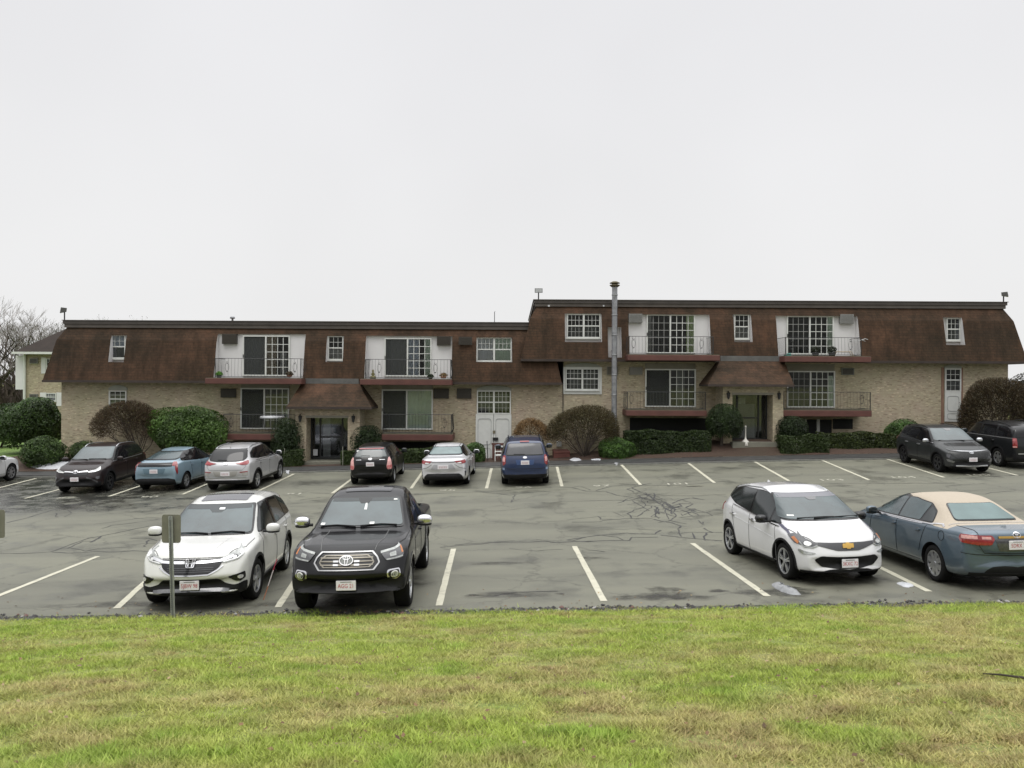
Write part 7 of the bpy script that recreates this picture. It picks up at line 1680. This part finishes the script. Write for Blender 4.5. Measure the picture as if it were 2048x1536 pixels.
def blue_liftback():
    h = 2.27
    c, sp, _ = lowcar('light_blue_hatchback', 'light blue hatchback with a dark tail panel parked beside the brown crossover', P_BLUE, 4.54, .88, 1.47, 2.70, .95,
        [(-h, .60), (-h + .06, 1.0), (-h + .14, 1.07), (-1.75, 1.16), (-1.0, 1.36), (-.45, 1.455), (-.05, 1.475), (.30, 1.44), (1.15, 1.02), (1.3, .97), (h - .5, .86), (h - .2, .74), (h - .08, .6), (h, .48)],
        [(-h, .58), (-h + .14, 1.03), (-1.6, 1.06), (0, .96), (1.2, .86), (h - .4, .76), (h, .46)], wt=[(-h, .64), (-h + .14, .68), (-1.7, .62), (-.9, .56), (-.3, .58), (.3, .58), (1.15, .72), (h - .5, .68), (h, .5)], tailw=.84, bend_r=.16)
    B = 'B'
    c.screen('F', [(-.54, 1.40), (.54, 1.40), (.70, 1.06), (-.70, 1.06)])
    c.side_glass([(-1.55, 1.10), (-1.15, 1.25), (-.7, 1.36), (-.1, 1.40), (.22, 1.37), (.6, 1.2), (.98, .98), (.1, .99)], [-.95, -.1], 'tint')
    c.doors([[(1.0, .35), (.97, .95)], [(-.1, .35), (-.1, .98)], [(-.9, .5), (-1.05, 1.0)]], .35, .95, [.0, -.9], .87)
    c.mirrors(.72, 1.01, gap=.10)
    c.screen(B, [(-.48, 1.36), (.48, 1.36), (.60, 1.155), (-.60, 1.155)], name='rear_window', frame=.03)
    c.pan('lower_rear_glass', B, rounded([(-.66, 1.06), (.66, 1.06), (.64, .93), (-.64, .93)], .02), CM['gloss'], .010, .08)
    for sg in (1, -1):
        mp = (lambda p: p) if sg > 0 else mirror_poly
        c.pan('tail_light', B, mp(rounded([(.64, 1.08), (.86, 1.07), (.88, .98), (.78, .93), (.64, .96)], .02)), CM['red'], .014, .06)
        c.pan('tail_light_lens', B, mp(rounded([(.74, .93), (.86, .98), (.87, .72), (.83, .62), (.76, .8)], .02)), CM['red'], .012, .06)
        c.pan('reverse_light', B, mp([(.80, .95), (.87, .96), (.87, .89), (.81, .88)]), CM['redpale'], .018, 0)
    c.pan('plate_recess', B, rounded([(-.42, .86), (.42, .86), (.36, .66), (-.36, .66)], .03), mat('blue shade', (.10, .16, .20), .4), .006, .1)
    c.plate(B, .76, fwd=.02)
    c.pan('lower_bumper', B, rounded([(-.74, .46), (-.5, .50), (.5, .50), (.74, .46), (.78, .27), (-.78, .27)], .03), CM['black'], .010, .1)
    c.pan('sill_trim', 'L', [(sp['xr'] + .38, .20), (sp['xf'] - .38, .20), (sp['xf'] - .38, .27), (sp['xr'] + .38, .27)], CM['black'], .01, .12, both=True)
    c.pan('headlight', 'F', [(.46, .74), (.84, .86), (.84, .74), (.6, .66)], CM['lamp'], .01, .08, both=True); c.plate('F', .45)
    c.fin(-.8)
    return c.place(374, 977, (sp['xr'], -.85), 87)
def black_hatch():
    h = 2.025
    c, sp, _ = lowcar('black_hatchback', 'small black hatchback with pale tail lights parked just past the entrance path', P_BLACK, 4.05, .8475, 1.47, 2.50, .84,
        [(-h, .58), (-h + .05, .92), (-h + .14, 1.04), (-h + .34, 1.34), (-h + .52, 1.425), (-.8, 1.465), (-.2, 1.47), (.3, 1.42), (1.1, 1.04), (1.24, 1.0), (h - .45, .90), (h - .2, .78), (h - .08, .62), (h, .5)],
        [(-h, .56), (-h + .14, .98), (-1.3, 1.03), (0, .96), (1.1, .9), (h - .4, .82), (h, .48)], wt=[(-h, .58), (-h + .34, .54), (-.9, .58), (-.2, .60), (.3, .58), (1.1, .7), (h - .4, .66), (h, .5)], bend_r=.14, tailw=.84, wr=.305)
    B = 'B'
    c.screen('F', [(-.54, 1.38), (.54, 1.38), (.68, 1.08), (-.68, 1.08)])
    c.side_glass([(-1.58, 1.12), (-1.42, 1.29), (-1.0, 1.355), (-.2, 1.375), (.2, 1.345), (.55, 1.2), (.88, 1.02), (.1, 1.02)], [.0, -1.0][::-1], 'tint')
    c.doors([[(.95, .35), (.92, .98)], [(-.35, .35), (-.35, 1.0)]], .35, .98, [-.25], .9)
    c.mirrors(.66, 1.05, gap=.10)
    c.screen(B, [(-.50, 1.30), (.50, 1.30), (.60, 1.06), (-.60, 1.06)], 'screen', name='rear_window', frame=.04)
    c.pan('rear_window_overlay', B, rounded([(-.50, 1.27), (.50, 1.27), (.585, 1.08), (-.585, 1.08)], .03), mat('misted screen', (.16, .17, .17), .2, 0, .15, 3), .017, .08)
    c.pan('brake_light', B, ribbon([(-.46, 1.345), (.46, 1.345)], .03), CM['red'], .02, .1)
    c.pan('paper_tag', B, ellipse(.50, 1.265, .05, .028, 12), CM['paper'], .016, 0); c.pan('paper_tag', B, ellipse(.52, 1.13, .04, .028, 12), CM['paper'], .016, 0)
    c.wiper(B, [(.02, 1.09), (.36, 1.10)], 'rear_wiper')
    for sg in (1, -1):
        mp = (lambda p: p) if sg > 0 else mirror_poly
        hd = c.pan('tail_light', B, mp(rounded([(.60, .72), (.66, 1.0), (.74, 1.05), (.80, .98), (.86, .66), (.80, .60), (.62, .60)], .04)), CM['redpale'], .016, .05)
        c.pan('tail_light_lens', B, mp([(.62, .74), (.84, .76), (.85, .62), (.62, .62)]), mat('tail lamp pink', (.42, .12, .12), .2), .02, 0, hd)
    c.pan('emblem', B, em_slant(0, .98, .14), CM['chrome'], .02, 0)
    c.pan('model_badge', B, ribbon([(.34, .96), (.54, .955)], .014), CM['chrome'], .012, 0, both=True)
    c.plate(B, .80, fwd=.02)
    c.pan('headlight', 'F', [(.46, .80), (.80, .90), (.80, .76), (.6, .70)], CM['lamp'], .01, .08, both=True); c.plate('F', .45)
    return c.place(790, 965, (sp['xr'], -.82), 90)
def silver_sedan():
    h = 2.315
    c, sp, _ = lowcar('silver_sedan', 'silver sedan seen from behind next to the navy crossover', P_SILVER2, 4.63, .89, 1.435, 2.70, .94,
        [(-h, .60), (-h + .05, .98), (-h + .14, 1.06), (-1.72, 1.07), (-1.6, 1.10), (-1.0, 1.33), (-.5, 1.425), (-.05, 1.435), (.32, 1.39), (1.12, 1.0), (1.25, .97), (h - .5, .88), (h - .2, .75), (h - .08, .6), (h, .48)],
        [(-h, .58), (-h + .14, 1.01), (-1.5, 1.0), (0, .94), (1.2, .87), (h - .4, .78), (h, .46)], wt=[(-h, .66), (-h + .14, .70), (-1.7, .70), (-1.0, .57), (-.3, .59), (.32, .58), (1.12, .72), (h - .5, .68), (h, .5)], tailw=.86)
    B = 'B'
    c.screen('F', [(-.54, 1.35), (.54, 1.35), (.70, 1.04), (-.70, 1.04)])
    c.side_glass([(-1.35, 1.06), (-1.05, 1.22), (-.6, 1.33), (-.1, 1.36), (.22, 1.33), (.6, 1.16), (.95, .96), (.1, .97)], [-.95, -.08], 'tint')
    c.doors([[(1.0, .35), (.97, .93)], [(-.08, .35), (-.08, .96)], [(-.9, .5), (-1.05, .98)]], .35, .93, [.0, -.88], .85, CM['dim'])
    c.mirrors(.72, .99, gap=.11)
    c.screen(B, [(-.50, 1.34), (.50, 1.34), (.63, 1.135), (.55, 1.12), (-.55, 1.12), (-.63, 1.135)], name='rear_window', frame=.02)
    c.pan('rear_window_overlay', B, rounded([(-.49, 1.335), (.49, 1.335), (.61, 1.14), (-.61, 1.14)], .04), mat('pale screen', (.14, .19, .19), .12, 0, .2, 3), .017, .08)
    for y in (-1, 1): c.line('roof_seam', 'T', [(-.9, y * .46), (.2, y * .48)], .02)
    for sg in (1, -1):
        mp = (lambda p: p) if sg > 0 else mirror_poly
        hd = c.pan('tail_light', B, mp(rounded([(.40, .955), (.60, .965), (.86, .99), (.885, .93), (.84, .875), (.64, .85), (.52, .87)], .02)), CM['red'], .014, .06)
        c.pan('reverse_light', B, mp([(.50, .90), (.64, .91), (.66, .87), (.54, .87)]), CM['bulb'], .02, 0, hd)
        c.pan('bumper_vent', B, mp(rounded([(.77, .58), (.83, .58), (.83, .42), (.79, .40)], .01)), CM['black'], .012, .06)
    c.pan('trunk_trim', B, ribbon([(-.42, .925), (-.2, .915), (.2, .915), (.42, .925)], .022), CM['dim'], .012, .1)
    c.pan('plate_recess', B, rounded([(-.34, .845), (.34, .845), (.46, .66), (-.46, .66)], .02), mat('silver recess', (.36, .36, .38), .4), .006, .1)
    c.plate(B, .75, wd=.40, h=.155, fwd=.012)
    c.line('body_crease', B, [(-.86, .66), (-.6, .72), (-.42, .84)], .016, CM['dim']); c.line('body_crease', B, [(.86, .66), (.6, .72), (.42, .84)], .016, CM['dim'])
    c.pan('lower_bumper', B, rounded([(-.66, .44), (-.58, .50), (.58, .50), (.66, .44), (.76, .26), (-.76, .26)], .03), CM['black'], .012, .1)
    c.pan('headlight', 'F', [(.46, .76), (.84, .86), (.84, .76), (.6, .7)], CM['lamp'], .01, .08, both=True); c.plate('F', .45)
    c.fin(-.75)
    return c.place(938, 967, (sp['xr'], -.85), 88)
def white_sedan():
    h = 2.35
    c, sp, _ = lowcar('white_sedan', 'white car cut by the picture edge beyond the brown crossover', P_WHITE2, 4.7, .915, 1.47, 2.78, .93,
        [(-h, .60), (-h + .05, .98), (-h + .14, 1.06), (-1.75, 1.08), (-1.6, 1.11), (-1.0, 1.36), (-.5, 1.455), (-.05, 1.47), (.32, 1.42), (1.12, 1.05), (1.28, 1.03), (h - .6, .98), (h - .25, .89), (h - .1, .70), (h, .5)],
        [(-h, .58), (-h + .14, 1.01), (-1.5, 1.0), (0, .97), (1.2, .95), (h - .6, .91), (h - .25, .82), (h, .48)], wr=.345, arch=.40)
    c.screen('F', [(-.56, 1.38), (.56, 1.38), (.72, 1.10), (-.72, 1.10)])
    c.side_glass([(-1.35, 1.08), (-1.05, 1.24), (-.6, 1.36), (-.1, 1.39), (.22, 1.36), (.6, 1.19), (.95, 1.0), (.1, 1.0)], [-.95, -.08], 'tint')
    c.doors([[(1.0, .35), (.97, .96)], [(-.08, .35), (-.08, .98)], [(-.9, .5), (-1.05, 1.0)]], .35, .96, [.0, -.88], .88, CM['dim'])
    c.mirrors(.72, 1.03, gap=.11)
    c.line('hood_seam', 'T', [(1.3, -.80), (2.0, -.72)], .012, CM['dim']); c.line('hood_seam', 'T', [(1.3, .80), (2.0, .72)], .012, CM['dim'])
    c.pan('headlight', 'F', [(.46, .84), (.86, .92), (.86, .78), (.6, .74)], CM['lamp'], .01, .08, both=True); c.pan('grille', 'F', rounded([(-.4, .78), (.4, .78), (.34, .55), (-.34, .55)], .03), CM['gloss'], .008, .1); c.plate('F', .45)
    c.screen('B', [(-.5, 1.36), (.5, 1.36), (.62, 1.14), (-.62, 1.14)], name='rear_window'); c.pan('tail_light', 'B', [(.5, .97), (.86, .98), (.86, .86), (.5, .86)], CM['red'], .012, .08, both=True); c.plate('B', .75)
    return c.place(24, 961, (sp['xf'], -.89), 88)

CARS = [white_crossover, black_pickup, white_hatchback, vinyl_saloon, brown_crossover, blue_liftback, silver_crossover, black_hatch, silver_sedan, navy_crossover, charcoal_crossover, dark_suv, white_sedan]
# ------------------------------------------------------------------ small things
def sign_post(label, px_post, py_base, px0, px1, py_top, py_bot, group):
    g = at(px_post, py_base, 12.88); g.z = lawn_z(g.x, g.y); Y = g.y; r = empty('sign_post', g, 0, label, 'sign', group)
    x0, x1 = bx(px0, Y) - g.x, bx(px1, Y) - g.x; z1, z0 = Zp(px_post, py_top, Y) - g.z, Zp(px_post, py_bot, Y) - g.z; xp = (x0 + x1) / 2; hw = .034
    st = mat('galvanised steel', (.34, .35, .37), .45, .55, .15, 9, bump=.1)
    mb = MB(); d = .03
    # U-channel post with rows of punched holes
    lean = Vector((-xp, 0, 0))
    def chan(za, zb, a0, a1):
        for s0, s1, y0, y1 in ((-hw, -hw * .55, 0, .006), (hw * .55, hw, 0, .006), (-hw * .55, -hw * .42, .006, d), (hw * .42, hw * .55, .006, d), (-hw * .42, hw * .42, d - .006, d)):
            v = [(s0 + a0, y0, za), (s1 + a0, y0, za), (s1 + a0, y1, za), (s0 + a0, y1, za), (s0 + a1, y0, zb), (s1 + a1, y0, zb), (s1 + a1, y1, zb), (s0 + a1, y1, zb)]
            mb.add(v, [(0, 1, 2, 3), (7, 6, 5, 4), (0, 4, 5, 1), (1, 5, 6, 2), (2, 6, 7, 3), (3, 7, 4, 0)])
    chan(-.3, z1 - .02, 0, xp)
    p_ = mb.build('post', st, r)
    hb = MB(); z = .12
    while z < z0 - .02:
        a = xp * z / z1; hb.box(a - hw * .86, a - hw * .66, -.004, -.0005, z - .006, z + .006); z += .032
    hb.build('post_hole', mat('hole dark', (.02, .02, .02), .9), p_)
    o = rounded([(x0, z0), (x1, z0), (x1, z1), (x0, z1)], .045); s_ = MB(); s_.prism(o, .040, .044); s_.build('sign_plate', mat('bare aluminium back', (.185, .180, .150), .55, .25, .12, 6), r)
    b = MB()
    for z in (z0 + (z1 - z0) * .2, z0 + (z1 - z0) * .85): b.lathe([(0, -.012), (.010, -.010), (.010, 0)], (xp, -.0, z), 8, axis='y')
    b.build('bolt', st, r)
sign_post('grey back of a small sign on a punched steel post before the white crossover', 347, 1222, 323, 361, 1030, 1087, 'parking signs along the lawn')
sign_post('grey back of a small sign cut by the picture edge', -16, 1226, -28, 8, 1020, 1077, 'parking signs along the lawn')
def marker_rod():
    a, b = on_ground(527, 1200), on_ground(553, 1142); mb = MB()
    base = a + Vector((0, 0, .0)); dx, dz = ray(554, 1118); Yt = a.y + .35; top = Vector((dx * Yt, Yt, CAM_Z + dz * Yt))
    r = empty('marker_rod', base, 0, 'thin orange and white marker rod leaning between the white crossover and the pickup', 'marker rod'); d = top - base
    for k, (t0, t1, m) in enumerate(((0, .33, 0), (.33, .72, 1), (.72, 1.0, 2))):
        q = MB(); q.tube([d * t0, d * t1], .007, 6); q.build('rod', [mat('orange rod', (.40, .14, .06), .5), mat('white rod', (.55, .50, .48), .5), mat('red rod', (.36, .03, .06), .5)][m], r)
marker_rod()
SNOW = mat('old snow', (.46, .47, .49), .7, 0, .10, 7, bump=.5, bscale=25); SNOWG = mat('dirty snow', (.24, .245, .25), .7, 0, .22, 12, bump=.5, bscale=30)
def snow(label, pts, h, m=SNOW, group='patches of old snow', fn=None):
    """low irregular mound over a picture outline"""
    pts = [(x + random.uniform(-.5, .5), y + random.uniform(-.35, .35)) for x, y in rounded(pts, 8, 3)]
    P = [on_ground(x, y, fn or ground_z) for x, y in pts]; c = sum((p for p in P), Vector()) / len(P); n = len(P); mb = MB(); v = []; rings = 4
    for k in range(rings):
        t = k / rings
        for p in P: q = p.lerp(c, t); j = random.uniform(.75, 1.25) if k else 1; v.append((q.x + random.uniform(-.01, .01), q.y + random.uniform(-.01, .01), (fn or ground_z)(q.x, q.y) + .004 + h * math.sqrt(t * (2 - t)) * j))
    v.append((c.x, c.y, (fn or ground_z)(c.x, c.y) + h))
    f = [(k * n + i, k * n + (i + 1) % n, (k + 1) * n + (i + 1) % n, (k + 1) * n + i) for k in range(rings - 1) for i in range(n)] + [((rings - 1) * n + i, (rings - 1) * n + (i + 1) % n, rings * n) for i in range(n)]
    return tag(mb.add(v, f).build('snow_patch', m, smooth=True), label, 'snow', group)
snow('grey lump of old snow beside the bay line in front of the white hatchback', [(1542, 1171), (1547, 1166), (1554, 1168), (1562, 1174), (1580, 1181), (1598, 1187), (1603, 1190), (1589, 1191), (1570, 1187), (1553, 1180)], .075, SNOWG, fn=lot_z)
snow('white scrap of snow on the bay line behind the saloon', [(1792, 1167), (1800, 1165), (1815, 1166), (1830, 1172), (1822, 1175), (1812, 1176), (1801, 1172)], .03, fn=lot_z)
snow('long pale strip of old snow by the low shrub near the brown crossover', [(56, 934), (80, 931), (108, 927), (135, 923), (150, 926), (140, 934), (112, 939), (80, 939)], .10)
snow('white sliver of snow on the path before the olive dome', [(1136, 920), (1148, 916), (1160, 918), (1164, 921), (1150, 923)], .06)
snow('small sliver of snow on the path beneath the green mound', [(1180, 919), (1192, 917), (1203, 918), (1200, 921), (1186, 921)], .03)
snow('tiny crumb of snow at the far end of a bay line', [(1228, 929), (1233, 926), (1237, 929), (1233, 931)], .05)
snow('short white crumb of snow behind the silver crossover', [(570, 946), (575, 942), (580, 945), (577, 949)], .06)
snow('thin snow streak under the olive dome shrub', [(1158, 897), (1166, 893), (1172, 895), (1166, 898)], .05)
snow('second thin snow streak under the olive dome beside the mound', [(1184, 898), (1192, 894), (1202, 893), (1200, 897), (1190, 899)], .05)
def smoker_post():
    g = on_ground(1491, 892); Y = g.y; r = empty('ash_receptacle', g, 0, 'white long necked ash receptacle beside the second doorstep', 'ash bin'); k = (Zp(1491, 853, Y) - g.z) / 1.0
    W_ = mat('ash bin plastic', (.60, .58, .53), .5, 0, .08, 8)
    mb = MB(); mb.lathe([(0, 0), (.19 * k, 0), (.20 * k, .02 * k), (.19 * k, .20 * k), (.16 * k, .24 * k), (.05 * k, .36 * k), (.036 * k, .45 * k)], k=18); mb.build('base', W_, r, smooth=True)
    mb = MB(); mb.lathe([(.036 * k, .44 * k), (.03 * k, .95 * k), (.042 * k, .97 * k), (.042 * k, 1.03 * k), (0, 1.05 * k)], k=12); mb.build('neck', W_, r, smooth=True)
smoker_post()
def fence_bits():
    Y = 38.4; r = empty('wooden_screen', at(997, 922, Y), 0, 'brown wooden screen panel beside the white double door', 'screen'); o = r.location; mb = MB()
    x0, x1, z1 = bx(985, Y) - o.x, bx(1019, Y) - o.x, Zp(1000, 886, Y) - o.z
    for k in range(6): a = x0 + (x1 - x0) * k / 6; mb.box(a, a + (x1 - x0) / 6 - .008, -.02, .02, -.05, z1)
    mb.build('boards', mat('brown board', (.105, .045, .035), .7, 0, .2, 3), r); mb = MB(); mb.box(x0 - .03, x1 + .03, -.035, -.021, z1 - .09, z1); mb.build('top_rail', MATS['brown board'], r)
    Y = 37.6; r = empty('plastic_chair', at(1004, 925, Y), 0, 'white frame chair standing in front of the brown screen', 'chair'); o = r.location; W_ = TRIM; H = Zp(1000, 892, Y) - o.z; x0, x1 = bx(991, Y) - o.x, bx(1015, Y) - o.x; t_ = .035
    for x in (x0, x1):
        for y in (-.2, .22): mb = MB(); mb.tube([(x, y, -.03), (x, y, H if y > 0 else H * .55)], t_ * .6, 6); mb.build('leg', W_, r)
    mb = MB(); mb.box(x0, x1, -.22, .22, H * .42, H * .48); mb.build('seat', W_, r); mb = MB(); mb.box(x0, x1, .20, .24, H * .9, H); mb.box(x0, x1, .20, .24, H * .62, H * .68); mb.build('backrest', W_, r)
    for sx in (x0, x1): mb = MB(); mb.box(sx - .02, sx + .02, -.22, .22, H * .62, H * .66); mb.build('armrest', W_, r)
    b = at(976, 922, 38.2); t_ = at(974, 882, 38.2); tag(MB().tube([b - Vector((0, 0, .1)), t_], .022, 6).build('metal_stake', IRON), 'thin dark stake standing in front of the white double door', 'stake')
    for px, lb in ((685.5, 'thin pale stake at the edge of the first doorstep'), (569, 'thin pale stake in the bed by the silver crossover'), (1593, 'thin pale stake before the square hedge')):
        y0, y1 = (930, 893) if px == 685.5 else ((928, 897) if px == 569 else (900, 876)); Y = 37.0; tag(MB().tube([at(px, y0 + 3, Y), at(px, y1, Y)], .012, 5).build('garden_stake', mat('pale stake', (.30, .29, .24), .7)), lb, 'stake', 'pale stakes in the beds')
    c = at(1118, 888, YW - .06); r = tag(MB().box(c.x - .12, c.x + .12, YW - .14, YW, c.z - .12, c.z + .13).build('utility_box', mat('pale grey box', (.45, .46, .44), .5), bevel=.01), 'small pale utility box on the brick behind the navy crossover', 'utility box')
    a = at(1107, 912, 38.2); mb = MB(); mb.box(a.x, a.x + .75, 37.9, 39.3, a.z - .25, a.z + .12); mb.box(a.x, a.x + .75, 37.9, 39.3, a.z + .125, a.z + .24); tag(mb.build('timber_edging', mat('red timber', (.14, .05, .04), .8, 0, .2, 4), bevel=.015), 'red brown timber edging at the foot of the olive dome', 'edging')
fence_bits()
def pot(label, px, py, Y, h, w_, potcol, leafcol, n=260, ball=False):
    b = at(px, py, Y); r = empty('potted_plant', b, 0, label, 'potted plant', 'plants on the balconies'); mb = MB(); mb.lathe([(0, 0), (w_ * .7, 0), (w_, h * .4), (w_ * .9, h * .4), (0, h * .36)], k=12); mb.build('pot', mat('pot ' + str(potcol), potcol, .8), r, smooth=True)
    D = unit(n); D[:, 2] = D[:, 2] if ball else np.abs(D[:, 2]); C = D * (.6 + .4 * RNG.random(n))[:, None] * np.array([w_ * 1.35, w_ * 1.2, h * (.32 if ball else .6)]) + np.array([0, 0, h * (.70 if ball else .4)]); tint_mesh('foliage', leaves_at(C, D, .035), shade(leafcol, n, .4), LEAF, 4, r)
YB = 38.5
pot('dark pot with bright green leaves on the balcony above the bare dome', 438, 755, YB, .30, .13, (.03, .035, .03), (.10, .26, .03))
pot('brown pot with a withered plant on the first upper balcony', 579, 755, YB, .30, .14, (.16, .07, .04), (.07, .05, .025))
pot('terracotta pot on the upper balcony above the black hatchback', 887, 757, YB, .28, .15, (.26, .12, .06), (.20, .13, .05))
pot('round dark bush in a pot in the middle of the last upper balcony', 1631, 713, YB, .48, .17, (.02, .02, .02), (.028, .034, .018), 420, True)
pot('second round dark bush in a pot nearer the air conditioner on the last upper balcony', 1664, 713, YB, .48, .17, (.02, .02, .02), (.028, .034, .018), 420, True)
pot('small dark pot by the balcony post above the black hatchback', 861, 758, YB, .24, .12, (.03, .035, .02), (.03, .045, .02))
def balcony_bits():
    b = at(746, 757, YB); mb = MB(); mb.lathe([(0, 0), (.13, 0), (.14, .10), (.05, .14), (.10, .20), (.03, .30), (.055, .36), (0, .44)], b, 12); tag(mb.build('garden_ornament', mat('olive ornament', (.17, .15, .06), .7), smooth=True), 'small seated garden ornament on the balcony above the squat yew', 'ornament')
    b = at(1552, 714, YB); mb = MB(); b.x += .52; mb.box(b.x - .12, b.x + .16, YB - .15, YB + .15, b.z + .02, b.z + .12); mb.box(b.x + .0, b.x + .16, YB - .14, YB + .14, b.z + .12, b.z + .18); tag(mb.build('toy_box', mat('teal plastic', (.06, .26, .22), .4, 0, .5, 3), bevel=.03), 'green and teal plastic box at the end of the last upper balcony', 'plastic box')
    a = at(1688, 712, YB); mb = MB(); mb.tube([a + Vector((-.45, 0, .0)), a + Vector((-.35, 0, .20)), a + Vector((.35, 0, .20)), a + Vector((.45, 0, .0))], .02, 6); mb.tube([a + Vector((-.45, .25, .0)), a + Vector((-.35, .25, .20)), a + Vector((.35, .25, .20)), a + Vector((.45, .25, 0))], .02, 6); mb.box(a.x - .36, a.x + .36, YB - .02, YB + .27, a.z + .185, a.z + .205); tag(mb.build('plant_stand', mat('pale plank', (.40, .32, .22), .6)), 'low pale plank stand on the last upper balcony', 'stand')
    a = at(545, 856, 38.6); r = empty('patio_table', (a.x, 38.6, a.z), 0, 'covered patio table on the lower balcony over the silver crossover', 'table'); H = Zp(545, 832, 38.6) - a.z
    mb = MB(); mb.lathe([(0, H + .02), (.55, H), (.58, H - .10), (.55, H - .10)], k=20); mb.build('table_cover', CUR['white'], r, smooth=True); mb = MB()
    for q in range(4): t_ = q * math.pi / 2 + .5; mb = MB(); mb.tube([(math.cos(t_) * .4, math.sin(t_) * .3, 0), (math.cos(t_) * .42, math.sin(t_) * .32, H)], .02, 6); mb.build('leg', IRON, r)
    a = at(1723, 680, YB - .2); mb = MB(); mb.tube([a + Vector((-.35, 0, -.10)), a, a + Vector((.18, 0, .06)), a + Vector((.30, 0, .02))], .015, 6); mb.tube([a + Vector((.02, 0, .0)), a + Vector((.18, 0, -.06))], .012, 6); tag(mb.build('rail_hook', mat('pale metal', (.40, .41, .40), .4, .5)), 'pale branched hook sticking out from the last upper railing', 'hook')
balcony_bits()
for f in CARS: f()
